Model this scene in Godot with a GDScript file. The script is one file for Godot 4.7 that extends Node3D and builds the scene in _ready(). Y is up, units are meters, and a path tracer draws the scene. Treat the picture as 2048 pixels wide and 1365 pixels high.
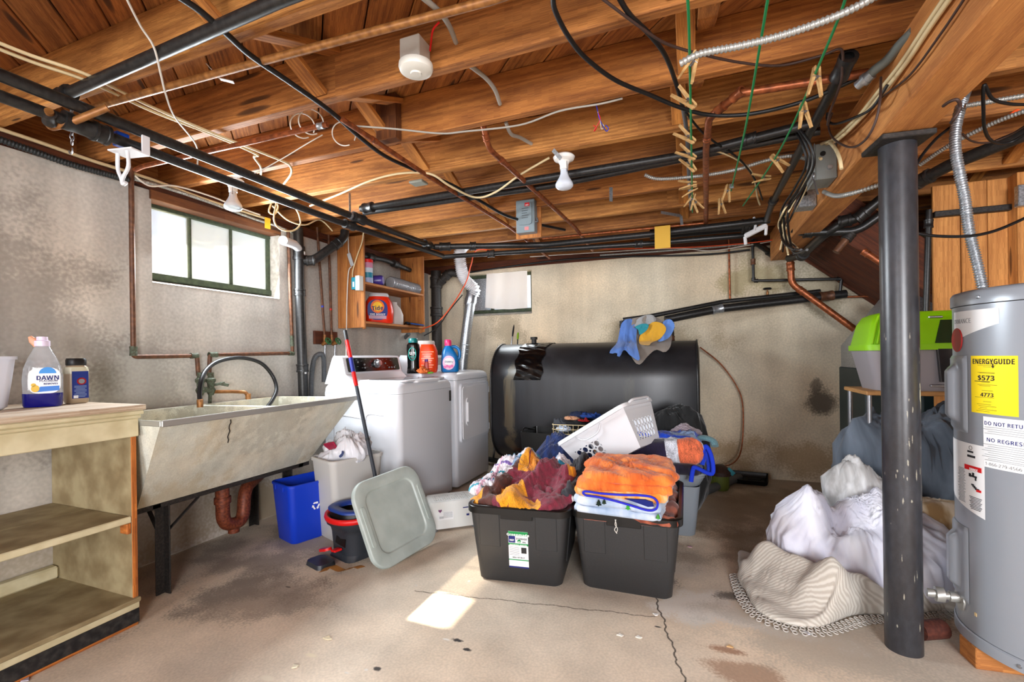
extends Node3D
# Basement laundry. x runs along the back wall, z towards the viewer, y up; metres.
const EYE := Vector3(0, 1.12, 0)
const FOCAL := 925.1
const LW := -2.80   # left wall plane
const BW := -4.62   # back wall plane
const JY := 2.15    # underside of the joists
const JT := 2.345   # underside of the subfloor
var look: Basis
var org := Vector3.ZERO
var used := {}
var M := {}
var rng := RandomNumberGenerator.new()

# ---------- survey helpers: a sight line met with a known plane of the room ----------
func ray(px: float, py: float) -> Vector3:
	return look * Vector3((px - 1024.0) / FOCAL, -(py - 711.6) / FOCAL, -1.0)
func fy(px: float, py: float, y: float) -> Vector3:
	var d := ray(px, py)
	return EYE + d * ((y - EYE.y) / d.y)
func fx(px: float, py: float, x: float) -> Vector3:
	var d := ray(px, py)
	return EYE + d * ((x - EYE.x) / d.x)
func fz(px: float, py: float, z: float) -> Vector3:
	var d := ray(px, py)
	return EYE + d * ((z - EYE.z) / d.z)
func dp(px: float, py: float, depth: float) -> Vector3:
	return EYE + ray(px, py) * depth

# ---------- mesh builder ----------
class MB:
	var st := SurfaceTool.new()
	var o := Vector3.ZERO
	var g := 0
	func _init(origin: Vector3) -> void:
		st.begin(Mesh.PRIMITIVE_TRIANGLES)
		o = origin
	func tri(a: Vector3, b: Vector3, c: Vector3, ua := Vector2.ZERO, ub := Vector2.ZERO, uc := Vector2.ZERO, grp := -1) -> void:
		if a.is_equal_approx(b) or b.is_equal_approx(c) or a.is_equal_approx(c): return
		st.set_smooth_group(grp); st.set_uv(ua); st.add_vertex(a - o)
		st.set_smooth_group(grp); st.set_uv(ub); st.add_vertex(b - o)
		st.set_smooth_group(grp); st.set_uv(uc); st.add_vertex(c - o)
	# a b c d run clockwise seen from outside
	func quad(a: Vector3, b: Vector3, c: Vector3, d: Vector3, ua := Vector2(0, 0), ub := Vector2(1, 0), uc := Vector2(1, 1), ud := Vector2(0, 1), grp := -1) -> void:
		tri(a, b, c, ua, ub, uc, grp)
		tri(a, c, d, ua, uc, ud, grp)
	func out3(a: Vector3, b: Vector3, c: Vector3, n: Vector3, ua := Vector2.ZERO, ub := Vector2.ZERO, uc := Vector2.ZERO, grp := -1) -> void:
		if (c - a).cross(b - a).dot(n) < 0: tri(a, c, b, ua, uc, ub, grp)
		else: tri(a, b, c, ua, ub, uc, grp)
	func out4(a: Vector3, b: Vector3, c: Vector3, d: Vector3, n: Vector3, ua := Vector2.ZERO, ub := Vector2.ZERO, uc := Vector2.ZERO, ud := Vector2.ZERO, grp := -1) -> void:
		out3(a, b, c, n, ua, ub, uc, grp)
		out3(a, c, d, n, ua, uc, ud, grp)
	# chamfered box; uv in metres, u along the longest side
	func box(t: Transform3D, s: Vector3, bev := 0.003, uvo := Vector2.ZERO) -> void:
		var h := s * 0.5
		var b: float = min(bev, min(h.x, min(h.y, h.z)) * 0.6)
		var lng := s.max_axis_index()
		var pt := func(i: int, sg: Vector3, face: int) -> Vector3:
			var p := Vector3(sg.x * h.x, sg.y * h.y, sg.z * h.z)
			for k in 3:
				if k != face: p[k] -= sg[k] * b
			return t * p
		var uvf := func(p: Vector3, face: int) -> Vector2:
			var q: Vector3 = t.affine_inverse() * p
			var a := (face + 1) % 3
			var c := (face + 2) % 3
			if a == lng or (c != lng and s[a] >= s[c]): return uvo + Vector2(q[a], q[c] + face * 0.37)
			return uvo + Vector2(q[c], q[a] + face * 0.37)
		for f in 3:
			var a := (f + 1) % 3
			var c := (f + 2) % 3
			for sg in [-1.0, 1.0]:
				var n := Vector3.ZERO
				n[f] = sg
				var ps := []
				for q in [[-1, -1], [1, -1], [1, 1], [-1, 1]]:
					var e := Vector3.ZERO
					e[f] = sg
					e[a] = q[0]
					e[c] = q[1]
					ps.append(pt.call(0, e, f))
				out4(ps[0], ps[1], ps[2], ps[3], t.basis * n, uvf.call(ps[0], f), uvf.call(ps[1], f), uvf.call(ps[2], f), uvf.call(ps[3], f))
		if b <= 0.0: return
		for f in 3:   # edges parallel to axis f
			var a := (f + 1) % 3
			var c := (f + 2) % 3
			for q in [[-1, -1], [1, -1], [1, 1], [-1, 1]]:
				var e0 := Vector3.ZERO
				e0[a] = q[0]
				e0[c] = q[1]
				var e1 := e0
				e0[f] = -1
				e1[f] = 1
				var p0: Vector3 = pt.call(0, e0, a)
				var p1: Vector3 = pt.call(0, e1, a)
				var p2: Vector3 = pt.call(0, e1, c)
				var p3: Vector3 = pt.call(0, e0, c)
				var nn := Vector3.ZERO
				nn[a] = q[0]
				nn[c] = q[1]
				out4(p0, p1, p2, p3, t.basis * nn, uvf.call(p0, a), uvf.call(p1, a), uvf.call(p2, a), uvf.call(p3, a))
		for x in [-1, 1]:
			for y in [-1, 1]:
				for z in [-1, 1]:
					var e := Vector3(x, y, z)
					out3(pt.call(0, e, 0), pt.call(0, e, 1), pt.call(0, e, 2), t.basis * e)
	func abox(lo: Vector3, hi: Vector3, bev := 0.003, uvo := Vector2.ZERO) -> void:
		box(Transform3D(Basis.IDENTITY, (lo + hi) * 0.5), (hi - lo).abs(), bev, uvo)
	# a board from p to q with width w (along side) and thickness th
	func board(p: Vector3, q: Vector3, side: Vector3, w: float, th: float, bev := 0.003, uvo := Vector2.ZERO) -> void:
		var x := (q - p).normalized()
		var y := (side - x * side.dot(x)).normalized()
		box(Transform3D(Basis(x, y, x.cross(y)), (p + q) * 0.5), Vector3(p.distance_to(q), w, th), bev, uvo)
	func tube(pts: PackedVector3Array, r: float, seg := 10, caps := true, radii := PackedFloat32Array(), closed := false, flat := 1.0) -> void:
		g += 1
		var n := pts.size()
		var rings := []
		var len := 0.0
		var lens := PackedFloat32Array()
		var up := Vector3.ZERO
		for i in n:
			var d: Vector3
			if closed: d = pts[(i + 1) % n] - pts[(i + n - 1) % n]
			else: d = pts[mini(i + 1, n - 1)] - pts[maxi(i - 1, 0)]
			d = d.normalized()
			if up == Vector3.ZERO:
				up = Vector3.UP if absf(d.y) < 0.9 else Vector3.RIGHT
			up = (up - d * up.dot(d)).normalized()
			var sd := d.cross(up)
			var rr: float = r * (radii[i] if radii.size() else 1.0)
			var ring := PackedVector3Array()
			for k in seg:
				var a := TAU * k / seg
				ring.append(pts[i] + (up * cos(a) * flat + sd * sin(a)) * rr)
			rings.append(ring)
			if i > 0: len += pts[i].distance_to(pts[i - 1])
			lens.append(len)
		for i in (n if closed else n - 1):
			var A: PackedVector3Array = rings[i]
			var B: PackedVector3Array = rings[(i + 1) % n]
			var l0 := lens[i]
			var l1: float = lens[i + 1] if i + 1 < n else len + 0.05
			for k in seg:
				var k2 := (k + 1) % seg
				var u0 := float(k) / seg
				var u1 := float(k + 1) / seg
				quad(A[k], B[k], B[k2], A[k2], Vector2(l0, u0), Vector2(l1, u0), Vector2(l1, u1), Vector2(l0, u1), g)
		if caps and not closed:
			for k in range(1, seg - 1):
				tri(rings[0][0], rings[0][k], rings[0][k + 1])
				tri(rings[n - 1][0], rings[n - 1][k + 1], rings[n - 1][k])
	# profile of Vector2(radius, height) from bottom to top; sharp corners split by angle
	func lathe(prof: PackedVector2Array, t := Transform3D.IDENTITY, seg := 32, sharp := 35.0, squash := 1.0) -> void:
		g += 1
		for i in prof.size() - 1:
			var p := prof[i]
			var q := prof[i + 1]
			if i > 0:
				var d0 := (p - prof[i - 1]).angle()
				if absf(rad_to_deg(angle_difference(d0, (q - p).angle()))) > sharp: g += 1
			for k in seg:
				var a0 := TAU * k / seg
				var a1 := TAU * (k + 1) / seg
				var c0 := Vector3(cos(a0), 0, sin(a0) * squash)
				var c1 := Vector3(cos(a1), 0, sin(a1) * squash)
				var A := t * (c0 * p.x + Vector3.UP * p.y)
				var B := t * (c1 * p.x + Vector3.UP * p.y)
				var C := t * (c1 * q.x + Vector3.UP * q.y)
				var D := t * (c0 * q.x + Vector3.UP * q.y)
				quad(A, B, C, D, Vector2(float(k) / seg, p.y), Vector2(float(k + 1) / seg, p.y), Vector2(float(k + 1) / seg, q.y), Vector2(float(k) / seg, q.y), g)
	# rings of equal length joined one to the next; rings run counter-clockwise seen from above, first ring lowest
	func loft(rings: Array, cap0 := true, cap1 := true, wrap := true, flip := false, uvs := Vector2(1, 1)) -> void:
		g += 1
		var m: int = rings[0].size()
		for i in rings.size() - 1:
			var A: PackedVector3Array = rings[i]
			var B: PackedVector3Array = rings[i + 1]
			var v0 := float(i) / (rings.size() - 1) * uvs.y
			var v1 := float(i + 1) / (rings.size() - 1) * uvs.y
			for k in (m if wrap else m - 1):
				var k2 := (k + 1) % m
				var u0 := float(k) / (m if wrap else m - 1) * uvs.x
				var u1 := float(k + 1) / (m if wrap else m - 1) * uvs.x
				if flip: quad(B[k], B[k2], A[k2], A[k], Vector2(u0, v1), Vector2(u1, v1), Vector2(u1, v0), Vector2(u0, v0), g)
				else: quad(A[k], A[k2], B[k2], B[k], Vector2(u0, v0), Vector2(u1, v0), Vector2(u1, v1), Vector2(u0, v1), g)
		for e in 2:
			if (e == 0 and cap0) or (e == 1 and cap1):
				var R: PackedVector3Array = rings[0] if e == 0 else rings[-1]
				var c := Vector3.ZERO
				for p in R: c += p
				c /= m
				for k in m:
					if (e == 0) != flip: tri(c, R[(k + 1) % m], R[k])
					else: tri(c, R[k], R[(k + 1) % m])
	# grid of points p[row][column]
	func grid(p: Array, uvs := Vector2(1, 1), flip := false) -> void:
		g += 1
		var nr := p.size()
		var nc: int = p[0].size()
		for i in nr - 1:
			for j in nc - 1:
				var ua := Vector2(float(j) / (nc - 1), float(i) / (nr - 1)) * uvs
				var ub := Vector2(float(j + 1) / (nc - 1), float(i + 1) / (nr - 1)) * uvs
				if flip: quad(p[i][j], p[i + 1][j], p[i + 1][j + 1], p[i][j + 1], ua, Vector2(ua.x, ub.y), ub, Vector2(ub.x, ua.y), g)
				else: quad(p[i][j], p[i][j + 1], p[i + 1][j + 1], p[i + 1][j], ua, Vector2(ub.x, ua.y), ub, Vector2(ua.x, ub.y), g)
	# flat outline (xy, counter-clockwise) pushed along z of t by depth
	func prism(poly: PackedVector2Array, t: Transform3D, depth: float, bev := 0.0) -> void:
		var tris := Geometry2D.triangulate_polygon(poly)
		var n := poly.size()
		var cl := Geometry2D.is_polygon_clockwise(poly)
		var top := func(p: Vector2) -> Vector3: return t * Vector3(p.x, p.y, depth)
		var bot := func(p: Vector2) -> Vector3: return t * Vector3(p.x, p.y, 0)
		for i in range(0, tris.size(), 3):
			var a := poly[tris[i]]
			var b := poly[tris[i + 1]]
			var c := poly[tris[i + 2]]
			out3(top.call(a), top.call(b), top.call(c), t.basis.z, a, b, c)
			out3(bot.call(a), bot.call(b), bot.call(c), -t.basis.z, a, b, c)
		for i in n:
			var a := poly[i]
			var b := poly[(i + 1) % n]
			var e := Vector2(b.y - a.y, a.x - b.x) * (-1.0 if cl else 1.0)
			out4(bot.call(a), bot.call(b), top.call(b), top.call(a), t.basis * Vector3(e.x, e.y, 0), a, b, b + Vector2(0, depth), a + Vector2(0, depth))
	func done() -> ArrayMesh:
		st.generate_normals()
		st.index()
		return st.commit()

# ---------- scene helpers ----------
func numbered(called: String) -> String:
	var n: int = used.get(called, 0)
	used[called] = n + 1
	return called if n == 0 else "%s_%03d" % [called, n]
func tag(o: Node3D, label: String, category: String, group := "") -> void:
	o.set_meta("label", label)
	o.set_meta("category", category)
	if group != "": o.set_meta("group", group)
func thing(called: String, label: String, category: String, at := Vector3.ZERO, group := "") -> Node3D:
	var o := Node3D.new()
	o.name = numbered(called)
	add_child(o)
	o.position = at
	org = at
	tag(o, label, category, group)
	return o
func mb() -> MB: return MB.new(org)
func part(called: String, m: MB, material: Material, parent: Node3D, label := "") -> MeshInstance3D:
	var o := MeshInstance3D.new()
	o.name = called
	o.mesh = m.done()
	o.material_override = material
	parent.add_child(o, true)
	if label != "": o.set_meta("label", label)
	return o
func solo(called: String, label: String, category: String, m: MB, material: Material, group := "") -> MeshInstance3D:
	var o := MeshInstance3D.new()
	o.name = numbered(called)
	o.mesh = m.done()
	o.material_override = material
	add_child(o)
	o.position = m.o
	tag(o, label, category, group)
	return o
func struct(called: String, at := Vector3.ZERO) -> Node3D:
	var o := Node3D.new()
	o.name = called
	o.set_meta("kind", "structure")
	add_child(o)
	o.position = at
	org = at
	return o
func mat(c: Color, rough := 0.7, metal := 0.0) -> StandardMaterial3D:
	var m := StandardMaterial3D.new()
	m.albedo_color = c
	m.roughness = rough
	m.metallic = metal
	return m
func tmat(tex: Texture2D, scale: Vector2, rough := 0.7, tint := Color.WHITE, metal := 0.0) -> StandardMaterial3D:
	var m := mat(tint, rough, metal)
	m.albedo_texture = tex
	m.uv1_scale = Vector3(scale.x, scale.y, 1)
	return m
func tri3(tex: Texture2D, scale: float, rough := 0.7, tint := Color.WHITE, metal := 0.0) -> StandardMaterial3D:
	var m := tmat(tex, Vector2(scale, scale), rough, tint, metal)
	m.uv1_scale = Vector3(scale, scale, scale)
	m.uv1_triplanar = true
	m.uv1_world_triplanar = true
	return m
func bump(m: StandardMaterial3D, tex: Texture2D, cm: float) -> StandardMaterial3D:
	m.heightmap_enabled = true
	m.heightmap_texture = tex
	m.heightmap_scale = cm
	return m
func ease_curve(pts: Array, n := 6) -> PackedVector3Array:   # Catmull-Rom through the points
	var out := PackedVector3Array()
	for i in pts.size() - 1:
		var a: Vector3 = pts[maxi(i - 1, 0)]
		var b: Vector3 = pts[i]
		var c: Vector3 = pts[i + 1]
		var d: Vector3 = pts[mini(i + 2, pts.size() - 1)]
		for k in n:
			var t := float(k) / n
			out.append(0.5 * ((2.0 * b) + (c - a) * t + (2.0 * a - 5.0 * b + 4.0 * c - d) * t * t + (3.0 * b - a - 3.0 * c + d) * t * t * t))
	out.append(pts[-1])
	return out
func bend(pts: Array, r := 0.03, n := 4) -> PackedVector3Array:   # straight runs with rounded corners
	var out := PackedVector3Array([pts[0]])
	for i in range(1, pts.size() - 1):
		var a: Vector3 = pts[i - 1]
		var b: Vector3 = pts[i]
		var c: Vector3 = pts[i + 1]
		var ra: float = min(r, a.distance_to(b) * 0.45)
		var rc: float = min(r, c.distance_to(b) * 0.45)
		var p := b + (a - b).normalized() * ra
		var q := b + (c - b).normalized() * rc
		for k in n + 1:
			var t := float(k) / n
			out.append(p.lerp(b, t).lerp(b.lerp(q, t), t))
	out.append(pts[-1])
	return out
func rrect(w: float, d: float, r: float, n := 5) -> PackedVector2Array:   # rounded rectangle, counter-clockwise
	var out := PackedVector2Array()
	for c in [[1, 1, 0.0], [-1, 1, 0.5], [-1, -1, 1.0], [1, -1, 1.5]]:
		for k in n + 1:
			var a: float = PI * (c[2] + 0.5 * k / n)
			out.append(Vector2(c[0] * (w / 2 - r), c[1] * (d / 2 - r)) + Vector2(cos(a), sin(a)) * r)
	return out
func ring_at(poly: PackedVector2Array, t: Transform3D, y: float, s := 1.0) -> PackedVector3Array:
	var out := PackedVector3Array()
	for p in poly: out.append(t * Vector3(p.x * s, y, p.y * s))
	return out
func yaw_at(p: Vector3, deg: float) -> Transform3D:
	return Transform3D(Basis(Vector3.UP, deg_to_rad(deg)), p)
func along(p: Vector3, dir: Vector3) -> Transform3D:   # a frame whose y runs along dir
	var y := dir.normalized()
	var x := y.cross(Vector3.UP if absf(y.y) < 0.95 else Vector3.RIGHT).normalized()
	return Transform3D(Basis(x, y, x.cross(y)), p)
func arc(c: Vector3, a: Vector3, b: Vector3, from: float, to: float, n := 12) -> PackedVector3Array:
	var out := PackedVector3Array()
	for i in n + 1:
		var t := lerpf(from, to, float(i) / n)
		out.append(c + a * cos(t) + b * sin(t))
	return out
# raised lettering: text of height h (capitals), its left end at t.origin, t.x to the right, t.y up, t.z out; radius bends it round a vertical cylinder
func letters(called: String, text: String, h: float, t: Transform3D, material: Material, parent: Node3D, bold := true, center := true, radius := 0.0, squeeze := 1.0) -> MeshInstance3D:
	var tm := TextMesh.new()
	var f := SystemFont.new()
	f.font_names = PackedStringArray(["Droid Sans"])
	if bold: f.font_weight = 700
	tm.font = f
	tm.text = text
	tm.font_size = 64
	tm.pixel_size = h / 46.0
	tm.depth = 0.0012
	tm.curve_step = 4.0
	tm.horizontal_alignment = HORIZONTAL_ALIGNMENT_CENTER if center else HORIZONTAL_ALIGNMENT_LEFT
	var arr := tm.get_mesh_arrays()
	var vs: PackedVector3Array = arr[Mesh.ARRAY_VERTEX]
	var w := 0.0
	for i in vs.size():
		var p := vs[i]
		p.x *= squeeze
		p.z += 0.0006
		if radius > 0.0:
			var a := p.x / radius
			p = Vector3(sin(a) * (radius + p.z), p.y, cos(a) * (radius + p.z) - radius)
		vs[i] = t.basis * p
	var am := ArrayMesh.new()
	var a2 := []
	a2.resize(Mesh.ARRAY_MAX)
	a2[Mesh.ARRAY_VERTEX] = vs
	a2[Mesh.ARRAY_INDEX] = arr[Mesh.ARRAY_INDEX]
	am.add_surface_from_arrays(Mesh.PRIMITIVE_TRIANGLES, a2)
	var o := MeshInstance3D.new()
	o.name = called
	o.mesh = am
	o.material_override = material
	parent.add_child(o, true)
	o.position = t.origin - parent.position
	return o
func rect_frame(at: Vector3, right: Vector3, up: Vector3) -> Transform3D:
	return Transform3D(Basis(right.normalized(), up.normalized(), right.cross(up).normalized()), at)

# ---------- textures ----------
func grains(w: int, h: int, sd: int, freq: float, octaves := 4, ridged := false) -> PackedByteArray:
	var n := FastNoiseLite.new()
	n.seed = sd
	n.frequency = freq
	n.noise_type = FastNoiseLite.TYPE_SIMPLEX_SMOOTH
	n.fractal_type = FastNoiseLite.FRACTAL_RIDGED if ridged else FastNoiseLite.FRACTAL_FBM
	n.fractal_octaves = octaves
	var im := n.get_image(w, h, false, false, true)
	im.convert(Image.FORMAT_L8)
	return im.get_data()
func rgb_tex(w: int, h: int, data: PackedByteArray) -> ImageTexture:
	return ImageTexture.create_from_image(Image.create_from_data(w, h, false, Image.FORMAT_RGB8, data))
func bumps(sd: int, freq: float, octaves := 4, size := 512) -> ImageTexture:
	var n := FastNoiseLite.new()
	n.seed = sd
	n.frequency = freq
	n.fractal_octaves = octaves
	return ImageTexture.create_from_image(n.get_seamless_image(size, size))
# sawn softwood: u along the grain over 4 m, v across over 0.5 m
func wood_tex(sd: int, dark: Color, light: Color, knots: int, w := 1024, h := 512) -> ImageTexture:
	var n := FastNoiseLite.new()
	n.seed = sd
	n.frequency = 0.006
	n.fractal_octaves = 3
	var fine := grains(w, h, sd + 3, 0.35, 2)
	var blot := grains(w, h, sd + 5, 0.008, 3)
	var r := RandomNumberGenerator.new()
	r.seed = sd
	var ks := []
	for i in knots: ks.append(Vector3(r.randf() * w, r.randf() * h, r.randf_range(5, 16)))
	var d := PackedByteArray()
	d.resize(w * h * 3)
	var i := 0
	for y in h:
		var kk := []
		for k in ks:
			if absf(k.y - y) < k.z * 5.0: kk.append(k)
		for x in w:
			var q := n.get_noise_2d(x * 0.16, y * 0.9)
			var off := 0.0
			var core := 0.0
			for k in kk:
				var dx: float = (x - k.x) * 0.55
				var dy: float = y - k.y
				var dd: float = (dx * dx + dy * dy) / (k.z * k.z)
				if dd < 9.0:
					off += exp(-dd) * 2.6
					if dd < 1.0: core = maxf(core, 1.0 - dd * dd)
			var ring := sin((y * 0.16 + q * 16.0 + off * 2.0))
			var f: float = fine[y * w + ((x >> 3) % w)] / 255.0
			var b: float = blot[y * w + x] / 255.0
			var t := clampf(0.56 + 0.16 * ring + 0.7 * (f - 0.5) + 0.5 * (b - 0.5), 0.0, 1.0)
			var c := dark.lerp(light, t)
			if core > 0.0: c = c.lerp(dark * 0.55, core * 0.8)
			d[i] = int(clampf(c.r, 0, 1) * 255)
			d[i + 1] = int(clampf(c.g, 0, 1) * 255)
			d[i + 2] = int(clampf(c.b, 0, 1) * 255)
			i += 3
	return rgb_tex(w, h, d)
# cement render or slab: clouds, grain, specks, then stains [x, y, rx, ry, colour, strength, raggedness] in metres from the corner
func cement_tex(w: int, h: int, m: Vector2, base: Color, sd: int, cloud: float, stains: Array, streak := 0.0) -> ImageTexture:
	var big := grains(w, h, sd, 2.2 / w, 4)
	var mid := grains(w, h, sd + 1, 14.0 / w, 4)
	var fine := grains(w, h, sd + 2, 0.22, 3)
	var warm := grains(w, h, sd + 4, 4.0 / w, 3)
	var d := PackedByteArray()
	d.resize(w * h * 3)
	var n := w * h
	var str := grains(w, 64, sd + 6, 0.02, 3)
	for i in n:
		var v := 1.0 + cloud * (big[i] / 127.5 - 1.0) * 0.5 + cloud * (mid[i] / 127.5 - 1.0) * 0.45 + 0.07 * (fine[i] / 127.5 - 1.0)
		if streak > 0.0: v += streak * (str[((i / w) * 3 / h % 64) * w + i % w] / 127.5 - 1.0)
		var t := (warm[i] / 127.5 - 1.0) * 0.03
		d[i * 3] = int(clampf(base.r * v * (1.0 + t), 0, 1) * 255)
		d[i * 3 + 1] = int(clampf(base.g * v, 0, 1) * 255)
		d[i * 3 + 2] = int(clampf(base.b * v * (1.0 - t), 0, 1) * 255)
	for s in stains:
		var cx: float = s[0] / m.x * w
		var cy: float = s[1] / m.y * h
		var rx: float = s[2] / m.x * w
		var ry: float = s[3] / m.y * h
		var c: Color = s[4]
		for y in range(maxi(0, int(cy - ry * 1.6)), mini(h, int(cy + ry * 1.6))):
			for x in range(maxi(0, int(cx - rx * 1.6)), mini(w, int(cx + rx * 1.6))):
				var i := y * w + x
				var e: float = Vector2((x - cx) / rx, (y - cy) / ry).length() + s[6] * ((mid[i] / 127.5 - 1.0) * 1.2 + (fine[i] / 127.5 - 1.0) * 0.5)
				var a: float = s[5] * clampf((1.0 - e) * 2.2, 0.0, 1.0)
				if a > 0.0:
					d[i * 3] = int(lerpf(d[i * 3], c.r * 255, a))
					d[i * 3 + 1] = int(lerpf(d[i * 3 + 1], c.g * 255, a))
					d[i * 3 + 2] = int(lerpf(d[i * 3 + 2], c.b * 255, a))
	return rgb_tex(w, h, d)
# speckled, worn or woven skins
func mottle(sd: int, a: Color, b: Color, freq: float, contrast := 1.0, size := 256, octaves := 4) -> ImageTexture:
	var n := FastNoiseLite.new()
	n.seed = sd
	n.frequency = freq
	n.fractal_octaves = octaves
	var im := n.get_seamless_image(size, size)
	im.convert(Image.FORMAT_L8)
	var s := im.get_data()
	var d := PackedByteArray()
	d.resize(size * size * 3)
	for i in size * size:
		var c := a.lerp(b, clampf((s[i] / 255.0 - 0.5) * contrast + 0.5, 0, 1))
		d[i * 3] = int(c.r * 255)
		d[i * 3 + 1] = int(c.g * 255)
		d[i * 3 + 2] = int(c.b * 255)
	return rgb_tex(size, size, d)

func _ready() -> void:
	rng.seed = 7
	look = Basis(Vector3.UP, deg_to_rad(21.1)) * Basis(Vector3.BACK, -0.01352)
	set_camera()
	set_light()
	make_materials()
	build_shell()
	build_framing()
	build_base_cabinet()
	build_sink()
	build_washer()
	build_dryer()
	build_tank()
	build_heater()
	build_column()
	build_wall_cabinet()
	build_planks()
	build_bins()
	build_laundry()
	build_pipes()
	build_wires()
	build_lines()
	build_fittings()
	build_bottles()
	build_rest()

func set_camera() -> void:
	var cam := Camera3D.new()
	cam.name = "camera"
	add_child(cam)
	cam.projection = Camera3D.PROJECTION_FRUSTUM
	cam.near = 0.05
	cam.size = 1365.0 / FOCAL * 0.05
	cam.frustum_offset = Vector2(0, 29.1 / FOCAL * 0.05)
	cam.transform = Transform3D(look, EYE)
	cam.current = true

func area(called: String, at: Vector3, towards: Vector3, size: Vector2, energy: float, c: Color) -> void:
	var l := AreaLight3D.new()
	l.name = called
	l.area_size = size
	l.light_energy = energy
	l.light_color = c
	l.area_range = 20.0
	l.area_attenuation = 2.0
	l.shadow_enabled = true
	add_child(l)
	var up := Vector3.UP
	l.transform = Transform3D(Basis.looking_at(towards, up), at)

func set_light() -> void:
	var env := Environment.new()
	var sky := Sky.new()
	var ps := ProceduralSkyMaterial.new()
	ps.sky_top_color = Color(0.75, 0.85, 1.0)
	ps.sky_horizon_color = Color(0.97, 0.98, 1.0)
	ps.ground_horizon_color = Color(0.8, 0.82, 0.8)
	ps.ground_bottom_color = Color(0.55, 0.56, 0.5)
	ps.sky_energy_multiplier = 1.2
	ps.ground_energy_multiplier = 1.2
	sky.sky_material = ps
	env.background_mode = Environment.BG_SKY
	env.sky = sky
	env.tonemap_mode = Environment.TONE_MAPPER_LINEAR
	env.tonemap_exposure = 1.0
	env.sdfgi_enabled = true
	env.ssao_enabled = true
	env.ssil_enabled = true
	var we := WorldEnvironment.new()
	we.name = "environment"
	we.environment = env
	add_child(we)
	var sun := DirectionalLight3D.new()
	sun.name = "sun"
	sun.light_energy = 26.0
	sun.light_color = Color(1.0, 0.95, 0.86)
	sun.light_angular_distance = 1.0
	sun.shadow_enabled = true
	add_child(sun)
	sun.transform = Transform3D(Basis.looking_at(Vector3(1.83, -1.73, 0.04), Vector3.UP), Vector3(-8, 6, -2))
	# daylight through the two wall windows; two unseen lamps behind the viewer stand in for flash
	area("window_daylight", Vector3(LW + 0.03, 1.81, -2.12), Vector3(1, -0.35, 0), Vector2(0.8, 0.42), 7.0, Color(0.93, 0.97, 1.0))
	area("small_window_daylight", Vector3(-1.95, 1.8, BW + 0.1), Vector3(0, -0.2, 1), Vector2(0.6, 0.4), 1.0, Color(0.95, 0.98, 1.0))
	area("unseen_rear_light_left", Vector3(-1.5, 1.15, 2.42), Vector3(0.1, 0.12, -1), Vector2(1.7, 1.7), 9.0, Color(0.97, 0.98, 1.0))  # unseen lamp, lights the room from behind on the left
	area("unseen_rear_light_right", Vector3(1.5, 1.3, 2.42), Vector3(-0.05, 0.1, -1), Vector2(1.5, 1.2), 24.0, Color(0.97, 0.98, 1.0))  # unseen lamp behind the viewer, brightens faces turned to the right

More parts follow.
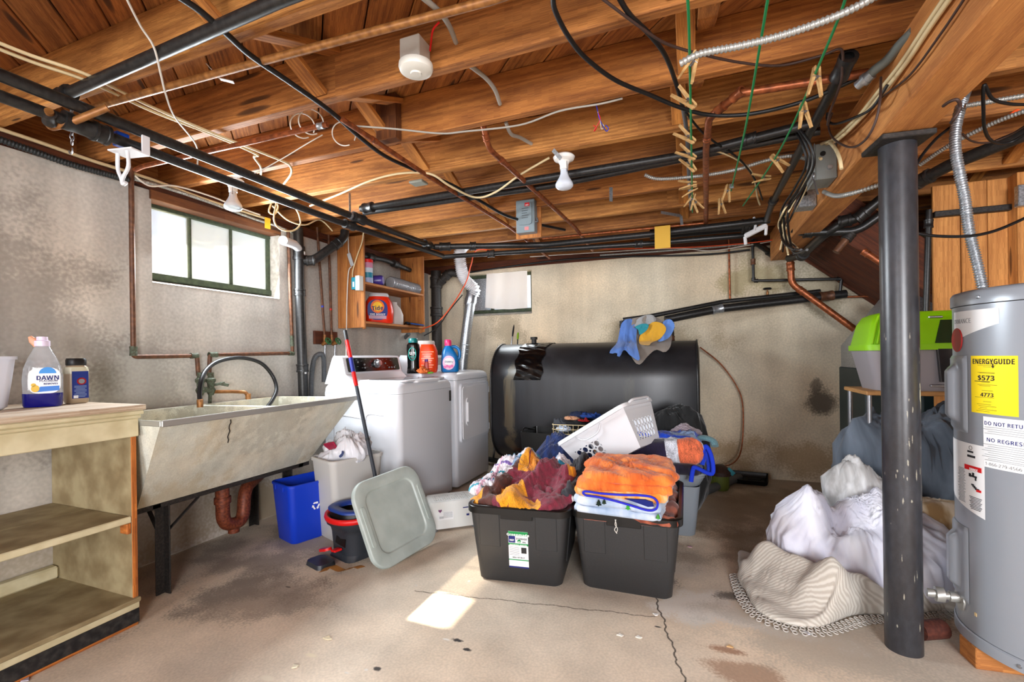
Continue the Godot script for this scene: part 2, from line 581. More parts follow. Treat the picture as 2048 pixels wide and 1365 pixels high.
func make_materials() -> void:
	var w1 := wood_tex(11, Color(0.47, 0.275, 0.105), Color(0.84, 0.59, 0.31), 9)
	var w2 := wood_tex(23, Color(0.42, 0.235, 0.085), Color(0.78, 0.52, 0.265), 12)
	M.joist = tmat(w1, Vector2(0.25, 2.0), 0.75)
	M.joist2 = tmat(w2, Vector2(0.25, 2.0), 0.75)
	M.joist3 = tmat(w1, Vector2(0.25, 2.0), 0.75, Color(0.92, 0.86, 0.8))
	M.bridge = tmat(w1, Vector2(0.25, 2.0), 0.8, Color(1.0, 0.95, 0.85))
	M.subfloor = tmat(w2, Vector2(0.25, 2.0), 0.8, Color(0.95, 0.9, 0.85))
	M.beam = tmat(wood_tex(31, Color(0.60, 0.36, 0.17), Color(0.84, 0.58, 0.32), 6), Vector2(0.25, 1.5), 0.65)
	M.pine = tmat(wood_tex(37, Color(0.52, 0.29, 0.12), Color(0.78, 0.52, 0.26), 10), Vector2(0.25, 2.0), 0.7)
	M.plank = tmat(wood_tex(41, Color(0.62, 0.38, 0.17), Color(0.88, 0.62, 0.34), 5), Vector2(0.25, 2.0), 0.75)
	M.orangewood = tmat(w1, Vector2(0.25, 2.0), 0.7, Color(1.0, 0.86, 0.70))
	M.darkwood = tmat(w2, Vector2(0.25, 2.0), 0.8, Color(0.55, 0.42, 0.36))
	M.oldwood = tmat(w2, Vector2(0.25, 2.0), 0.8, Color(0.62, 0.56, 0.5))
	var grit := bumps(3, 0.03, 5)
	M.grit = grit
	M.wall_left = bump(tmat(cement_tex(1400, 420, Vector2(7.0, 2.1), Color(0.71, 0.68, 0.64), 5, 0.13, [
		[4.05, 1.1, 0.35, 0.25, Color(0.5, 0.48, 0.45), 0.3, 0.5], [4.4, 1.35, 0.5, 0.2, Color(0.66, 0.64, 0.61), 0.25, 0.5], [3.3, 0.4, 0.4, 0.4, Color(0.68, 0.66, 0.63), 0.2, 0.5],
		[5.5, 2.0, 1.6, 0.22, Color(0.52, 0.42, 0.3), 0.5, 0.5], [4.0, 1.95, 1.0, 0.2, Color(0.66, 0.6, 0.5), 0.5, 0.5], [3.6, 0.75, 0.3, 0.5, Color(0.42, 0.39, 0.36), 0.35, 0.6]], 0.10), Vector2(1.0 / 7.0, 1.0 / 2.1), 0.95), grit, 0.16)
	M.wall_back = bump(tmat(cement_tex(1400, 480, Vector2(6.1, 2.1), Color(0.82, 0.76, 0.66), 9, 0.14, [
		[3.85, 1.42, 0.13, 0.16, Color(0.33, 0.29, 0.25), 0.8, 0.35], [3.80, 1.27, 0.05, 0.08, Color(0.36, 0.32, 0.28), 0.6, 0.5],
		[4.4, 1.92, 2.2, 0.2, Color(0.60, 0.45, 0.28), 0.4, 0.5], [3.3, 0.33, 0.3, 0.2, Color(0.55, 0.5, 0.33), 0.45, 0.5], [3.9, 0.4, 0.25, 0.25, Color(0.5, 0.46, 0.36), 0.4, 0.5],
		[4.6, 1.08, 0.16, 0.02, Color(0.3, 0.25, 0.2), 0.6, 0.6], [4.3, 0.72, 0.2, 0.08, Color(0.84, 0.8, 0.72), 0.6, 0.5], [1.0, 1.0, 0.3, 0.7, Color(0.56, 0.5, 0.4), 0.4, 0.6],
		[2.4, 0.9, 0.7, 0.25, Color(0.58, 0.5, 0.36), 0.3, 0.5], [5.0, 0.5, 0.6, 0.5, Color(0.4, 0.33, 0.22), 0.45, 0.5]], 0.05), Vector2(1.0 / 6.1, 1.0 / 2.1), 0.95), grit, 0.14)
	var fs := []
	for i in 46:   # paint drips, scuffs and specks
		fs.append([rng.randf_range(0.2, 4.6), rng.randf_range(1.2, 5.0), rng.randf_range(0.006, 0.02), rng.randf_range(0.005, 0.016), [Color(0.85, 0.83, 0.8), Color(0.2, 0.18, 0.17), Color(0.75, 0.72, 0.68)][i % 3], 0.9, 0.35])
	fs.append_array([[1.65, 3.35, 0.03, 0.012, Color(0.88, 0.83, 0.72), 0.9, 0.5], [1.6, 3.5, 0.03, 0.012, Color(0.86, 0.82, 0.74), 0.8, 0.5],
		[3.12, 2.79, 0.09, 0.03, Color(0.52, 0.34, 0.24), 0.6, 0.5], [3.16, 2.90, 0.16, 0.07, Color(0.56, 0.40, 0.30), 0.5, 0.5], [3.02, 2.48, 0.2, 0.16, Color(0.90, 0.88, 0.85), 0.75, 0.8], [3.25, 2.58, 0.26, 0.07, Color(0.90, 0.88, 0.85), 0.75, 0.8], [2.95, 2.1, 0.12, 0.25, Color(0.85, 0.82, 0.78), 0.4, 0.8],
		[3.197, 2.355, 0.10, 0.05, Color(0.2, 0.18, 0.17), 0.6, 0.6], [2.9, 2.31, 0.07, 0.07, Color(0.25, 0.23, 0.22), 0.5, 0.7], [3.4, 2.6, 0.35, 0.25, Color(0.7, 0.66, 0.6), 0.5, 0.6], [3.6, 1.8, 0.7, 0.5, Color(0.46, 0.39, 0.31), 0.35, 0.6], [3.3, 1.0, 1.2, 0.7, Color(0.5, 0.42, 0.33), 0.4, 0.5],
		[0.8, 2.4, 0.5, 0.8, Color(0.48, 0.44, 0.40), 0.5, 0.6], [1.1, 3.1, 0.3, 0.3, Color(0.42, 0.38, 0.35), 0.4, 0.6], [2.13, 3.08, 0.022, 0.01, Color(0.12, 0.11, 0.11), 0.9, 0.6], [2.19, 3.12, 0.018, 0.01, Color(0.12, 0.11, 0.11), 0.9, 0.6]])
	# cracks in the slab
	for k in 260:
		var t := k / 259.0
		fs.append([lerpf(1.755, 2.845, t), lerpf(2.806, 2.649, t) + 0.004 * sin(k * 0.11) + 0.002 * sin(k * 0.43), 0.005, 0.0032, Color(0.3, 0.26, 0.22), 0.7, 0.2])
		fs.append([lerpf(2.825, 2.98, t) + 0.005 * sin(k * 0.09) + 0.003 * sin(k * 0.31), lerpf(2.45, 3.08, t), 0.0034, 0.005, Color(0.28, 0.25, 0.22), 0.75, 0.2])
	M.floor = bump(tmat(cement_tex(1800, 1800, Vector2(5.2, 5.2), Color(0.80, 0.735, 0.655), 15, 0.2, fs), Vector2(1.0 / 5.2, 1.0 / 5.2), 0.82), grit, 0.1)
	M.trimgreen = tri3(mottle(51, Color(0.16, 0.20, 0.13), Color(0.26, 0.30, 0.2), 0.05, 1.6), 2.0, 0.7)
	M.sillwhite = tri3(mottle(52, Color(0.72, 0.7, 0.66), Color(0.86, 0.85, 0.82), 0.03, 1.6), 2.0, 0.8)
	var g := mat(Color(0.93, 0.96, 0.97, 0.30), 0.05)
	g.transparency = BaseMaterial3D.TRANSPARENCY_ALPHA
	M.pane = g
	var g2 := mat(Color(0.90, 0.94, 0.95, 0.78), 0.05)
	g2.transparency = BaseMaterial3D.TRANSPARENCY_ALPHA
	M.dirtypane = g2
	M.blackpipe = tri3(mottle(61, Color(0.075, 0.073, 0.075), Color(0.17, 0.165, 0.16), 0.06, 1.5), 3.0, 0.38)
	M.ironold = tri3(mottle(62, Color(0.07, 0.065, 0.06), Color(0.2, 0.17, 0.15), 0.08, 1.8), 3.0, 0.6)
	M.copper = tri3(mottle(63, Color(0.42, 0.22, 0.12), Color(0.68, 0.38, 0.22), 0.05, 1.8), 2.0, 0.4, Color.WHITE, 0.55)
	M.oldcopper = tri3(mottle(64, Color(0.30, 0.19, 0.13), Color(0.46, 0.30, 0.20), 0.05, 1.6), 2.0, 0.5, Color.WHITE, 0.3)
	M.brasspipe = tri3(mottle(65, Color(0.45, 0.28, 0.13), Color(0.66, 0.45, 0.24), 0.05, 1.6), 2.0, 0.45, Color.WHITE, 0.3)
	M.galv = tri3(mottle(66, Color(0.58, 0.60, 0.62), Color(0.76, 0.78, 0.8), 0.08, 1.8), 3.0, 0.35, Color.WHITE, 0.75)
	M.steel = mat(Color(0.62, 0.63, 0.65), 0.3, 0.85)
	M.bx = mat(Color(0.66, 0.66, 0.64), 0.4, 0.5)
	M.blackwire = mat(Color(0.035, 0.035, 0.04), 0.5)
	M.brownwire = mat(Color(0.22, 0.14, 0.11), 0.6)
	M.greywire = mat(Color(0.62, 0.6, 0.56), 0.6)
	M.creamwire = mat(Color(0.83, 0.75, 0.58), 0.55)
	M.whitewire = mat(Color(0.85, 0.83, 0.79), 0.5)
	M.greyhose = mat(Color(0.32, 0.33, 0.34), 0.5)
	M.red = mat(Color(0.82, 0.07, 0.07), 0.4)
	M.orange = mat(Color(0.92, 0.33, 0.12), 0.5)
	M.green = mat(Color(0.03, 0.48, 0.26), 0.45)
	M.verdigris = tri3(mottle(67, Color(0.27, 0.24, 0.18), Color(0.36, 0.43, 0.36), 0.05, 2.0), 6.0, 0.65, Color.WHITE, 0.2)
	M.white = mat(Color(0.88, 0.88, 0.89), 0.35)
	M.enamel = mat(Color(0.86, 0.87, 0.89), 0.22)
	M.porcelain = mat(Color(0.93, 0.92, 0.9), 0.2)
	M.black = mat(Color(0.025, 0.025, 0.028), 0.45)
	M.blackgloss = mat(Color(0.02, 0.02, 0.024), 0.15)
	M.ink = mat(Color(0.05, 0.05, 0.08), 0.7)
	M.blueink = mat(Color(0.07, 0.12, 0.42), 0.7)
	M.paper = mat(Color(0.93, 0.93, 0.93), 0.7)
	M.yellow = mat(Color(1.0, 0.88, 0.0), 0.5)
	M.blue = mat(Color(0.03, 0.20, 0.75), 0.35)
	M.grey = mat(Color(0.5, 0.51, 0.52), 0.5)
	M.darkgrey = mat(Color(0.15, 0.155, 0.16), 0.5)

# ---------- the room ----------
# a wall slab with uv in metres over its plane: axis 0 faces x, 2 faces z
func slab(m: MB, lo: Vector3, hi: Vector3, axis: int, u0: float) -> void:
	var p := []
	for i in 8: p.append(Vector3(hi.x if i & 1 else lo.x, hi.y if i & 2 else lo.y, hi.z if i & 4 else lo.z))
	var uv := func(v: Vector3) -> Vector2:
		return Vector2((u0 - v.z) if axis == 0 else (v.x - u0), 2.1 - v.y) if axis != 1 else Vector2(v.x - u0, v.z + 4.7)
	for f in [[0, 2, 6, 4, Vector3.LEFT], [1, 3, 7, 5, Vector3.RIGHT], [0, 1, 5, 4, Vector3.DOWN], [2, 3, 7, 6, Vector3.UP], [0, 1, 3, 2, Vector3.FORWARD], [4, 5, 7, 6, Vector3.BACK]]:
		m.out4(p[f[0]], p[f[1]], p[f[2]], p[f[3]], f[4], uv.call(p[f[0]]), uv.call(p[f[1]]), uv.call(p[f[2]]), uv.call(p[f[3]]))

func build_shell() -> void:
	var f := struct("floor")
	var m := mb()
	slab(m, Vector3(-3.1, -0.15, -4.9), Vector3(3.4, 0, 2.8), 1, -3.0)
	part("slab", m, M.floor, f)
	# left wall with its window opening
	var w := struct("wall_left")
	m = mb()
	var a := LW - 0.25
	slab(m, Vector3(a, 0, -1.69), Vector3(LW, 2.07, 2.6), 0, 2.4)
	slab(m, Vector3(a, 0, -4.9), Vector3(LW, 2.07, -2.55), 0, 2.4)
	slab(m, Vector3(a, 0, -2.55), Vector3(LW, 1.555, -1.69), 0, 2.4)
	slab(m, Vector3(a, 2.05, -2.55), Vector3(LW, 2.07, -1.69), 0, 2.4)
	part("wall_render", m, M.wall_left, w)
	m = mb()
	m.abox(Vector3(a, 2.07, -4.9), Vector3(LW - 0.01, 2.15, 2.6), 0.004)
	part("sill_plate", m, M.darkwood, w)
	m = mb()
	m.abox(Vector3(a, 2.15, -4.9), Vector3(a + 0.05, JT, 2.6), 0.004)
	part("rim_joist", m, M.joist2, w)
	# back wall
	w = struct("wall_back")
	m = mb()
	var b := BW - 0.25
	slab(m, Vector3(-3.1, 0, b), Vector3(-2.36, 2.06, BW), 2, -2.8)
	slab(m, Vector3(-1.552, 0, b), Vector3(3.3, 2.06, BW), 2, -2.8)
	slab(m, Vector3(-2.36, 0, b), Vector3(-1.552, 1.56, BW), 2, -2.8)
	slab(m, Vector3(-2.36, 2.02, b), Vector3(-1.552, 2.06, BW), 2, -2.8)
	part("wall_render", m, M.wall_back, w)
	m = mb()
	m.abox(Vector3(-3.1, 2.06, b), Vector3(3.3, 2.15, BW - 0.01), 0.004)
	part("sill_plate", m, M.darkwood, w)
	m = mb()
	m.abox(Vector3(-3.1, 2.15, b), Vector3(3.3, JT, b + 0.05), 0.004)
	part("rim_joist", m, M.joist2, w)
	# the two walls out of view, the one behind the viewer with a glazed door and window added to house the lamps
	w = struct("wall_right")
	m = mb()
	slab(m, Vector3(3.1, 0, -4.9), Vector3(3.35, JT, 2.6), 0, 2.4)
	part("wall_render", m, M.wall_left, w)
	w = struct("wall_rear")
	m = mb()
	for s in [[-3.05, 0.0, -2.4, 2.0], [-0.6, 0.0, 0.7, 2.0], [2.3, 0.0, 3.35, 2.0], [0.7, 0.0, 2.3, 0.65], [-3.05, 2.0, 3.35, JT]]:
		slab(m, Vector3(s[0], s[1], 2.5), Vector3(s[2], s[3], 2.75), 2, -2.8)
	part("wall_render", m, M.wall_back, w)
	for o in [["door_1", -2.4, 0.0, -0.6, 2.0], ["added_window_3", 0.7, 0.65, 2.3, 2.0]]:  # added openings around the lamps behind the viewer
		var d := struct(o[0], Vector3(o[1], o[2], 2.6))
		m = mb()
		for k in 3:
			var x := lerpf(o[1], o[3] - 0.06, k / 2.0)
			m.abox(Vector3(x, o[2], 2.57), Vector3(x + 0.06, o[4], 2.63), 0.004)
		m.abox(Vector3(o[1], o[4] - 0.07, 2.57), Vector3(o[3], o[4], 2.63), 0.004)
		m.abox(Vector3(o[1], o[2], 2.57), Vector3(o[3], o[2] + 0.1, 2.63), 0.004)
		part("frame", m, M.white, d)
		m = mb()
		m.abox(Vector3(o[1], o[2], 2.597), Vector3(o[3], o[4], 2.603), 0)
		part("pane", m, M.pane, d)
	# window in the left wall: sill, sash with two mullions, three dirty panes
	w = struct("window_1", Vector3(LW - 0.09, 1.555, -2.12))
	m = mb()
	m.quad(Vector3(LW + 0.002, 1.557, -1.69), Vector3(LW + 0.002, 1.557, -2.55), Vector3(LW - 0.13, 1.592, -2.55), Vector3(LW - 0.13, 1.592, -1.69))
	m.abox(Vector3(LW - 0.20, 1.5, -2.55), Vector3(LW - 0.125, 1.60, -1.69), 0.003)
	m.abox(Vector3(LW - 0.12, 1.56, -2.552), Vector3(LW + 0.001, 2.05, -2.545), 0.0)
	part("window_sill", m, M.sillwhite, w)
	m = mb()
	m.abox(Vector3(LW - 0.13, 2.022, -2.56), Vector3(LW + 0.012, 2.075, -1.68), 0.003)
	part("lintel", m, M.oldwood, w)
	m = mb()
	var x0 := LW - 0.12
	var x1 := LW - 0.085
	for z in [-1.69, -1.957, -2.233, -2.52]: m.abox(Vector3(x0, 1.59, z - (0.014 if z > -2.5 and z < -1.7 else 0.03)), Vector3(x1, 2.05, z), 0.003)
	m.abox(Vector3(x0, 1.585, -2.55), Vector3(x1 + 0.01, 1.625, -1.69), 0.004)
	m.abox(Vector3(x0, 2.0, -2.55), Vector3(x1 + 0.005, 2.03, -1.69), 0.004)
	part("window_frame", m, M.trimgreen, w)
	for k in 3:
		m = mb()
		var z: float = [-1.7, -1.97, -2.246][k]
		m.abox(Vector3(LW - 0.106, 1.62, z - 0.275), Vector3(LW - 0.102, 2.02, z), 0)
		part("pane", m, M.pane if k == 0 else M.dirtypane, w)
	# window in the back wall, its left third a sheet-metal plate
	w = struct("window_2", Vector3(-1.95, 1.56, BW - 0.1))
	m = mb()
	m.quad(Vector3(-2.36, 1.597, BW - 0.13), Vector3(-1.552, 1.597, BW - 0.13), Vector3(-1.552, 1.562, BW + 0.004), Vector3(-2.36, 1.562, BW + 0.004))
	m.abox(Vector3(-2.36, 1.52, BW - 0.2), Vector3(-1.552, 1.60, BW - 0.13), 0.003)
	part("window_sill", m, M.sillwhite, w)
	m = mb()
	for x in [-2.36, -2.06, -1.8, -1.59]: m.abox(Vector3(x, 1.6, BW - 0.12), Vector3(x + 0.035, 2.02, BW - 0.085), 0.003)
	m.abox(Vector3(-2.36, 1.595, BW - 0.12), Vector3(-1.552, 1.63, BW - 0.08), 0.003)
	m.abox(Vector3(-2.36, 1.985, BW - 0.12), Vector3(-1.552, 2.03, BW - 0.08), 0.003)
	part("window_frame", m, M.trimgreen, w)
	m = mb()
	m.abox(Vector3(-2.33, 1.62, BW - 0.105), Vector3(-2.04, 2.0, BW - 0.095), 0.001)
	part("metal_plate", m, M.galv, w)
	for k in 2:
		m = mb()
		m.abox(Vector3([-2.03, -1.77][k], 1.62, BW - 0.104), Vector3([-1.795, -1.58][k], 2.0, BW - 0.1), 0)
		part("pane", m, M.pane, w)
	# what stands outside the left window: the ground, and an eave out of view, placed to shade its upper half
	var e := struct("unseen_trim_1", Vector3(-3.26, 2.36, -2.1))
	m = mb()
	m.abox(Vector3(-3.47, 2.36, -6.0), Vector3(-3.06, 2.42, 2.0), 0.01)
	part("unseen_eave_board", m, M.white, e)
	e = struct("floor_yard", Vector3(-8, 1.3, -2))
	m = mb()
	m.abox(Vector3(-14, 1.2, -9), Vector3(-3.06, 1.35, 6), 0.01)
	m.abox(Vector3(-14, 1.2, -14), Vector3(8, 1.35, -4.88), 0.01)
	part("gravel", m, M.sillwhite, e)

func build_framing() -> void:
	var c := struct("ceiling")
	var kinds := [M.joist, M.joist2, M.joist3]
	# diagonal subfloor boards, each its own piece, over the framed area
	var dir := Vector3(-1, 0, -1).normalized()
	var sd := Vector3(1, 0, -1).normalized()
	for k in range(-32, 34):
		var cen := Vector3(0.2, JT + 0.011, -1.0) + sd * (k * 0.142)
		var pts := PackedFloat32Array()
		# clip the board's centre line to the room
		var t0 := -9.0
		var t1 := 9.0
		for ax in [0, 2]:
			var lo: float = -3.04 if ax == 0 else -4.86
			var hi: float = 3.3 if ax == 0 else 2.7
			var ta: float = (lo - cen[ax]) / dir[ax]
			var tb: float = (hi - cen[ax]) / dir[ax]
			t0 = maxf(t0, minf(ta, tb))
			t1 = minf(t1, maxf(ta, tb))
		if t1 - t0 < 0.2: continue
		var m := mb()
		m.board(cen + dir * (t0 - 0.1), cen + dir * (t1 + 0.1), sd, 0.137, 0.022, 0.003, Vector2(k * 0.71, k * 0.23))
		part("subfloor_board", m, M.subfloor if k % 3 else M.joist2, c)
	var top := mb()
	top.abox(Vector3(-3.1, JT + 0.05, -4.9), Vector3(3.4, JT + 0.12, 2.8), 0)
	part("floor_above", top, M.darkwood, c)
	for k in range(-8, 9):
		var z := -1.075 - 0.399 * k
		if z < BW + 0.1 or z > 2.5: continue
		var m := mb()
		m.abox(Vector3(-3.04, JY, z - 0.022), Vector3(3.2, JT, z + 0.022), 0.004, Vector2(k * 1.37, k * 0.29))
		part("joist", m, kinds[(k + 9) % 3], c)
		# cross bridging between this joist and the next one back
		if z - 0.399 < BW + 0.1: continue
		var zf := z - 0.024
		var zb := z - 0.399 + 0.024
		for bx in [-1.36, -0.02, 1.7]:
			var ox: float = bx + 0.02 * sin(k * 2.0)
			var p := mb()
			p.board(Vector3(ox, JT - 0.02, zf), Vector3(ox, JY + 0.022, zb), Vector3.RIGHT, 0.062, 0.022, 0.002, Vector2(k * 0.7, bx))
			part("bridging", p, M.bridge, c)
			p = mb()
			p.board(Vector3(ox + 0.07, JY + 0.022, zf), Vector3(ox + 0.07, JT - 0.02, zb), Vector3.RIGHT, 0.062, 0.022, 0.002, Vector2(k * 0.7, bx + 1))
			part("bridging", p, M.bridge, c)
	var bq := fz(776, 230, -1.82)
	var bl := mb()
	bl.abox(Vector3(bq.x - 0.055, JY - 0.015, -1.848), Vector3(bq.x + 0.055, JT, -1.80), 0.003)
	part("bridging_block", bl, M.oldwood, c)
	var bm := mb()
	bm.abox(Vector3(0.655, 1.91, -4.55), Vector3(0.817, JY - 0.001, 2.5), 0.006)
	part("beam", bm, M.beam, c)

func V3(x: float, y: float, z: float) -> Vector3: return Vector3(x, y, z)
func V2(x: float, y: float) -> Vector2: return Vector2(x, y)
func C4(r: float, g: float, b: float, a := 1.0) -> Color: return Color(r, g, b, a)
func T3(b: Basis, o: Vector3) -> Transform3D: return Transform3D(b, o)
func PV2(a := []) -> PackedVector2Array: return PackedVector2Array(a)
func PV3(a := []) -> PackedVector3Array: return PackedVector3Array(a)
# ---------- large furniture and appliances ----------
# upright body with rounded vertical corners and a rounded top; base centre at t
func rbody(m: MB, t: Transform3D, w: float, d: float, y0: float, y1: float, rc: float, rt: float, flare := 1.0, cap0 := true) -> void:
	var rings := []
	rings.append(ring_at(rrect(w * flare, d * flare, rc, 4), t, y0))
	rings.append(ring_at(rrect(w, d, rc, 4), t, y1 - rt))
	if rt > 0.0:
		for k in range(1, 5):
			var a := PI / 2 * k / 4
			var ins := rt * (1.0 - cos(a)) * 2.0
			rings.append(ring_at(rrect(w - ins, d - ins, maxf(rc - ins * 0.4, 0.004), 4), t, y1 - rt + rt * sin(a)))
	m.loft(rings, cap0, true)

func build_base_cabinet() -> void:
	var x1 := -2.2
	var z1 := -1.26
	var z0 := -0.25
	var c := thing("open_cabinet", "old cream painted open wooden cabinet with empty shelves, left of the concrete sink", "cabinet", V3(-2.5, 0, -0.75))
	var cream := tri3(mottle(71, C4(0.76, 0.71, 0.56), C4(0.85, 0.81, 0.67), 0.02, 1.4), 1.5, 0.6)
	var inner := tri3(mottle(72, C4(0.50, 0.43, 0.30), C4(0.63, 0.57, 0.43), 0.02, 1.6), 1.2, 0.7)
	var worn := tmat(wood_tex(73, C4(0.62, 0.52, 0.42), C4(0.86, 0.80, 0.71), 3), V2(0.25, 2.0), 0.75)
	for k in 4:
		var m := mb()
		var xa := lerpf(-2.795, x1 + 0.04, k / 4.0)
		m.abox(V3(xa + 0.001, 0.912, z1 - 0.015), V3(lerpf(-2.795, x1 + 0.04, (k + 1) / 4.0) - 0.001, 0.934, z0), 0.003, V2(0, k * 0.13))
		part("top_board", m, worn, c)
	var m2 := mb()   # moulded edge under the top
	m2.abox(V3(x1 + 0.004, 0.893, z1 - 0.01), V3(x1 + 0.032, 0.911, z0), 0.004)
	m2.abox(V3(x1 + 0.002, 0.877, z1 - 0.006), V3(x1 + 0.022, 0.892, z0), 0.005)
	part("moulding", m2, cream, c)
	m2 = mb()
	m2.abox(V3(x1 - 0.005, 0.80, z1), V3(x1 + 0.012, 0.876, z0), 0.003)
	part("apron", m2, cream, c)
	m2 = mb()
	m2.abox(V3(-2.795, 0.1, z1), V3(x1 - 0.012, 0.911, z1 + 0.019), 0.001)
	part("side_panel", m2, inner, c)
	m2 = mb()
	m2.abox(V3(x1 - 0.0115, 0.1, z1), V3(x1 - 0.006, 0.80, z1 + 0.019), 0.001)
	part("plywood_edge", m2, M.orangewood, c, "raw orange plywood front edge of the end panel")
	m2 = mb()
	m2.abox(V3(-2.52, 0.44, z1 + 0.02), V3(x1 - 0.02, 0.462, z0), 0.004)
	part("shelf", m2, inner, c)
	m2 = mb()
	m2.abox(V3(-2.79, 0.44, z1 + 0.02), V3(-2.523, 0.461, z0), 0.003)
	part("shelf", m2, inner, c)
	m2 = mb()
	m2.abox(V3(x1 - 0.02, 0.436, z1 + 0.02), V3(x1 - 0.008, 0.463, z0), 0.005)
	part("shelf_edge", m2, cream, c)
	m2 = mb()
	m2.abox(V3(x1 - 0.06, 0.39, z1 + 0.02), V3(x1 - 0.012, 0.434, z1 + 0.036), 0.002)
	part("cleat", m2, M.orangewood, c)
	m2 = mb()
	m2.abox(V3(-2.79, 0.1, z1 - 0.002), V3(x1 + 0.012, 0.118, z0), 0.003)
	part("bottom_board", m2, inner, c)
	m2 = mb()
	m2.abox(V3(-2.79, 0.118, z1 + 0.02), V3(-2.74, 0.175, z0), 0.008)
	part("back_rail", m2, cream, c)
	m2 = mb()
	m2.abox(V3(x1 - 0.012, 0.072, z1), V3(x1 + 0.004, 0.099, z0), 0.003)
	part("plinth_trim", m2, cream, c)
	m2 = mb()
	m2.abox(V3(x1 - 0.012, 0.012, z1), V3(x1 + 0.001, 0.071, z0), 0.002)
	part("kickboard", m2, tri3(mottle(74, C4(0.05, 0.05, 0.06), C4(0.2, 0.19, 0.18), 0.06, 1.6), 2.0, 0.6), c, "black painted kickboard")
	m2 = mb()
	m2.abox(V3(-2.79, 0.0, z1 + 0.004), V3(x1 - 0.001, 0.012, z0), 0.002)
	m2.abox(V3(-2.79, 0.012, z1 + 0.004), V3(x1 - 0.02, 0.099, z1 + 0.02), 0.002)
	part("base", m2, M.orangewood, c)

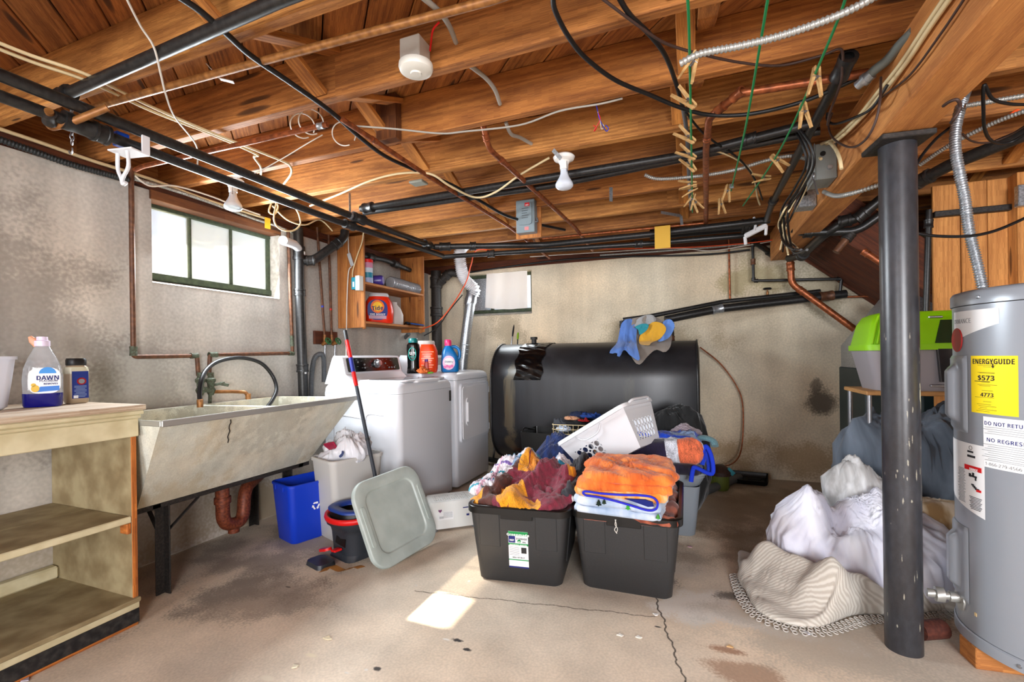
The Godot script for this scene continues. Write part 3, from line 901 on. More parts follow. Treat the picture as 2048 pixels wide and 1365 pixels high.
func build_sink() -> void:
	var s := thing("laundry_sink", "double concrete laundry sink with sloping stained front on a black iron frame", "sink", V3(-2.43, 0, -1.88))
	var stone := bump(tri3(cement_tex(512, 512, V2(1, 1), C4(0.79, 0.78, 0.72), 77, 0.16, [[0.3, 0.6, 0.3, 0.1, C4(0.72, 0.62, 0.44), 0.5, 0.5], [0.7, 0.3, 0.2, 0.15, C4(0.6, 0.58, 0.52), 0.5, 0.6], [0.5, 0.85, 0.5, 0.1, C4(0.78, 0.7, 0.52), 0.5, 0.5]]), 0.9, 0.85), M.grit, 0.15)
	var z0 := -1.27
	var z1 := -2.49
	var zb0 := -1.33
	var zb1 := -2.33
	var yt := 0.862
	var yb := 0.45
	var xf := -2.06
	var xb := -2.33
	var w := 0.035
	var m := mb()
	var A := [V3(LW + 0.01, yb, zb0), V3(xb, yb, zb0), V3(xb, yb, zb1), V3(LW + 0.01, yb, zb1)]
	var B := [V3(LW + 0.01, yt - 0.012, z0), V3(xf, yt, z0), V3(xf, yt, z1), V3(LW + 0.01, yt - 0.012, z1)]
	for k in 4:
		var j := (k + 1) % 4
		var n: Vector3 = [Vector3.BACK, Vector3.RIGHT, Vector3.FORWARD, Vector3.LEFT][k]
		var mid := 6
		for q in mid:
			var t0 := float(q) / mid
			var t1 := float(q + 1) / mid
			m.out4(A[k].lerp(A[j], t0), A[k].lerp(A[j], t1), B[k].lerp(B[j], t1), B[k].lerp(B[j], t0), n)
	m.out4(A[0], A[1], A[2], A[3], Vector3.DOWN)
	# two basins sunk between the walls and the divider
	for bs in [[z0 - w, -1.855], [-1.90, z1 + w]]:
		var R := [V3(LW + 0.08, yt - 0.01, bs[0]), V3(xf - w, yt, bs[0]), V3(xf - w, yt, bs[1]), V3(LW + 0.08, yt - 0.01, bs[1])]
		var D := [V3(LW + 0.12, yb + 0.05, bs[0] - 0.04), V3(xb - w, yb + 0.05, bs[0] - 0.04), V3(xb - w, yb + 0.05, bs[1] + 0.04), V3(LW + 0.12, yb + 0.05, bs[1] + 0.04)]
		for k in 4:
			var j := (k + 1) % 4
			m.out4(D[k], D[j], R[j], R[k], [Vector3.FORWARD, Vector3.LEFT, Vector3.BACK, Vector3.RIGHT][k])
		m.out4(D[0], D[1], D[2], D[3], Vector3.UP)
	# the rim round them
	m.out4(B[0], B[1], V3(xf, yt, z0 - w), V3(LW + 0.01, yt - 0.012, z0 - w), Vector3.UP)
	m.out4(V3(LW + 0.01, yt - 0.012, z1 + w), V3(xf, yt, z1 + w), B[2], B[3], Vector3.UP)
	m.out4(V3(LW + 0.01, yt - 0.012, -1.855), V3(xf - w, yt, -1.855), V3(xf - w, yt, -1.90), V3(LW + 0.01, yt - 0.012, -1.90), Vector3.UP)
	m.out4(V3(xf - w, yt, z0 - w), V3(xf, yt, z0 - w), V3(xf, yt, z1 + w), V3(xf - w, yt, z1 + w), Vector3.UP)
	m.out4(V3(LW + 0.01, yt - 0.012, z0 - w), V3(LW + 0.08, yt - 0.01, z0 - w), V3(LW + 0.08, yt - 0.01, z1 + w), V3(LW + 0.01, yt - 0.012, z1 + w), Vector3.UP)
	part("tub", m, stone, s)
	m = mb()
	m.abox(V3(xf - 0.006, yt - 0.022, z1), V3(xf + 0.006, yt + 0.006, z0), 0.003)
	m.abox(V3(-2.3, yt - 0.02, z0 - 0.004), V3(xf, yt + 0.004, z0 + 0.005), 0.003)
	part("metal_rim", m, M.bx, s, "grey metal rim strip along the front edge")
	m = mb()
	var cr := PV3()
	for k in 9: cr.append(fx(460 + 6.0 * k / 8.0 * (-1.0) + 1.5 * sin(k * 1.9), 840 + 46.0 * k / 8.0, lerpf(-2.075, -2.155, k / 8.0)) + V3(0.004, 0, 0))
	m.tube(cr, 0.0025, 5)
	part("crack", m, M.black, s, "black crack line in the front")
	m = mb()
	m.abox(V3(xb - 0.05, yb - 0.028, zb1 - 0.02), V3(xb - 0.012, yb - 0.001, zb0 + 0.01), 0.003)
	m.abox(V3(LW + 0.03, yb - 0.028, zb1 - 0.02), V3(LW + 0.06, yb - 0.001, zb0 + 0.01), 0.003)
	for z in [-1.42, -2.28]: m.abox(V3(LW + 0.03, yb - 0.03, z - 0.02), V3(xb - 0.012, yb - 0.004, z + 0.02), 0.003)
	part("frame_rail", m, M.ironold, s)
	for q in [[xb - 0.03, -1.455], [-2.47, -2.29], [LW + 0.05, -1.455], [LW + 0.05, -2.27]]:
		m = mb()
		m.abox(V3(q[0] - 0.022, 0, q[1] - 0.022), V3(q[0] + 0.022, yb - 0.02, q[1] - 0.016), 0.001)
		m.abox(V3(q[0] - 0.022, 0, q[1] - 0.022), V3(q[0] - 0.016, yb - 0.02, q[1] + 0.022), 0.001)
		part("leg", m, M.ironold, s)
	m = mb()
	m.board(V3(xb - 0.05, 0.27, -1.46), V3(xb - 0.16, yb - 0.03, -1.46), Vector3.BACK, 0.02, 0.005)
	m.board(V3(xb - 0.03, 0.3, -1.48), V3(xb - 0.03, yb - 0.03, -1.63), Vector3.RIGHT, 0.02, 0.005)
	part("brace", m, M.ironold, s)
	m = mb()
	m.tube(bend([V3(-2.5, yb, -1.86), V3(-2.5, 0.17, -1.865), V3(-2.5, 0.15, -1.99), V3(-2.52, 0.34, -2.02), V3(-2.66, 0.36, -2.25)], 0.07, 6), 0.036, 14)
	m.tube(PV3([V3(-2.5, 0.30, -1.863), V3(-2.5, 0.335, -1.863)]), 0.043, 14)
	m.tube(PV3([V3(-2.5, 0.11, -1.93), V3(-2.5, 0.15, -1.93)]), 0.03, 12)
	part("trap", m, tri3(mottle(78, C4(0.36, 0.16, 0.09), C4(0.58, 0.30, 0.18), 0.05, 2.0), 4.0, 0.55, Color.WHITE, 0.2), s, "rusty brown drain trap")
	m = mb()
	m.tube(bend([V3(-2.64, 0.36, -2.2), V3(-2.66, 0.38, -2.35), V3(-2.7, 0.40, -2.68)], 0.05), 0.03, 12)
	part("drain_arm", m, M.ironold, s)

func console(m: MB, xb: float, z0: float, z1: float, y0: float, yt: float) -> void:
	var sec := [V2(xb, y0), V2(xb + 0.07, yt - 0.02), V2(xb + 0.085, yt), V2(xb + 0.15, yt - 0.004), V2(xb + 0.163, yt - 0.015), V2(xb + 0.19, y0 + 0.07), V2(xb + 0.27, y0)]
	var poly := PV2(sec)
	m.prism(poly, T3(Basis(Vector3.RIGHT, Vector3.UP, Vector3.BACK), V3(0, 0, z1)), z0 - z1)

func build_washer() -> void:
	var c := V3(-2.167, 0, -3.01)
	var w := thing("washing_machine", "white top-loading washing machine with a black control panel beside the sink", "washing machine", c)
	var t := T3(Basis.IDENTITY, c)
	var m := mb()
	rbody(m, t, 0.666, 0.74, 0.025, 0.866, 0.04, 0.0)
	part("cabinet", m, M.enamel, w)
	m = mb()
	for s in [[-0.29, 0.33], [-0.29, -0.33], [0.29, 0.33], [0.29, -0.33]]: m.lathe(PV2([V2(0, 0), V2(0.025, 0), V2(0.02, 0.03), V2(0, 0.03)]), T3(Basis.IDENTITY, c + V3(s[0], 0, s[1])), 10)
	part("feet", m, M.black, w)
	m = mb()
	var rings := []
	for q in [[0.8675, 0.0, 0.04], [0.875, 0.0, 0.045], [0.905, 0.004, 0.05], [0.925, 0.02, 0.06], [0.938, 0.05, 0.06], [0.943, 0.09, 0.06]]:
		rings.append(ring_at(rrect(0.666 - q[1], 0.74 - q[1], q[2], 4), t, q[0]))
	m.loft(rings)
	part("top_deck", m, M.enamel, w)
	m = mb()
	console(m, -2.5, -2.665, -3.355, 0.93, 1.136)
	part("console", m, M.enamel, w)
	var cp := rect_frame(V3(-2.3215, 1.065, -3.01), V3(0, 0, -1), V3(-0.027, 0.121, 0))
	m = mb()
	m.prism(rrect(0.63, 0.105, 0.012, 3), cp, 0.004)
	part("control_panel", m, M.blackgloss, w, "black glossy control panel")
	m = mb()
	m.lathe(PV2([V2(0.036, 0), V2(0.034, 0.012), V2(0.024, 0.016), V2(0.022, 0.036), V2(0.0, 0.038)]), cp * T3(Basis(Vector3.RIGHT, PI / 2), V3(0.02, 0.005, 0.004)), 24)
	part("dial", m, M.steel, w)
	for k in 7:
		m = mb()
		var p: Vector2 = [V2(-0.13, 0.0), V2(-0.13, -0.024), V2(-0.2, 0.02), V2(0.13, 0.005), V2(0.17, -0.03), V2(0.205, -0.03), V2(0.24, -0.03)][k]
		m.lathe(PV2([V2(0.007, 0), V2(0.007, 0.005), V2(0, 0.006)]), cp * T3(Basis(Vector3.RIGHT, PI / 2), V3(p.x, p.y, 0.004)), 12)
		part("button", m, M.grey, w)
	m = mb()
	for k in 22: m.box(cp * T3(Basis.IDENTITY, V3(-0.26 + (k % 11) * 0.052, 0.035 - 0.055 * (k / 11) + 0.008 * sin(k * 2.7), 0.0045)), V3(0.018, 0.0018, 0.001), 0)
	part("panel_print", m, M.grey, w)
	m = mb()
	m.prism(rrect(0.40, 0.60, 0.05, 5), rect_frame(V3(-2.05, 0.944, -3.01), Vector3.RIGHT, V3(0, 0, -1)), 0.012)
	m.prism(rrect(0.06, 0.34, 0.025, 4), rect_frame(V3(-1.862, 0.936, -3.02), V3(1, -0.1, 0), V3(0, 0, -1)), 0.016)
	part("lid", m, M.white, w)
	var gl := mat(C4(0.09, 0.10, 0.11), 0.06)
	m = mb()
	m.prism(rrect(0.30, 0.48, 0.04, 5), rect_frame(V3(-2.06, 0.9565, -3.01), Vector3.RIGHT, V3(0, 0, -1)), 0.002)
	part("lid_glass", m, gl, w, "dark glass of the lid")
	m = mb()
	m.prism(rrect(0.03, 0.085, 0.004, 2), rect_frame(V3(-1.8335, 0.80, -3.335), V3(0, 0, -1), Vector3.UP), 0.002)
	part("badge", m, M.blackgloss, w)
	m = mb()   # pressed outline on the near side
	m.tube(bend([V3(-2.40, 0.08, -2.639), V3(-2.40, 0.72, -2.639), V3(-2.12, 0.69, -2.639)], 0.05), 0.003, 6)
	m.tube(bend([V3(-2.12, 0.08, -2.639), V3(-2.12, 0.73, -2.639), V3(-1.97, 0.72, -2.639)], 0.05), 0.003, 6)
	part("side_pressing", m, M.enamel, w)

func build_dryer() -> void:
	var c := V3(-2.15, 0, -3.775)
	var d := thing("dryer", "white front-loading clothes dryer with a square door, between the washing machine and oil tank", "dryer", c)
	var t := T3(Basis.IDENTITY, c)
	var m := mb()
	rbody(m, t, 0.632, 0.66, 0.02, 0.915, 0.03, 0.0)
	part("cabinet", m, M.enamel, d)
	m = mb()
	var rings := []
	for q in [[0.9175, 0.0, 0.035], [0.93, -0.004, 0.04], [0.96, 0.01, 0.05], [0.978, 0.04, 0.06], [0.985, 0.09, 0.06], [0.988, 0.2, 0.06]]:
		rings.append(ring_at(rrect(0.632 - q[1], 0.66 - q[1], q[2], 4), t, q[0]))
	m.loft(rings)
	part("top_deck", m, M.enamel, d)
	m = mb()
	console(m, -2.47, -3.45, -4.09, 0.97, 1.136)
	part("console", m, M.enamel, d)
	var cp := rect_frame(V3(-2.292, 1.075, -3.77), V3(0, 0, -1), V3(-0.027, 0.081, 0))
	m = mb()
	m.prism(rrect(0.58, 0.07, 0.012, 3), cp, 0.004)
	part("control_panel", m, M.steel, d)
	m = mb()
	m.lathe(PV2([V2(0.03, 0), V2(0.026, 0.014), V2(0.02, 0.03), V2(0.0, 0.032)]), cp * T3(Basis(Vector3.RIGHT, PI / 2), V3(0.0, 0, 0.004)), 20)
	part("dial", m, M.white, d)
	var door := mb()
	door.prism(rrect(0.56, 0.50, 0.035, 5), rect_frame(V3(-1.8345, 0.632, -3.775), V3(0, 0, -1), Vector3.UP), 0.022)
	var dn := part("door", door, M.enamel, d)
	m = mb()
	m.prism(rrect(0.515, 0.455, 0.03, 5), rect_frame(V3(-1.8125, 0.632, -3.77), V3(0, 0, -1), Vector3.UP), 0.006)
	part("inner_panel", m, M.white, dn)
	m = mb()
	m.prism(rrect(0.07, 0.24, 0.033, 6), rect_frame(V3(-1.806, 0.64, -3.60), V3(0, 0, -1), Vector3.UP), 0.008)
	m.prism(rrect(0.016, 0.17, 0.007, 3), rect_frame(V3(-1.800, 0.64, -3.575), V3(0, 0, -1), Vector3.UP), 0.016)
	part("handle", m, M.white, dn)
	m = mb()
	for y in [0.45, 0.80]: m.abox(V3(-1.834, y - 0.03, -4.068), V3(-1.808, y + 0.03, -4.056), 0.003)
	part("hinge", m, M.white, dn)

func build_tank() -> void:
	var t := thing("oil_tank", "large black oval heating oil tank on short legs against the back wall", "oil tank", V3(-0.83, 0, -4.2))
	var skin := tmat(cement_tex(512, 768, V2(1, 1), C4(0.125, 0.125, 0.135), 81, 0.5, [
		[0.72, 0.31, 0.1, 0.019, C4(0.42, 0.38, 0.3), 0.8, 0.5], [0.66, 0.305, 0.08, 0.022, C4(0.35, 0.3, 0.23), 0.8, 0.5], [0.62, 0.382, 0.04, 0.039, C4(0.42, 0.38, 0.3), 0.8, 0.5], [0.58, 0.399, 0.04, 0.028, C4(0.38, 0.33, 0.25), 0.7, 0.5],
		[0.54, 0.333, 0.1, 0.077, C4(0.27, 0.14, 0.09), 0.8, 0.5], [0.62, 0.355, 0.03, 0.017, C4(0.42, 0.2, 0.13), 0.6, 0.5], [0.7, 0.646, 0.08, 0.033, C4(0.3, 0.28, 0.24), 0.5, 0.5], [0.9, 0.47, 0.08, 0.165, C4(0.13, 0.13, 0.14), 0.5, 0.6], [0.55, 0.58, 0.08, 0.22, C4(0.2, 0.17, 0.14), 0.5, 0.6]]), V2(1, 1), 0.36)
	var fr := T3(Basis(Vector3.UP, Vector3.RIGHT, Vector3.FORWARD), V3(-1.71, 0.69, -4.2))
	var m := mb()
	var rings := []
	for q in [[-0.012, 0.12], [0.0, 0.02], [0.012, 0.0], [0.4, 0.0], [0.8, 0.0], [1.2, 0.0], [1.753, 0.0], [1.765, 0.02], [1.777, 0.12]]:
		var poly := rrect(1.075 - q[1], 0.66 - q[1], 0.33 - q[1] / 2, 12)
		rings.append(ring_at(poly, fr, q[0]))
	m.loft(rings)
	part("shell", m, skin, t)
	m = mb()
	for x in [0.006, 1.76]:
		var lp := ring_at(rrect(1.08, 0.664, 0.332, 12), fr, x)
		m.tube(lp, 0.008, 6, false, PackedFloat32Array(), true)
	part("end_rim", m, M.blackpipe, t)
	for x in [-1.5, -0.15]:
		for z in [-4.0, -4.4]:
			m = mb()
			m.tube(PV3([V3(x, 0, z), V3(x, 0.24, z)]), 0.025, 10)
			m.lathe(PV2([V2(0, 0), V2(0.05, 0), V2(0.05, 0.01), V2(0, 0.01)]), T3(Basis.IDENTITY, V3(x, 0, z)), 14)
			part("leg", m, M.blackpipe, t)
	# wrinkled black tape over the top and down the front
	m = mb()
	var rows := []
	for i in 40:
		var s := i / 39.0
		var row := PV3()
		for j in 14:
			var u := j / 13.0
			var a := lerpf(0.35, -1.56, s)   # angle from the top of the upper half round
			var r := 0.333 + 0.004 + 0.005 * sin(i * 1.9 + sin(j * 0.7 + i * 0.4) * 1.4) * (0.4 + 0.6 * absf(sin(i * 0.83)))
			if s > 0.75:
				pass
			var ca := maxf(a, -PI / 2)
			row.append(V3(-1.47 + 0.25 * u + (0.02 if s < 0.3 else 0.0) + 0.012 * sin(i * 0.6), 0.8975 + cos(ca) * r, -4.2 - sin(ca) * r))
		rows.append(row)
	m.grid(rows)
	part("tape_patch", m, M.blackgloss, t, "wrinkled glossy black tape patch")
	m = mb()
	m.lathe(PV2([V2(0.025, 1.215), V2(0.025, 1.27), V2(0.036, 1.27), V2(0.036, 1.295), V2(0.0, 1.295)]), T3(Basis.IDENTITY, V3(-1.40, 0, -4.22)), 6)
	part("plug", m, M.ironold, t)

func heat_c() -> Vector3: return V3(1.208, 0, -2.16)
const HR := 0.29
# where a sight line meets the water heater: (angle, height)
func on_heater(px: float, py: float) -> Vector2:
	var d := ray(px, py)
	var o := EYE - heat_c()
	var a := d.x * d.x + d.z * d.z
	var b := o.x * d.x + o.z * d.z
	var c := o.x * o.x + o.z * o.z - HR * HR
	var t := (-b - sqrt(maxf(b * b - a * c, 0.0))) / a
	var p := o + d * t
	return V2(atan2(p.x, p.z), p.y + EYE.y - o.y)
func heater_frame(a: float, y: float) -> Transform3D:
	return T3(Basis(V3(cos(a), 0, -sin(a)), Vector3.UP, V3(sin(a), 0, cos(a))), heat_c() + V3(sin(a) * HR, y, cos(a) * HR))
# a skin-tight label between two angles and heights; the slant lowers its right end
func heater_label(called: String, a0: float, a1: float, y0: float, y1: float, lift: float, material: Material, parent: Node3D, label := "", cut := 0.0) -> MeshInstance3D:
	var m := mb()
	var n := 16
	var rows := []
	for i in 2:
		var row := PV3()
		for j in n + 1:
			var a := lerpf(a0, a1, float(j) / n)
			var y := lerpf(y1, y0, float(i)) + (cut * (1.0 - float(j) / n) if i == 1 else 0.0)
			row.append(heat_c() + V3(sin(a) * (HR + lift), y, cos(a) * (HR + lift)))
		rows.append(row)
	m.grid(rows)
	return part(called, m, material, parent, label)

func build_heater() -> void:
	var c := heat_c()
	var h := thing("water_heater", "tall grey electric water heater with a yellow energy label at the right edge", "water heater", c)
	var skin := mat(C4(0.58, 0.60, 0.63), 0.28)
	skin.metallic = 0.15
	var t := T3(Basis.IDENTITY, c)
	var m := mb()
	m.lathe(PV2([V2(0, 0.075), V2(HR - 0.004, 0.075), V2(HR - 0.003, 0.115), V2(HR, 0.118), V2(HR, 1.275)]), t, 72)
	part("jacket", m, skin, h)
	m = mb()
	m.lathe(PV2([V2(HR, 1.277), V2(HR + 0.005, 1.278), V2(HR + 0.005, 1.315), V2(HR - 0.002, 1.326), V2(HR - 0.02, 1.332), V2(0, 1.336)]), t, 72, 60)
	var cap := part("top_cap", m, skin, h)
	m = mb()
	m.lathe(PV2([V2(HR + 0.001, 0.074), V2(HR + 0.005, 0.076), V2(HR + 0.005, 0.112), V2(HR + 0.001, 0.116)]), t, 72)
	part("base_band", m, skin, h)
	for q in [[-0.75, 1.30], [-1.25, 1.30], [-0.42, 0.094], [-0.9, 0.094]]:
		m = mb()
		var f := heater_frame(q[0], q[1])
		m.lathe(PV2([V2(0.007, 0), V2(0.006, 0.004), V2(0, 0.006)]), f * T3(Basis(Vector3.RIGHT, PI / 2), V3(0, 0, 0.004)), 10)
		part("screw", m, M.steel, h)
	# two bulged access covers
	var e := on_heater(1936, 800)
	for yy in [[on_heater(1934, 866).y, on_heater(1934, 712).y], [on_heater(1934, 1206).y, on_heater(1934, 1056).y]]:
		m = mb()
		var a1 := e.x + (0.0 if yy[0] > 0.6 else -0.02)
		var a0 := a1 - 0.52
		var rows := []
		for i in 25:
			var v := i / 24.0
			var row := PV3()
			for j in 17:
				var u := j / 16.0
				var du := minf(u, 1.0 - u) * 0.52 * HR
				var dv: float = minf(v, 1.0 - v) * (yy[1] - yy[0])
				var bulge := smoothstep(0.035, 0.062, du) * smoothstep(0.025, 0.06, dv)
				var edge := smoothstep(0.0, 0.006, minf(du, dv))
				var a := lerpf(a0, a1, u)
				var r := HR + 0.001 + 0.006 * edge + 0.024 * bulge
				row.append(c + V3(sin(a) * r, lerpf(yy[1], yy[0], v), cos(a) * r))
			rows.append(row)
		m.grid(rows)
		part("access_cover", m, skin, h)
	# white wordmark sheet, red disc, energy label, instruction sheets
	var p0 := on_heater(1909, 668)
	var p1 := on_heater(1998, 627)
	heater_label("name_sheet", p0.x, p1.x, 1.205, 1.258, 0.0006, M.paper, h, "white name sheet at the top", -0.06)
	letters("name_print", "ORMANCE", 0.016, heater_frame(lerpf(p0.x, p1.x, 0.28), 1.222), M.grey, h, false, true, HR)
	m = mb()
	var rf := heater_frame(on_heater(1914, 680).x, 1.155)
	m.lathe(PV2([V2(0, 0), V2(0.045, 0), V2(0.043, 0.003), V2(0, 0.003)]), rf * T3(Basis(Vector3.RIGHT, PI / 2), V3(0, 0, -0.001)), 28)
	part("red_disc", m, mat(C4(0.6, 0.1, 0.1), 0.4), h, "dark red round badge")
	p0 = on_heater(1942, 712)
	p1 = on_heater(2038, 835)
	var ey := heater_label("energy_label", p0.x, p1.x, p1.y, p0.y, 0.0007, M.yellow, h, "bright yellow energy label")
	var ac := lerpf(p0.x, p1.x, 0.5)
	var ph := p0.y - p1.y
	var wd := (p1.x - p0.x) * HR
	letters("print", "ENERGYGUIDE", ph * 0.088, heater_frame(ac, p0.y - ph * 0.10), M.ink, h, true, true, HR, 0.78)
	letters("print", "$573", ph * 0.085, heater_frame(ac - 0.06, p0.y - ph * 0.385), M.ink, h, true, true, HR, 1.1)
	letters("print", "4773", ph * 0.065, heater_frame(ac - 0.05, p0.y - ph * 0.675), M.ink, h, true, true, HR, 1.1)
	m = mb()
	var bar := func(m: MB, a: float, y: float, w: float, hh: float, lift: float):
		var f := heater_frame(a, y)
		m.box(T3(f.basis, f.origin + f.basis.z * lift), V3(w, hh, 0.0012), 0)
	bar.call(m, ac - 0.10, p0.y - ph * 0.445, wd * 0.36, 0.002, 0.0012)
	for k in 16:
		bar.call(m, ac - 0.045 - 0.09 * (k % 2) * sin(k * 3.1), p0.y - ph * [0.14, 0.165, 0.19, 0.29, 0.30, 0.46, 0.5, 0.52, 0.6, 0.72, 0.79, 0.84, 0.87, 0.9, 0.93, 0.96][k], wd * (0.3 + 0.14 * sin(k * 2.3)), 0.0008, 0.0009)
	for k in 5: bar.call(m, ac + 0.02, p0.y - ph * 0.14 - 0.003 * k, 0.007 * (0.4 if k < 3 else (1.6 - 0.35 * k) * 2.0), 0.003, 0.0012)
	part("print_lines", m, M.ink, h)
	p0 = on_heater(1967, 833)
	var nt := p0.y
	heater_label("notice_sheet", p0.x, p0.x + 0.62, nt - 0.172, nt, 0.0012, M.paper, h, "white return notice sheet")
	letters("print", "DO NOT RETURN", 0.0125, heater_frame(p0.x + 0.235, nt - 0.022), M.blueink, h, true, true, HR, 0.95)
	letters("print", "NO REGRESE", 0.0125, heater_frame(p0.x + 0.22, nt - 0.078), M.blueink, h, true, true, HR, 1.05)
	letters("print", "1-866-279-4566", 0.010, heater_frame(p0.x + 0.19, nt - 0.160), M.ink, h, false, true, HR, 1.05)
	m = mb()
	for k in 13:
		var y: float = nt - [0.034, 0.041, 0.048, 0.055, 0.092, 0.099, 0.106, 0.113, 0.120, 0.127, 0.134, 0.141, 0.146][k]
		bar.call(m, p0.x + 0.24, y, 0.12 + 0.02 * sin(k * 2.1), 0.0011, 0.0016)
	part("print_lines", m, M.grey, h)
	p0 = on_heater(1907, 880)
	p1 = on_heater(1971, 1040)
	var wt := p0.y + 0.012
	heater_label("warning_sheet", p0.x - 0.15, p1.x, p1.y - 0.002, wt, 0.0007, M.paper, h, "white warning sheet", 0.055)
	var aw := p1.x
	m = mb()
	bar.call(m, aw - 0.155, wt - 0.086, 0.072, 0.017, 0.001)
	part("red_bar", m, M.red, h)
	letters("print", "DANGER", 0.0085, heater_frame(aw - 0.13, wt - 0.09), M.paper, h, true, true, HR, 0.9).position += heater_frame(aw - 0.13, wt - 0.09).basis.z * 0.0012
	m = mb()
	bar.call(m, aw - 0.19, wt - 0.029, 0.026, 0.006, 0.001)
	for k in 9: bar.call(m, aw - 0.235 + k * 0.014, wt - 0.045, 0.002 + 0.001 * (k % 2), 0.008, 0.001)
	for k in 9: bar.call(m, aw - 0.12, wt - 0.187 - 0.0052 * k, 0.05 - 0.006 * (k % 3), 0.0018, 0.001)
	bar.call(m, aw - 0.15, wt - 0.114, 0.03, 0.006, 0.001)
	bar.call(m, aw - 0.115, wt - 0.12, 0.006, 0.014, 0.001)
	bar.call(m, aw - 0.15, wt - 0.107, 0.008, 0.012, 0.001)
	bar.call(m, aw - 0.20, wt - 0.112, 0.01, 0.012, 0.001)
	part("print_lines", m, M.ink, h)
	m = mb()
	for k in 5: bar.call(m, aw - 0.16 + k * 0.018, wt - 0.144 - 0.004 * k + (0.004 if k == 4 else 0.0), 0.011, 0.006, 0.001)
	part("hand_print", m, M.darkgrey, h)
	m = mb()
	bar.call(m, aw - 0.075, wt - 0.16, 0.018, 0.008, 0.0012)
	part("hand_print", m, M.red, h)
	m = mb()
	for k in 24: bar.call(m, aw - 0.36 + 0.012 * sin(k * 3.3), wt - 0.097 - 0.0052 * k, 0.042 - 0.008 * (k % 3 == 0 as int), 0.0014, 0.0011)
	part("print_lines", m, M.grey, h)
	var ul := mb()
	var uf := heater_frame(aw - 0.185, wt - 0.015)
	ul.tube(arc(uf.origin + uf.basis.z * 0.001, uf.basis.x * 0.007, uf.basis.y * 0.007, 0, TAU, 16), 0.0007, 4)
	part("mark_ring", ul, M.ink, h)
	# drain valve at the foot
	m = mb()
	var vf := heater_frame(on_heater(1921, 1268).x, 0.20)
	m.lathe(PV2([V2(0.045, -0.003), V2(0.045, 0.003), V2(0.02, 0.004), V2(0.02, 0.03), V2(0.015, 0.03), V2(0.015, 0.045), V2(0.028, 0.046), V2(0.028, 0.07), V2(0.016, 0.072), V2(0.016, 0.095), V2(0.0, 0.095)]), vf * T3(Basis(Vector3.RIGHT, PI / 2), Vector3.ZERO), 8)
	part("drain_valve", m, M.bx, h)
	m = mb()
	var kf := on_heater(1952, 1230)
	bar.call(m, kf.x, kf.y, 0.009, 0.012, 0.001)
	part("chipped_spot", m, mat(C4(0.86, 0.75, 0.55), 0.7), h, "small tan chipped spot")
	var bl := [["front", heater_frame(on_heater(1938, 1290).x, 0.0), 0.14], ["back", heater_frame(2.4, 0.0), 0.14], ["side", heater_frame(0.95, 0.0), 0.14]]
	for b in bl:
		m = mb()
		var f: Transform3D = b[1]
		org = f.origin - f.basis.z * 0.07
		m = mb()
		m.box(T3(f.basis, f.origin - f.basis.z * 0.07 + Vector3.UP * 0.037), V3(0.09, 0.074, 0.15), 0.003)
		solo("wood_block", {"front": "wooden block under the front of the grey water heater", "back": "wooden block under the rear of the water heater, farthest back", "side": "wooden block under the right side of the water heater"}[b[0]], "block", m, M.pine)

func build_column() -> void:
	var c := V3(0.733, 0, -2.143)
	var t := thing("support_column", "black steel support column with chipped paint under the wooden beam", "column", c)
	var st := []
	for i in 70: st.append([rng.randf(), rng.randf_range(0.05, 0.62) ** 1.0, rng.randf_range(0.003, 0.009), rng.randf_range(0.002, 0.011), C4(0.70, 0.68, 0.60), 0.8, 0.6])
	for i in 5: st.append([0.22 + 0.02 * i, 0.42 + 0.022 * i, 0.02, 0.02, C4(0.8, 0.79, 0.68), 0.95, 0.5])
	var skin := tmat(cement_tex(384, 1024, V2(1, 1), C4(0.19, 0.19, 0.205), 91, 0.3, st), V2(1, 1.0 / 1.9), 0.33)
	var m := mb()
	m.lathe(PV2([V2(0, 0), V2(0.0575, 0), V2(0.0575, 1.886), V2(0, 1.886)]), T3(Basis(Vector3.UP, 1.3), c), 40)
	part("pipe", m, skin, t)
	m = mb()
	m.box(T3(Basis(Vector3.UP, 0.1) * Basis(Vector3.RIGHT, 0.0), V3(c.x, 1.897, c.z)), V3(0.165, 0.02, 0.17), 0.003)
	part("top_plate", m, M.ironold, t)

func build_wall_cabinet() -> void:
	var c := thing("wall_cabinet", "open pine wall cabinet with two shelves above the washing machine", "cabinet", V3(-2.66, 1.37, -3.6))
	var x1 := -2.52
	var m := mb()
	m.abox(V3(LW + 0.004, 1.37, -3.16), V3(-2.66, JY - 0.01, -3.14), 0.003, V2(0.4, 0))
	part("side_board", m, M.pine, c)
	m = mb()
	m.abox(V3(-2.658, 1.37, -3.16), V3(x1, JY - 0.01, -3.14), 0.003, V2(1.2, 0.2))
	part("side_board", m, M.pine, c)
	m = mb()
	m.abox(V3(LW + 0.004, 1.37, -4.08), V3(x1, JY - 0.01, -4.06), 0.003, V2(2.1, 0.3))
	part("side_board", m, M.pine, c)
	for y in [1.425, 1.755]:
		m = mb()
		m.abox(V3(LW + 0.004, y - 0.02, -4.06), V3(x1 - 0.002, y, -3.16), 0.002, V2(y, 0.1))
		part("shelf", m, M.pine, c)
		m = mb()
		m.abox(V3(x1 - 0.04, y - 0.065, -4.058), V3(x1 - 0.02, y - 0.021, -4.03), 0.002, V2(y, 0.1))
		m.abox(V3(x1 - 0.04, y - 0.065, -3.185), V3(x1 - 0.02, y - 0.021, -3.162), 0.002, V2(y, 0.1))
		part("cleat", m, M.pine, c)

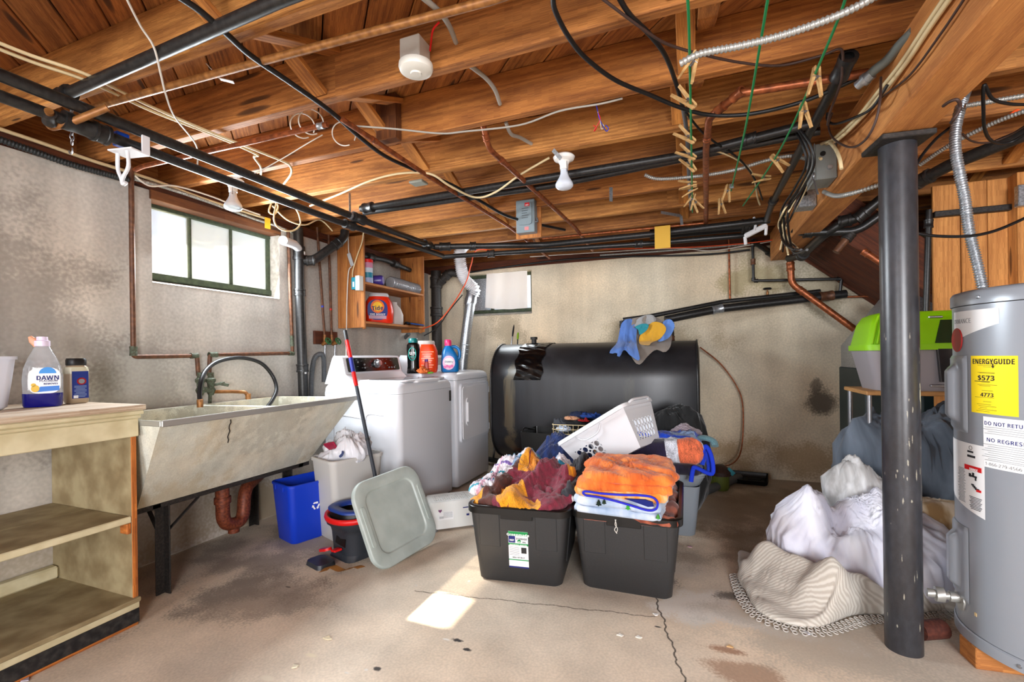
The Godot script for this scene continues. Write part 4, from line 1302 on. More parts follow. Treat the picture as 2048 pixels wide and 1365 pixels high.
func build_planks() -> void:
	# boarded stair wall on the right with one stud, and the sloping underside of the stairs at the back
	var w := struct("wall_stair", V3(1.4, 0, -3.6))
	var x := 1.405
	var k := 0
	while x < 3.05:
		var m := mb()
		var bw: float = [0.135, 0.125, 0.14][k % 3]
		m.abox(V3(x, 0, -3.622), V3(x + bw - 0.004, JY - 0.02, -3.60 + 0.003 * (k % 2)), 0.003, V2(k * 0.83, k * 0.21))
		part("wall_plank", m, M.plank, w)
		x += bw
		k += 1
	var m := mb()
	m.abox(V3(1.755, 0, -3.598), V3(1.80, JY - 0.02, -3.51), 0.003)
	part("stud", m, M.plank, w)
	m = mb()
	m.abox(V3(1.40, 1.93, -3.598), V3(3.05, 1.965, -3.56), 0.003)
	part("ledger", m, M.ironold, w)
	m = mb()
	m.board(V3(0.86, 2.12, -3.72), V3(2.7, 0.58, -3.72), Vector3.UP, 0.26, 0.04, 0.003, V2(0.3, 0.1))
	part("stair_stringer", m, M.darkwood, w)
	m = mb()
	m.board(V3(0.86, 2.12, BW + 0.03), V3(2.7, 0.58, BW + 0.03), Vector3.UP, 0.26, 0.04, 0.003, V2(1.3, 0.1))
	part("stair_stringer", m, M.darkwood, w)
	for j in 6:
		m = mb()
		var z0 := -3.745 - j * 0.14
		m.board(V3(0.80, 2.03, z0 - 0.07), V3(2.7, 0.45, z0 - 0.07), Vector3.BACK, 0.138, 0.02, 0.002, V2(j * 0.7, j * 0.2))
		part("soffit_board", m, M.darkwood, w)

# ---------- cloth ----------
func cloth_noise(sd: int, freq: float) -> FastNoiseLite:
	var n := FastNoiseLite.new()
	n.seed = sd
	n.frequency = freq
	n.noise_type = FastNoiseLite.TYPE_SIMPLEX_SMOOTH
	n.fractal_octaves = 2
	n.domain_warp_enabled = true
	n.domain_warp_amplitude = 0.12
	n.domain_warp_frequency = freq * 0.6
	return n
func closed_outline(pts: Array, n: int) -> PackedVector2Array:   # smooth closed curve, evenly resampled, counter-clockwise by angle x to z
	var dense := PV2()
	var c := pts.size()
	for i in c:
		var a: Vector2 = pts[(i + c - 1) % c]
		var b: Vector2 = pts[i]
		var d: Vector2 = pts[(i + 1) % c]
		var e: Vector2 = pts[(i + 2) % c]
		for k in 12:
			var t := k / 12.0
			dense.append(b.cubic_interpolate(d, a, e, t))
	var area2 := 0.0
	for i in dense.size(): area2 += dense[i].cross(dense[(i + 1) % dense.size()])
	if area2 < 0: dense.reverse()
	var total := 0.0
	for i in dense.size(): total += dense[i].distance_to(dense[(i + 1) % dense.size()])
	var out := PV2()
	var step := total / n
	var walked := 0.0
	var next := 0.0
	for i in dense.size():
		var p := dense[i]
		var q := dense[(i + 1) % dense.size()]
		var l := p.distance_to(q)
		while next < walked + l and out.size() < n:
			out.append(p.lerp(q, (next - walked) / l))
			next += step
		walked += l
	while out.size() < n: out.append(dense[-1])
	return out
# a soft mass: outline on the ground plan, bottom height y0 and a height over it; folds of an amplitude run along a heading; uv is the plan position over uvs
func blob(m: MB, outline: PackedVector2Array, y0: float, height: Callable, er: float, amp: float, freq: float, sd: int, heading := 0.0, stretch := 3.0, uvs := 1.0, rings := 18) -> void:
	var n := outline.size()
	var cen := Vector2.ZERO
	for p in outline: cen += p
	cen /= n
	var ns := cloth_noise(sd, freq)
	var ch := cos(heading)
	var sh := sin(heading)
	var R := []
	var UV := []
	var plan := []   # [fraction of the way in, side angle or 9]
	plan.append([0.5, -9.0])
	for k in 9: plan.append([0.0, -PI / 2 + PI * k / 8.0])
	for k in range(1, rings + 1): plan.append([float(k) / rings, 9.0])
	for q in plan:
		var row := PV3()
		var uvr := PV2()
		for i in n:
			var p := outline[i]
			var inw := cen - p
			var L := inw.length()
			var dir := inw / maxf(L, 1e-4)
			var pos: Vector3
			var side := 0.0
			var rr := minf(er, L * 0.6)
			var H: float
			if q[1] < -5.0:
				var s := p + inw * 0.5
				pos = V3(s.x, y0 + 0.002, s.y)
				H = 0.0
			elif q[1] < 5.0:
				var s := p + dir * rr * (1.0 - cos(q[1]))
				H = height.call(p + dir * rr)
				pos = V3(s.x, y0 + H * (0.5 + 0.5 * sin(q[1])), s.y)
				side = cos(q[1])
			else:
				var s := (p + dir * rr).lerp(cen, q[0])
				H = height.call(s)
				pos = V3(s.x, y0 + H, s.y)
			if q[1] > -1.4:
				var a := pos.x * ch + pos.z * sh
				var b := -pos.x * sh + pos.z * ch
				var v := ns.get_noise_3d(a / stretch, pos.y * 0.8, b)
				var f: float = (sqrt(v * v + 0.003) * 2.2 - 0.45) * amp
				var fade := clampf((q[1] + 1.5) * 1.2, 0, 1)
				pos += (V3(-dir.x, 0, -dir.y) * side + Vector3.UP * (1.0 - side * 0.7)) * f * fade
				pos.y = maxf(pos.y, y0 + 0.003)
			row.append(pos)
			uvr.append(V2(pos.x + (pos.y - y0) * 0.15, pos.z - (pos.y - y0) * 0.4 * side) / uvs)
		R.append(row)
		UV.append(uvr)
	m.g += 1
	for i in R.size() - 1:
		for k in n:
			var k2 := (k + 1) % n
			m.quad(R[i][k], R[i][k2], R[i + 1][k2], R[i + 1][k], UV[i][k], UV[i][k2], UV[i + 1][k2], UV[i + 1][k], m.g)
# folded flat layer of a stack
func pad(m: MB, c: Vector3, w: float, d: float, h: float, yaw: float, amp: float, sd: int, sag := 0.0, r := 0.04, uvs := 1.0, heading := 0.2) -> void:
	var pts := []
	for p in rrect(w, d, r, 3): pts.append(p.rotated(-deg_to_rad(yaw)) + V2(c.x, c.z))
	var o := closed_outline(pts, 96)
	blob(m, o, c.y, func(p: Vector2) -> float:
		var q := (p - V2(c.x, c.z)).rotated(deg_to_rad(yaw))
		return h * (1.0 + sag * (q.y / d)), h * 0.5, amp, 5.0, sd, heading, 2.5, uvs, 12)
# heights made of round bumps [x, z, h, r] and ridges [x0, z0, x1, z1, h, w]
func hills(base: float, bumps_: Array, ridges: Array) -> Callable:
	return func(p: Vector2) -> float:
		var h := base
		for b in bumps_: h += b[2] * exp(-V2(p.x - b[0], p.y - b[1]).length_squared() / (b[3] * b[3]))
		for r in ridges:
			var a := V2(r[0], r[1])
			var q := Geometry2D.get_closest_point_to_segment(p, a, V2(r[2], r[3]))
			h += r[4] * exp(-(p - q).length_squared() / (r[5] * r[5]))
		return h
# painted cloth: patches [[points...], colour] over a base colour, each 0..1
func patch_tex(size: int, base: Color, patches: Array, sd: int, grain := 0.25) -> ImageTexture:
	var fine := grains(size, size, sd, 0.25, 2)
	var mid := grains(size, size, sd + 1, 0.03, 3)
	var d := PackedByteArray()
	d.resize(size * size * 3)
	var cols := []
	for i in size * size: cols.append(base)
	for p in patches:
		var poly := PV2()
		for q in p[0]: poly.append(V2(q[0], q[1]) * size)
		var r := Rect2(poly[0], Vector2.ZERO)
		for q in poly: r = r.expand(q)
		for y in range(maxi(0, int(r.position.y)), mini(size, int(r.end.y) + 1)):
			for x in range(maxi(0, int(r.position.x)), mini(size, int(r.end.x) + 1)):
				if Geometry2D.is_point_in_polygon(V2(x, y), poly): cols[y * size + x] = p[1]
	for i in size * size:
		var c: Color = cols[i]
		var v := 1.0 + grain * (fine[i] / 127.5 - 1.0) + grain * 0.7 * (mid[i] / 127.5 - 1.0)
		d[i * 3] = int(clampf(c.r * v, 0, 1) * 255)
		d[i * 3 + 1] = int(clampf(c.g * v, 0, 1) * 255)
		d[i * 3 + 2] = int(clampf(c.b * v, 0, 1) * 255)
	return rgb_tex(size, size, d)
func stripe_tex(a: Color, b: Color, n: int, size := 256) -> ImageTexture:
	var d := PackedByteArray()
	d.resize(size * size * 3)
	for i in size * size:
		var c := a.lerp(b, smoothstep(-0.5, 0.5, sin(TAU * n * (i / size) / size)))
		d[i * 3] = int(c.r * 255)
		d[i * 3 + 1] = int(c.g * 255)
		d[i * 3 + 2] = int(c.b * 255)
	return rgb_tex(size, size, d)
func cloth_mat(tex: Texture2D, scale := 1.0, tint := Color.WHITE) -> StandardMaterial3D:
	var m := tmat(tex, V2(scale, scale), 0.95, tint)
	m.rim_enabled = true
	m.rim = 0.4
	m.rim_tint = 0.6
	return m
# a patch of wall with round or long holes cut through it; at(u, v) places it, holes maps a cell to (half width, half height) of its hole in cell units
func pierced(m: MB, at: Callable, nu: int, nv: int, holes: Dictionary, n: Vector3, seg := 12) -> void:
	for i in nu:
		for j in nv:
			var q := func(a: float, b: float) -> Vector3: return at.call((i + a) / nu, (j + b) / nv)
			if not holes.has(Vector2i(i, j)):
				m.out4(q.call(0.0, 0.0), q.call(1.0, 0.0), q.call(1.0, 1.0), q.call(0.0, 1.0), n)
				continue
			var s: Vector2 = holes[Vector2i(i, j)]
			for k in seg:
				var a0 := TAU * k / seg
				var a1 := TAU * (k + 1) / seg
				var o := []
				for a in [a0, a1]:
					var u := V2(cos(a), sin(a))
					o.append(V2(0.5, 0.5) + u / maxf(absf(u.x), absf(u.y)) * 0.5)
				var i0 := V2(0.5 + cos(a0) * s.x, 0.5 + sin(a0) * s.y)
				var i1 := V2(0.5 + cos(a1) * s.x, 0.5 + sin(a1) * s.y)
				m.out4(q.call(o[0].x, o[0].y), q.call(o[1].x, o[1].y), q.call(i1.x, i1.y), q.call(i0.x, i0.y), n)
				m.out4(q.call(i0.x, i0.y), q.call(i1.x, i1.y), q.call(i1.x, i1.y) - n * 0.004, q.call(i0.x, i0.y) - n * 0.004, V3(0.3, 0.5, 0.2))
				if k % (seg / 4) == seg / 8 and false: pass

# ---------- bins and totes ----------
# open tapered tub: base centre frame t, bottom w0 x d0, top w1 x d1, height h, wall th
func tub(m: MB, t: Transform3D, w0: float, d0: float, w1: float, d1: float, h: float, r: float, th := 0.004, floor_y := 0.006) -> void:
	var rings := []
	rings.append(ring_at(rrect(w0 - 0.02, d0 - 0.02, r, 5), t, 0.0))
	rings.append(ring_at(rrect(w0, d0, r, 5), t, 0.01))
	rings.append(ring_at(rrect(lerpf(w0, w1, 0.5), lerpf(d0, d1, 0.5), r, 5), t, h * 0.5))
	rings.append(ring_at(rrect(w1, d1, r, 5), t, h))
	m.loft(rings, true, false)
	m.loft([ring_at(rrect(w1, d1, r, 5), t, h), ring_at(rrect(w1 - th * 2, d1 - th * 2, r - th, 5), t, h)], false, false)
	m.loft([ring_at(rrect(w1 - th * 2, d1 - th * 2, r - th, 5), t, h), ring_at(rrect(w0 - th * 2, d0 - th * 2, r - th, 5), t, floor_y + 0.006), ring_at(rrect(w0 * 0.5, d0 * 0.5, r * 0.5, 5), t, floor_y)], false, true)
func lip(m: MB, t: Transform3D, w: float, d: float, y0: float, y1: float, out: float, r: float) -> void:
	var a := rrect(w, d, r, 6)
	var b := rrect(w + out * 2, d + out * 2, r + out, 6)
	var c := rrect(w - 0.008, d - 0.008, r, 6)
	m.loft([ring_at(a, t, y0), ring_at(b, t, y0)], false, false, true, false)
	m.loft([ring_at(b, t, y0), ring_at(b, t, y1 - 0.004)], false, false)
	m.loft([ring_at(b, t, y1 - 0.004), ring_at(rrect(w + out * 2 - 0.008, d + out * 2 - 0.008, r + out - 0.004, 6), t, y1), ring_at(c, t, y1)], false, false)
	m.loft([ring_at(c, t, y1), ring_at(c, t, y0 - 0.02)], false, false)
func storage_tote(label: String, t: Transform3D, w: float, d: float, h: float, group: String) -> Node3D:
	var n := thing("storage_tote", label, "storage tote", t.origin, group)
	var m := mb()
	tub(m, t, w * 0.80, d * 0.84, w * 0.94, d * 0.95, h - 0.012, 0.035)
	part("tub", m, M.toteplastic, n)
	m = mb()
	lip(m, t, w * 0.93, d * 0.945, h - 0.035, h, 0.018, 0.05)
	for s in [-1, 1]:   # stepped underside of the rim
		m.box(t * T3(Basis.IDENTITY, V3(0, h - 0.045, s * (d * 0.475 + 0.006))), V3(w * 0.30, 0.022, 0.012), 0.002)
	part("rim", m, M.toterim, n)
	var slope := (w * 0.07) / h
	for s in [-1, 1]:
		m = mb()
		var zf := d * 0.475
		var lean := Basis(Vector3.RIGHT, 0.106)
		m.box(t * T3(lean, V3(s * w * 0.27, h * 0.69, lerpf(d * 0.42, d * 0.475, 0.70))), V3(w * 0.2, h * 0.44, 0.008), 0.003)
		part("front_rib", m, M.toteplastic, n)
		m = mb()
		m.box(t * T3(Basis(Vector3.BACK, -s * 0.1), V3(s * lerpf(w * 0.40, w * 0.47, 0.57), h * 0.55, 0)), V3(0.008, h * 0.7, d * 0.5), 0.003)
		part("side_rib", m, M.toteplastic, n)
	return n

func build_bins() -> void:
	M.toteplastic = bump(tri3(mottle(101, C4(0.15, 0.15, 0.15), C4(0.20, 0.20, 0.205), 0.2, 1.0), 4.0, 0.5), M.grit, 0.03)
	M.toterim = mat(C4(0.07, 0.068, 0.066), 0.3)
	var t1 := yaw_at(V3(-0.832, 0, -2.415), 7.0)
	var a := storage_tote("dark grey storage tote with a green and white sticker, heaped with a patchwork quilt", t1, 0.52, 0.70, 0.385, "dark grey storage totes")
	# sticker on its sloping front
	var sl := 0.106
	var sf := t1 * T3(Basis(Vector3.RIGHT, sl), V3(0.002, 0.175, 0.3135))
	var m := mb()
	m.box(sf, V3(0.098, 0.185, 0.001), 0)
	part("sticker", m, M.paper, a, "white sticker with green bands")
	var stripe := func(y: float, h: float, x: float, w: float, mt: Material, nm := "sticker_band"):
		var k := mb()
		k.box(sf * T3(Basis.IDENTITY, V3(x, y, 0.0009)), V3(w, h, 0.0008), 0)
		part(nm, k, mt, a)
	var gr := mat(C4(0.05, 0.55, 0.28), 0.5)
	stripe.call(0.081, 0.022, 0, 0.098, gr)
	stripe.call(0.027, 0.011, 0, 0.098, gr)
	stripe.call(-0.052, 0.005, 0, 0.098, gr)
	stripe.call(-0.089, 0.007, 0, 0.098, M.blueink)
	stripe.call(0.052, 0.034, -0.031, 0.033, M.blueink)
	stripe.call(-0.002, 0.03, 0.027, 0.026, M.darkgrey)
	for k in 7: stripe.call(0.012 - 0.0065 * k, 0.0016, -0.02, 0.05, M.grey)
	letters("sticker_print", "Greenmade", 0.0125, sf * T3(Basis.IDENTITY, V3(0, 0.076, 0.0012)), M.paper, a, true, true, 0.0, 1.15)
	letters("sticker_print", "STORAGE", 0.009, sf * T3(Basis.IDENTITY, V3(0.017, 0.056, 0.0008)), M.darkgrey, a, true, true, 0.0, 1.0)
	letters("sticker_print", "NSF", 0.009, sf * T3(Basis.IDENTITY, V3(-0.031, 0.048, 0.0012)), M.paper, a)
	m = mb()
	m.lathe(PV2([V2(0, 0), V2(0.009, 0), V2(0.009, 0.001), V2(0, 0.001)]), sf * T3(Basis(Vector3.RIGHT, PI / 2), V3(0.005, 0.044, 0.0006)), 16)
	part("sticker_spot", m, gr, a)
	letters("sticker_print", "27", 0.008, sf * T3(Basis.IDENTITY, V3(0.005, 0.040, 0.0014)), M.paper, a)
	letters("sticker_print", "GAL", 0.007, sf * T3(Basis.IDENTITY, V3(0.030, 0.040, 0.0008)), M.darkgrey, a)
	letters("sticker_print", "PROFESSIONAL GRADE BIN", 0.006, sf * T3(Basis.IDENTITY, V3(0, 0.0245, 0.0012)), M.paper, a, true, true, 0.0, 0.8)
	letters("sticker_print", "WILL FIT IN IT", 0.0065, sf * T3(Basis.IDENTITY, V3(0, -0.040, 0.0008)), M.darkgrey, a)
	storage_tote("dark grey storage tote without a sticker, under the folded orange towel stack", yaw_at(V3(-0.298, 0, -2.50), 0.5), 0.51, 0.72, 0.385, "dark grey storage totes")
	# light grey tote behind
	var tg := yaw_at(V3(-0.205, 0, -3.17), 2.0)
	var g := thing("storage_tote", "light grey storage tote behind the dark ones, under the printed blue blanket", "storage tote", tg.origin)
	M.greytote = mat(C4(0.50, 0.53, 0.56), 0.42)
	m = mb()
	tub(m, tg, 0.43, 0.33, 0.49, 0.37, 0.31, 0.04)
	part("tub", m, M.greytote, g)
	m = mb()
	tub(m, tg * T3(Basis.IDENTITY, V3(0, 0.31, 0)), 0.49, 0.37, 0.555, 0.42, 0.085, 0.05)
	part("flared_band", m, M.greytote, g)
	m = mb()
	lip(m, tg, 0.55, 0.415, 0.39, 0.405, 0.012, 0.05)
	part("rim", m, M.greytote, g)
	# black open bin at the back with green cloth in it
	var tb := yaw_at(V3(-1.0, 0, -3.46), -4.0)
	var b := thing("open_bin", "black open-topped bin in front of the oil tank, left of the blue fleece", "bin", tb.origin)
	m = mb()
	tub(m, tb, 0.36, 0.27, 0.43, 0.32, 0.535, 0.02)
	part("tub", m, M.toterim, b)
	m = mb()
	m.tube(bend([tb * V3(-0.20, 0.52, 0.15), tb * V3(-0.20, 0.565, 0.12), tb * V3(-0.20, 0.52, -0.10)], 0.04), 0.006, 6)
	part("handle", m, M.toterim, b)
	# blue recycling bin
	var q := yaw_at(V3(-2.275, 0, -2.28), -18.0)
	var rb := thing("recycling_bin", "small blue recycling wastebasket under the sink", "wastebasket", q.origin)
	M.recblue = mat(C4(0.04, 0.22, 0.74), 0.4)
	m = mb()
	tub(m, q, 0.20, 0.32, 0.25, 0.37, 0.36, 0.035)
	part("tub", m, M.recblue, rb)
	m = mb()
	lip(m, q, 0.247, 0.367, 0.348, 0.362, 0.006, 0.035)
	for s in [-0.05, 0.05]: m.box(q * T3(Basis.IDENTITY, V3(s, 0.335, 0.187)), V3(0.004, 0.03, 0.006), 0.001)
	part("rim", m, M.recblue, rb)
	m = mb()
	var rf := q * T3(Basis(Vector3.UP, PI / 2) * Basis(Vector3.RIGHT, -0.07), V3(0.1165, 0.21, 0.02))
	for k in 3:
		var fr := rf * T3(Basis(Vector3.BACK, TAU * k / 3), Vector3.ZERO)
		m.prism(PV2([V2(-0.017, 0.012), V2(0.006, 0.012), V2(0.006, 0.007), V2(0.017, 0.016), V2(0.006, 0.026), V2(0.006, 0.021), V2(-0.013, 0.021)]), fr, 0.0012)
	part("recycling_symbol", m, M.paper, rb, "white three-arrow recycling symbol")
	# off-white kitchen bin
	q = yaw_at(V3(-2.05, 0, -2.375), -20.0)
	var wb := thing("trash_bin", "tall off-white plastic trash bin stuffed with a white bag", "trash bin", q.origin)
	M.offwhite = mat(C4(0.76, 0.75, 0.73), 0.45)
	m = mb()
	tub(m, q, 0.22, 0.28, 0.27, 0.36, 0.50, 0.04)
	part("tub", m, M.offwhite, wb)
	m = mb()
	lip(m, q, 0.268, 0.358, 0.485, 0.505, 0.008, 0.04)
	part("rim", m, M.offwhite, wb)
	# crumpled bag with what is in it
	var bag := mat(C4(0.9, 0.9, 0.92), 0.4)
	bag.backlight_enabled = true
	bag.backlight = C4(0.35, 0.35, 0.36)
	org = q.origin + V3(0, 0.46, 0)
	var gb := thing("plastic_bag", "crumpled white plastic grocery bag with a blue print in the trash bin", "bag", org)
	m = mb()
	var outl := []
	for k in 10: outl.append(V2(-2.055, -2.375) + V2(cos(TAU * k / 10.0) * (0.155 + 0.02 * sin(k * 2.2)), sin(TAU * k / 10.0) * (0.125 + 0.02 * cos(k * 1.7))))
	blob(m, closed_outline(outl, 120), 0.45, hills(0.07, [[-2.0, -2.40, 0.10, 0.1], [-2.12, -2.42, 0.07, 0.06], [-2.12, -2.32, -0.03, 0.07]], [[-2.16, -2.36, -1.96, -2.31, 0.045, 0.022], [-2.17, -2.40, -2.05, -2.47, 0.05, 0.02]]), 0.06, 0.03, 9.0, 12, 0.6, 1.6, 1.0, 22)
	part("bag_body", m, bag, gb)
	m = mb()
	m.board(V3(-2.19, 0.55, -2.335), V3(-2.08, 0.575, -2.30), V3(0, 1, 0.5), 0.05, 0.012, 0.004)
	part("pink_wrapper", m, mat(C4(0.62, 0.02, 0.22), 0.4), gb, "crimson wrapper showing in the mouth of the bag")
	m = mb()
	var bp := yaw_at(V3(-2.0, 0.53, -2.262), -20) * T3(Basis(Vector3.RIGHT, -0.5), Vector3.ZERO)
	m.lathe(PV2([V2(0, 0), V2(0.022, 0), V2(0.021, 0.002), V2(0, 0.0022)]), bp * T3(Basis(Vector3.RIGHT, PI / 2), Vector3.ZERO), 18)
	part("blue_print", m, mat(C4(0.13, 0.22, 0.42), 0.5), gb, "dark blue round print")
	var bt := T3(Basis(Vector3.BACK, 0.06), V3(-1.962, 0.385, -2.385))
	org = bt.origin
	var bm := mat(C4(0.04, 0.5, 0.1), 0.08)
	var bo := MB.new(bt.origin)
	bo.lathe(PV2([V2(0, 0), V2(0.03, 0), V2(0.03, 0.07), V2(0.014, 0.11), V2(0.012, 0.15), V2(0.0145, 0.152), V2(0.0145, 0.17), V2(0.009, 0.17), V2(0.009, 0.14)]), bt, 16, 40)
	solo("glass_bottle", "neck of a green glass bottle sticking out of the trash bin", "bottle", bo, bm)
	# mop bucket with a red handle and blue wringer
	q = yaw_at(V3(-1.815, 0, -2.13), -18.0) * T3(Basis.from_scale(V3(0.88, 1.0, 0.9)), Vector3.ZERO)
	var mo := thing("mop_bucket", "dark grey pedal mop bucket with red handle and blue wringer rim", "bucket", q.origin)
	M.slate = mat(C4(0.16, 0.175, 0.20), 0.45)
	m = mb()
	m.loft([ring_at(rrect(0.25, 0.17, 0.07, 6), q, 0.02), ring_at(rrect(0.27, 0.19, 0.08, 6), q, 0.14), ring_at(rrect(0.29, 0.21, 0.09, 6), q, 0.17), ring_at(rrect(0.34, 0.25, 0.115, 6), q, 0.185), ring_at(rrect(0.345, 0.255, 0.117, 6), q, 0.225)])
	m.loft([ring_at(rrect(0.26, 0.20, 0.05, 6), q, 0.0), ring_at(rrect(0.25, 0.17, 0.07, 6), q, 0.03)])
	part("bucket_body", m, M.slate, mo)
	m = mb()
	m.loft([ring_at(rrect(0.30, 0.22, 0.10, 6), q, 0.225), ring_at(rrect(0.29, 0.21, 0.10, 6), q, 0.262)], false, false)
	m.loft([ring_at(rrect(0.29, 0.21, 0.10, 6), q, 0.262), ring_at(rrect(0.20, 0.13, 0.06, 6), q, 0.262), ring_at(rrect(0.12, 0.08, 0.035, 6), q, 0.17)], false, true)
	part("wringer_cup", m, M.black, mo)
	m = mb()
	var ra := rrect(0.32, 0.235, 0.11, 6)
	var rbi := rrect(0.17, 0.115, 0.05, 6)
	m.loft([ring_at(ra, q, 0.262), ring_at(ra, q, 0.272), ring_at(rrect(0.30, 0.215, 0.10, 6), q, 0.278), ring_at(rrect(0.18, 0.125, 0.05, 6), q, 0.275), ring_at(rbi, q, 0.258)], false, false)
	part("wringer_rim", m, mat(C4(0.10, 0.22, 0.52), 0.4), mo, "blue wringer rim")
	m = mb()
	var hp := PV3()
	for k in 17:
		var an := lerpf(PI * 0.02, PI * 0.98, k / 16.0)
		hp.append(q * V3(-cos(an) * 0.183, 0.235 - 0.012 * sin(an), sin(an) * 0.142))
	m.tube(hp, 0.012, 8, true, PackedFloat32Array(), false, 1.4)
	part("handle", m, M.red, mo, "red carrying handle")
	m = mb()
	m.loft([ring_at(rrect(0.10, 0.05, 0.024, 5), q * T3(Basis(Vector3.BACK, 0.25), V3(-0.045, 0.055, 0.155)), 0.0), ring_at(rrect(0.10, 0.05, 0.024, 5), q * T3(Basis(Vector3.BACK, 0.25), V3(-0.045, 0.055, 0.155)), 0.014)])
	m.box(q * T3(Basis(Vector3.BACK, 0.1), V3(0.02, 0.062, 0.12)), V3(0.05, 0.012, 0.05), 0.003)
	part("pedal", m, M.red, mo, "red foot pedal")
	m = mb()
	m.loft([ring_at(rrect(0.16, 0.09, 0.035, 5), q, 0.0), ring_at(rrect(0.15, 0.08, 0.035, 5), q, 0.018)])
	var fo := q * T3(Basis.IDENTITY, V3(-0.02, 0, 0.20))
	m = mb()
	m.loft([ring_at(rrect(0.17, 0.12, 0.03, 5), fo, 0.0), ring_at(rrect(0.16, 0.11, 0.03, 5), fo, 0.022)])
	part("foot", m, M.slate, mo)
	m = mb()
	m.prism(PV2([V2(-0.06, -0.02), V2(0.05, -0.028), V2(0.06, 0.02), V2(0.0, 0.012), V2(-0.04, 0.03)]), q * T3(Basis.IDENTITY, V3(0.02, 0.105, 0.086)), 0.008)
	part("opening", m, M.black, mo)
	m = MB.new(V3(-1.72, 0, -1.93))
	var rows := []
	for s in 2:
		var row := PV3()
		var side := V3(-0.012, 0, 0.018) * (1.0 if s == 0 else -1.0)
		for k in 20:
			var u := k / 19.0
			row.append(V3(-1.80 + 0.20 * u, 0.028 + 0.012 * sin(u * 9.0) - 0.02 * smoothstep(0.0, 0.25, 0.25 - u), -1.885 - 0.06 * u) + side)
		rows.append(row)
	m.grid(rows)
	m.grid(rows, Vector2.ONE, true)
	solo("leather_strap", "tan strap lying over the foot of the mop bucket", "strap", m, mat(C4(0.62, 0.42, 0.2), 0.7))
	# big grey lid leaning on the bucket
	var P0 := fy(753, 1146, 0.004)
	var P1 := fy(872, 1086, 0.004)
	var ex := (P1 - P0)
	ex.y = 0
	ex = ex.normalized()
	var back := Vector3.UP.cross(ex).normalized()
	if back.x > 0: back = -back
	var up := (Vector3.UP * 0.92 + back * 0.39).normalized()
	var nz := ex.cross(up).normalized()
	var lf := T3(Basis(ex, up, nz), (P0 + P1) * 0.5 + ex * 0.0 + up * 0.24 + nz * 0.012)
	lf = lf * T3(Basis(Vector3.BACK, 0.06), V3(0, 0, 0))
	var ld := thing("tote_lid", "large grey-green rounded tote lid leaning on the mop bucket", "lid", lf.origin)
	var lm := tri3(mottle(111, C4(0.62, 0.66, 0.64), C4(0.70, 0.74, 0.72), 0.02, 1.6), 1.5, 0.42)
	m = mb()
	var W := 0.49
	var Hh := 0.48
	var lfr := T3(lf.basis * Basis(Vector3.RIGHT, PI / 2), lf.origin)   # rings stack along the lid's normal
	var lrings := []
	for s in [[0.0, -0.022], [0.0, -0.004], [0.006, 0.002], [0.016, 0.004], [0.125, 0.003], [0.133, 0.001], [0.139, -0.004], [0.145, -0.006], [0.155, -0.006]]:
		lrings.append(ring_at(rrect(W - s[0], Hh - s[0], 0.10 - s[0] * 0.3, 7), lfr, s[1]))
	m.loft(lrings, false, true)
	var back_r := []
	for s in [[0.008, -0.022], [0.02, -0.002], [0.15, -0.008]]: back_r.append(ring_at(rrect(W - s[0], Hh - s[0], 0.10 - s[0] * 0.3, 7), lfr, s[1]))
	m.loft(back_r, false, true, true, true)
	part("panel", m, lm, ld)
	for s in [-1, 1]:
		m = mb()
		m.loft([ring_at(rrect(0.026, 0.22, 0.012, 4), lfr * T3(Basis.IDENTITY, V3(s * 0.212, 0, 0)), 0.002), ring_at(rrect(0.022, 0.215, 0.011, 4), lfr * T3(Basis.IDENTITY, V3(s * 0.212, 0, 0)), 0.009)])
		part("handle_ridge", m, lm, ld)
	# mop or broom handle leaning on the washing machine
	var top := fz(690, 662, -2.50)
	var bot := fz(752, 962, -2.29)
	var foot := bot + (bot - top).normalized() * 0.40
	var k2 := thing("floor_mop", "red and grey mop pole leaning against the washing machine", "pole", foot)
	m = mb()
	m.tube(PV3([foot, top.lerp(bot, 0.40)]), 0.0115, 12)
	part("lower_pole", m, mat(C4(0.2, 0.22, 0.25), 0.4), k2)
	m = mb()
	m.tube(PV3([top.lerp(bot, 0.395), top.lerp(bot, 0.07)]), 0.0135, 12)
	part("upper_pole", m, M.red, k2, "red upper section")
	m = mb()
	m.tube(PV3([top.lerp(bot, 0.075), top]), 0.0135, 12)
	part("grip", m, M.darkgrey, k2)
	m = mb()
	m.tube(PV3([top.lerp(bot, 0.20), top.lerp(bot, 0.30)]), 0.014, 12)
	part("label_sleeve", m, mat(C4(0.1, 0.15, 0.5), 0.5), k2, "blue and white printed sleeve")
	m = mb()
	m.tube(PV3([top.lerp(bot, 0.74), top.lerp(bot, 0.755)]), 0.0135, 12)
	part("ferrule", m, M.darkgrey, k2)
	# white step stool with a pierced top
	q = yaw_at(V3(-1.52, 0, -2.76), 40.0)
	var so := thing("step_stool", "small white plastic step stool with a pierced top, behind the leaning lid", "stool", q.origin)
	M.stoolwhite = mat(C4(0.86, 0.86, 0.84), 0.4)
	m = mb()
	var hs := {}
	for i in range(1, 9):
		for j in range(1, 6): hs[Vector2i(i, j)] = V2(0.27, 0.3)
	pierced(m, func(u: float, v: float) -> Vector3: return q * V3(lerpf(-0.15, 0.15, u), 0.172, lerpf(-0.09, 0.09, v)), 10, 7, hs, Vector3.UP)
	part("pierced_top", m, M.stoolwhite, so)
	m = mb()
	m.loft([ring_at(rrect(0.36, 0.27, 0.04, 5), q, 0.012), ring_at(rrect(0.345, 0.25, 0.04, 5), q, 0.07), ring_at(rrect(0.325, 0.215, 0.03, 5), q, 0.158), ring_at(rrect(0.30, 0.19, 0.02, 5), q, 0.173)], false, false)
	part("skirt", m, M.stoolwhite, so)
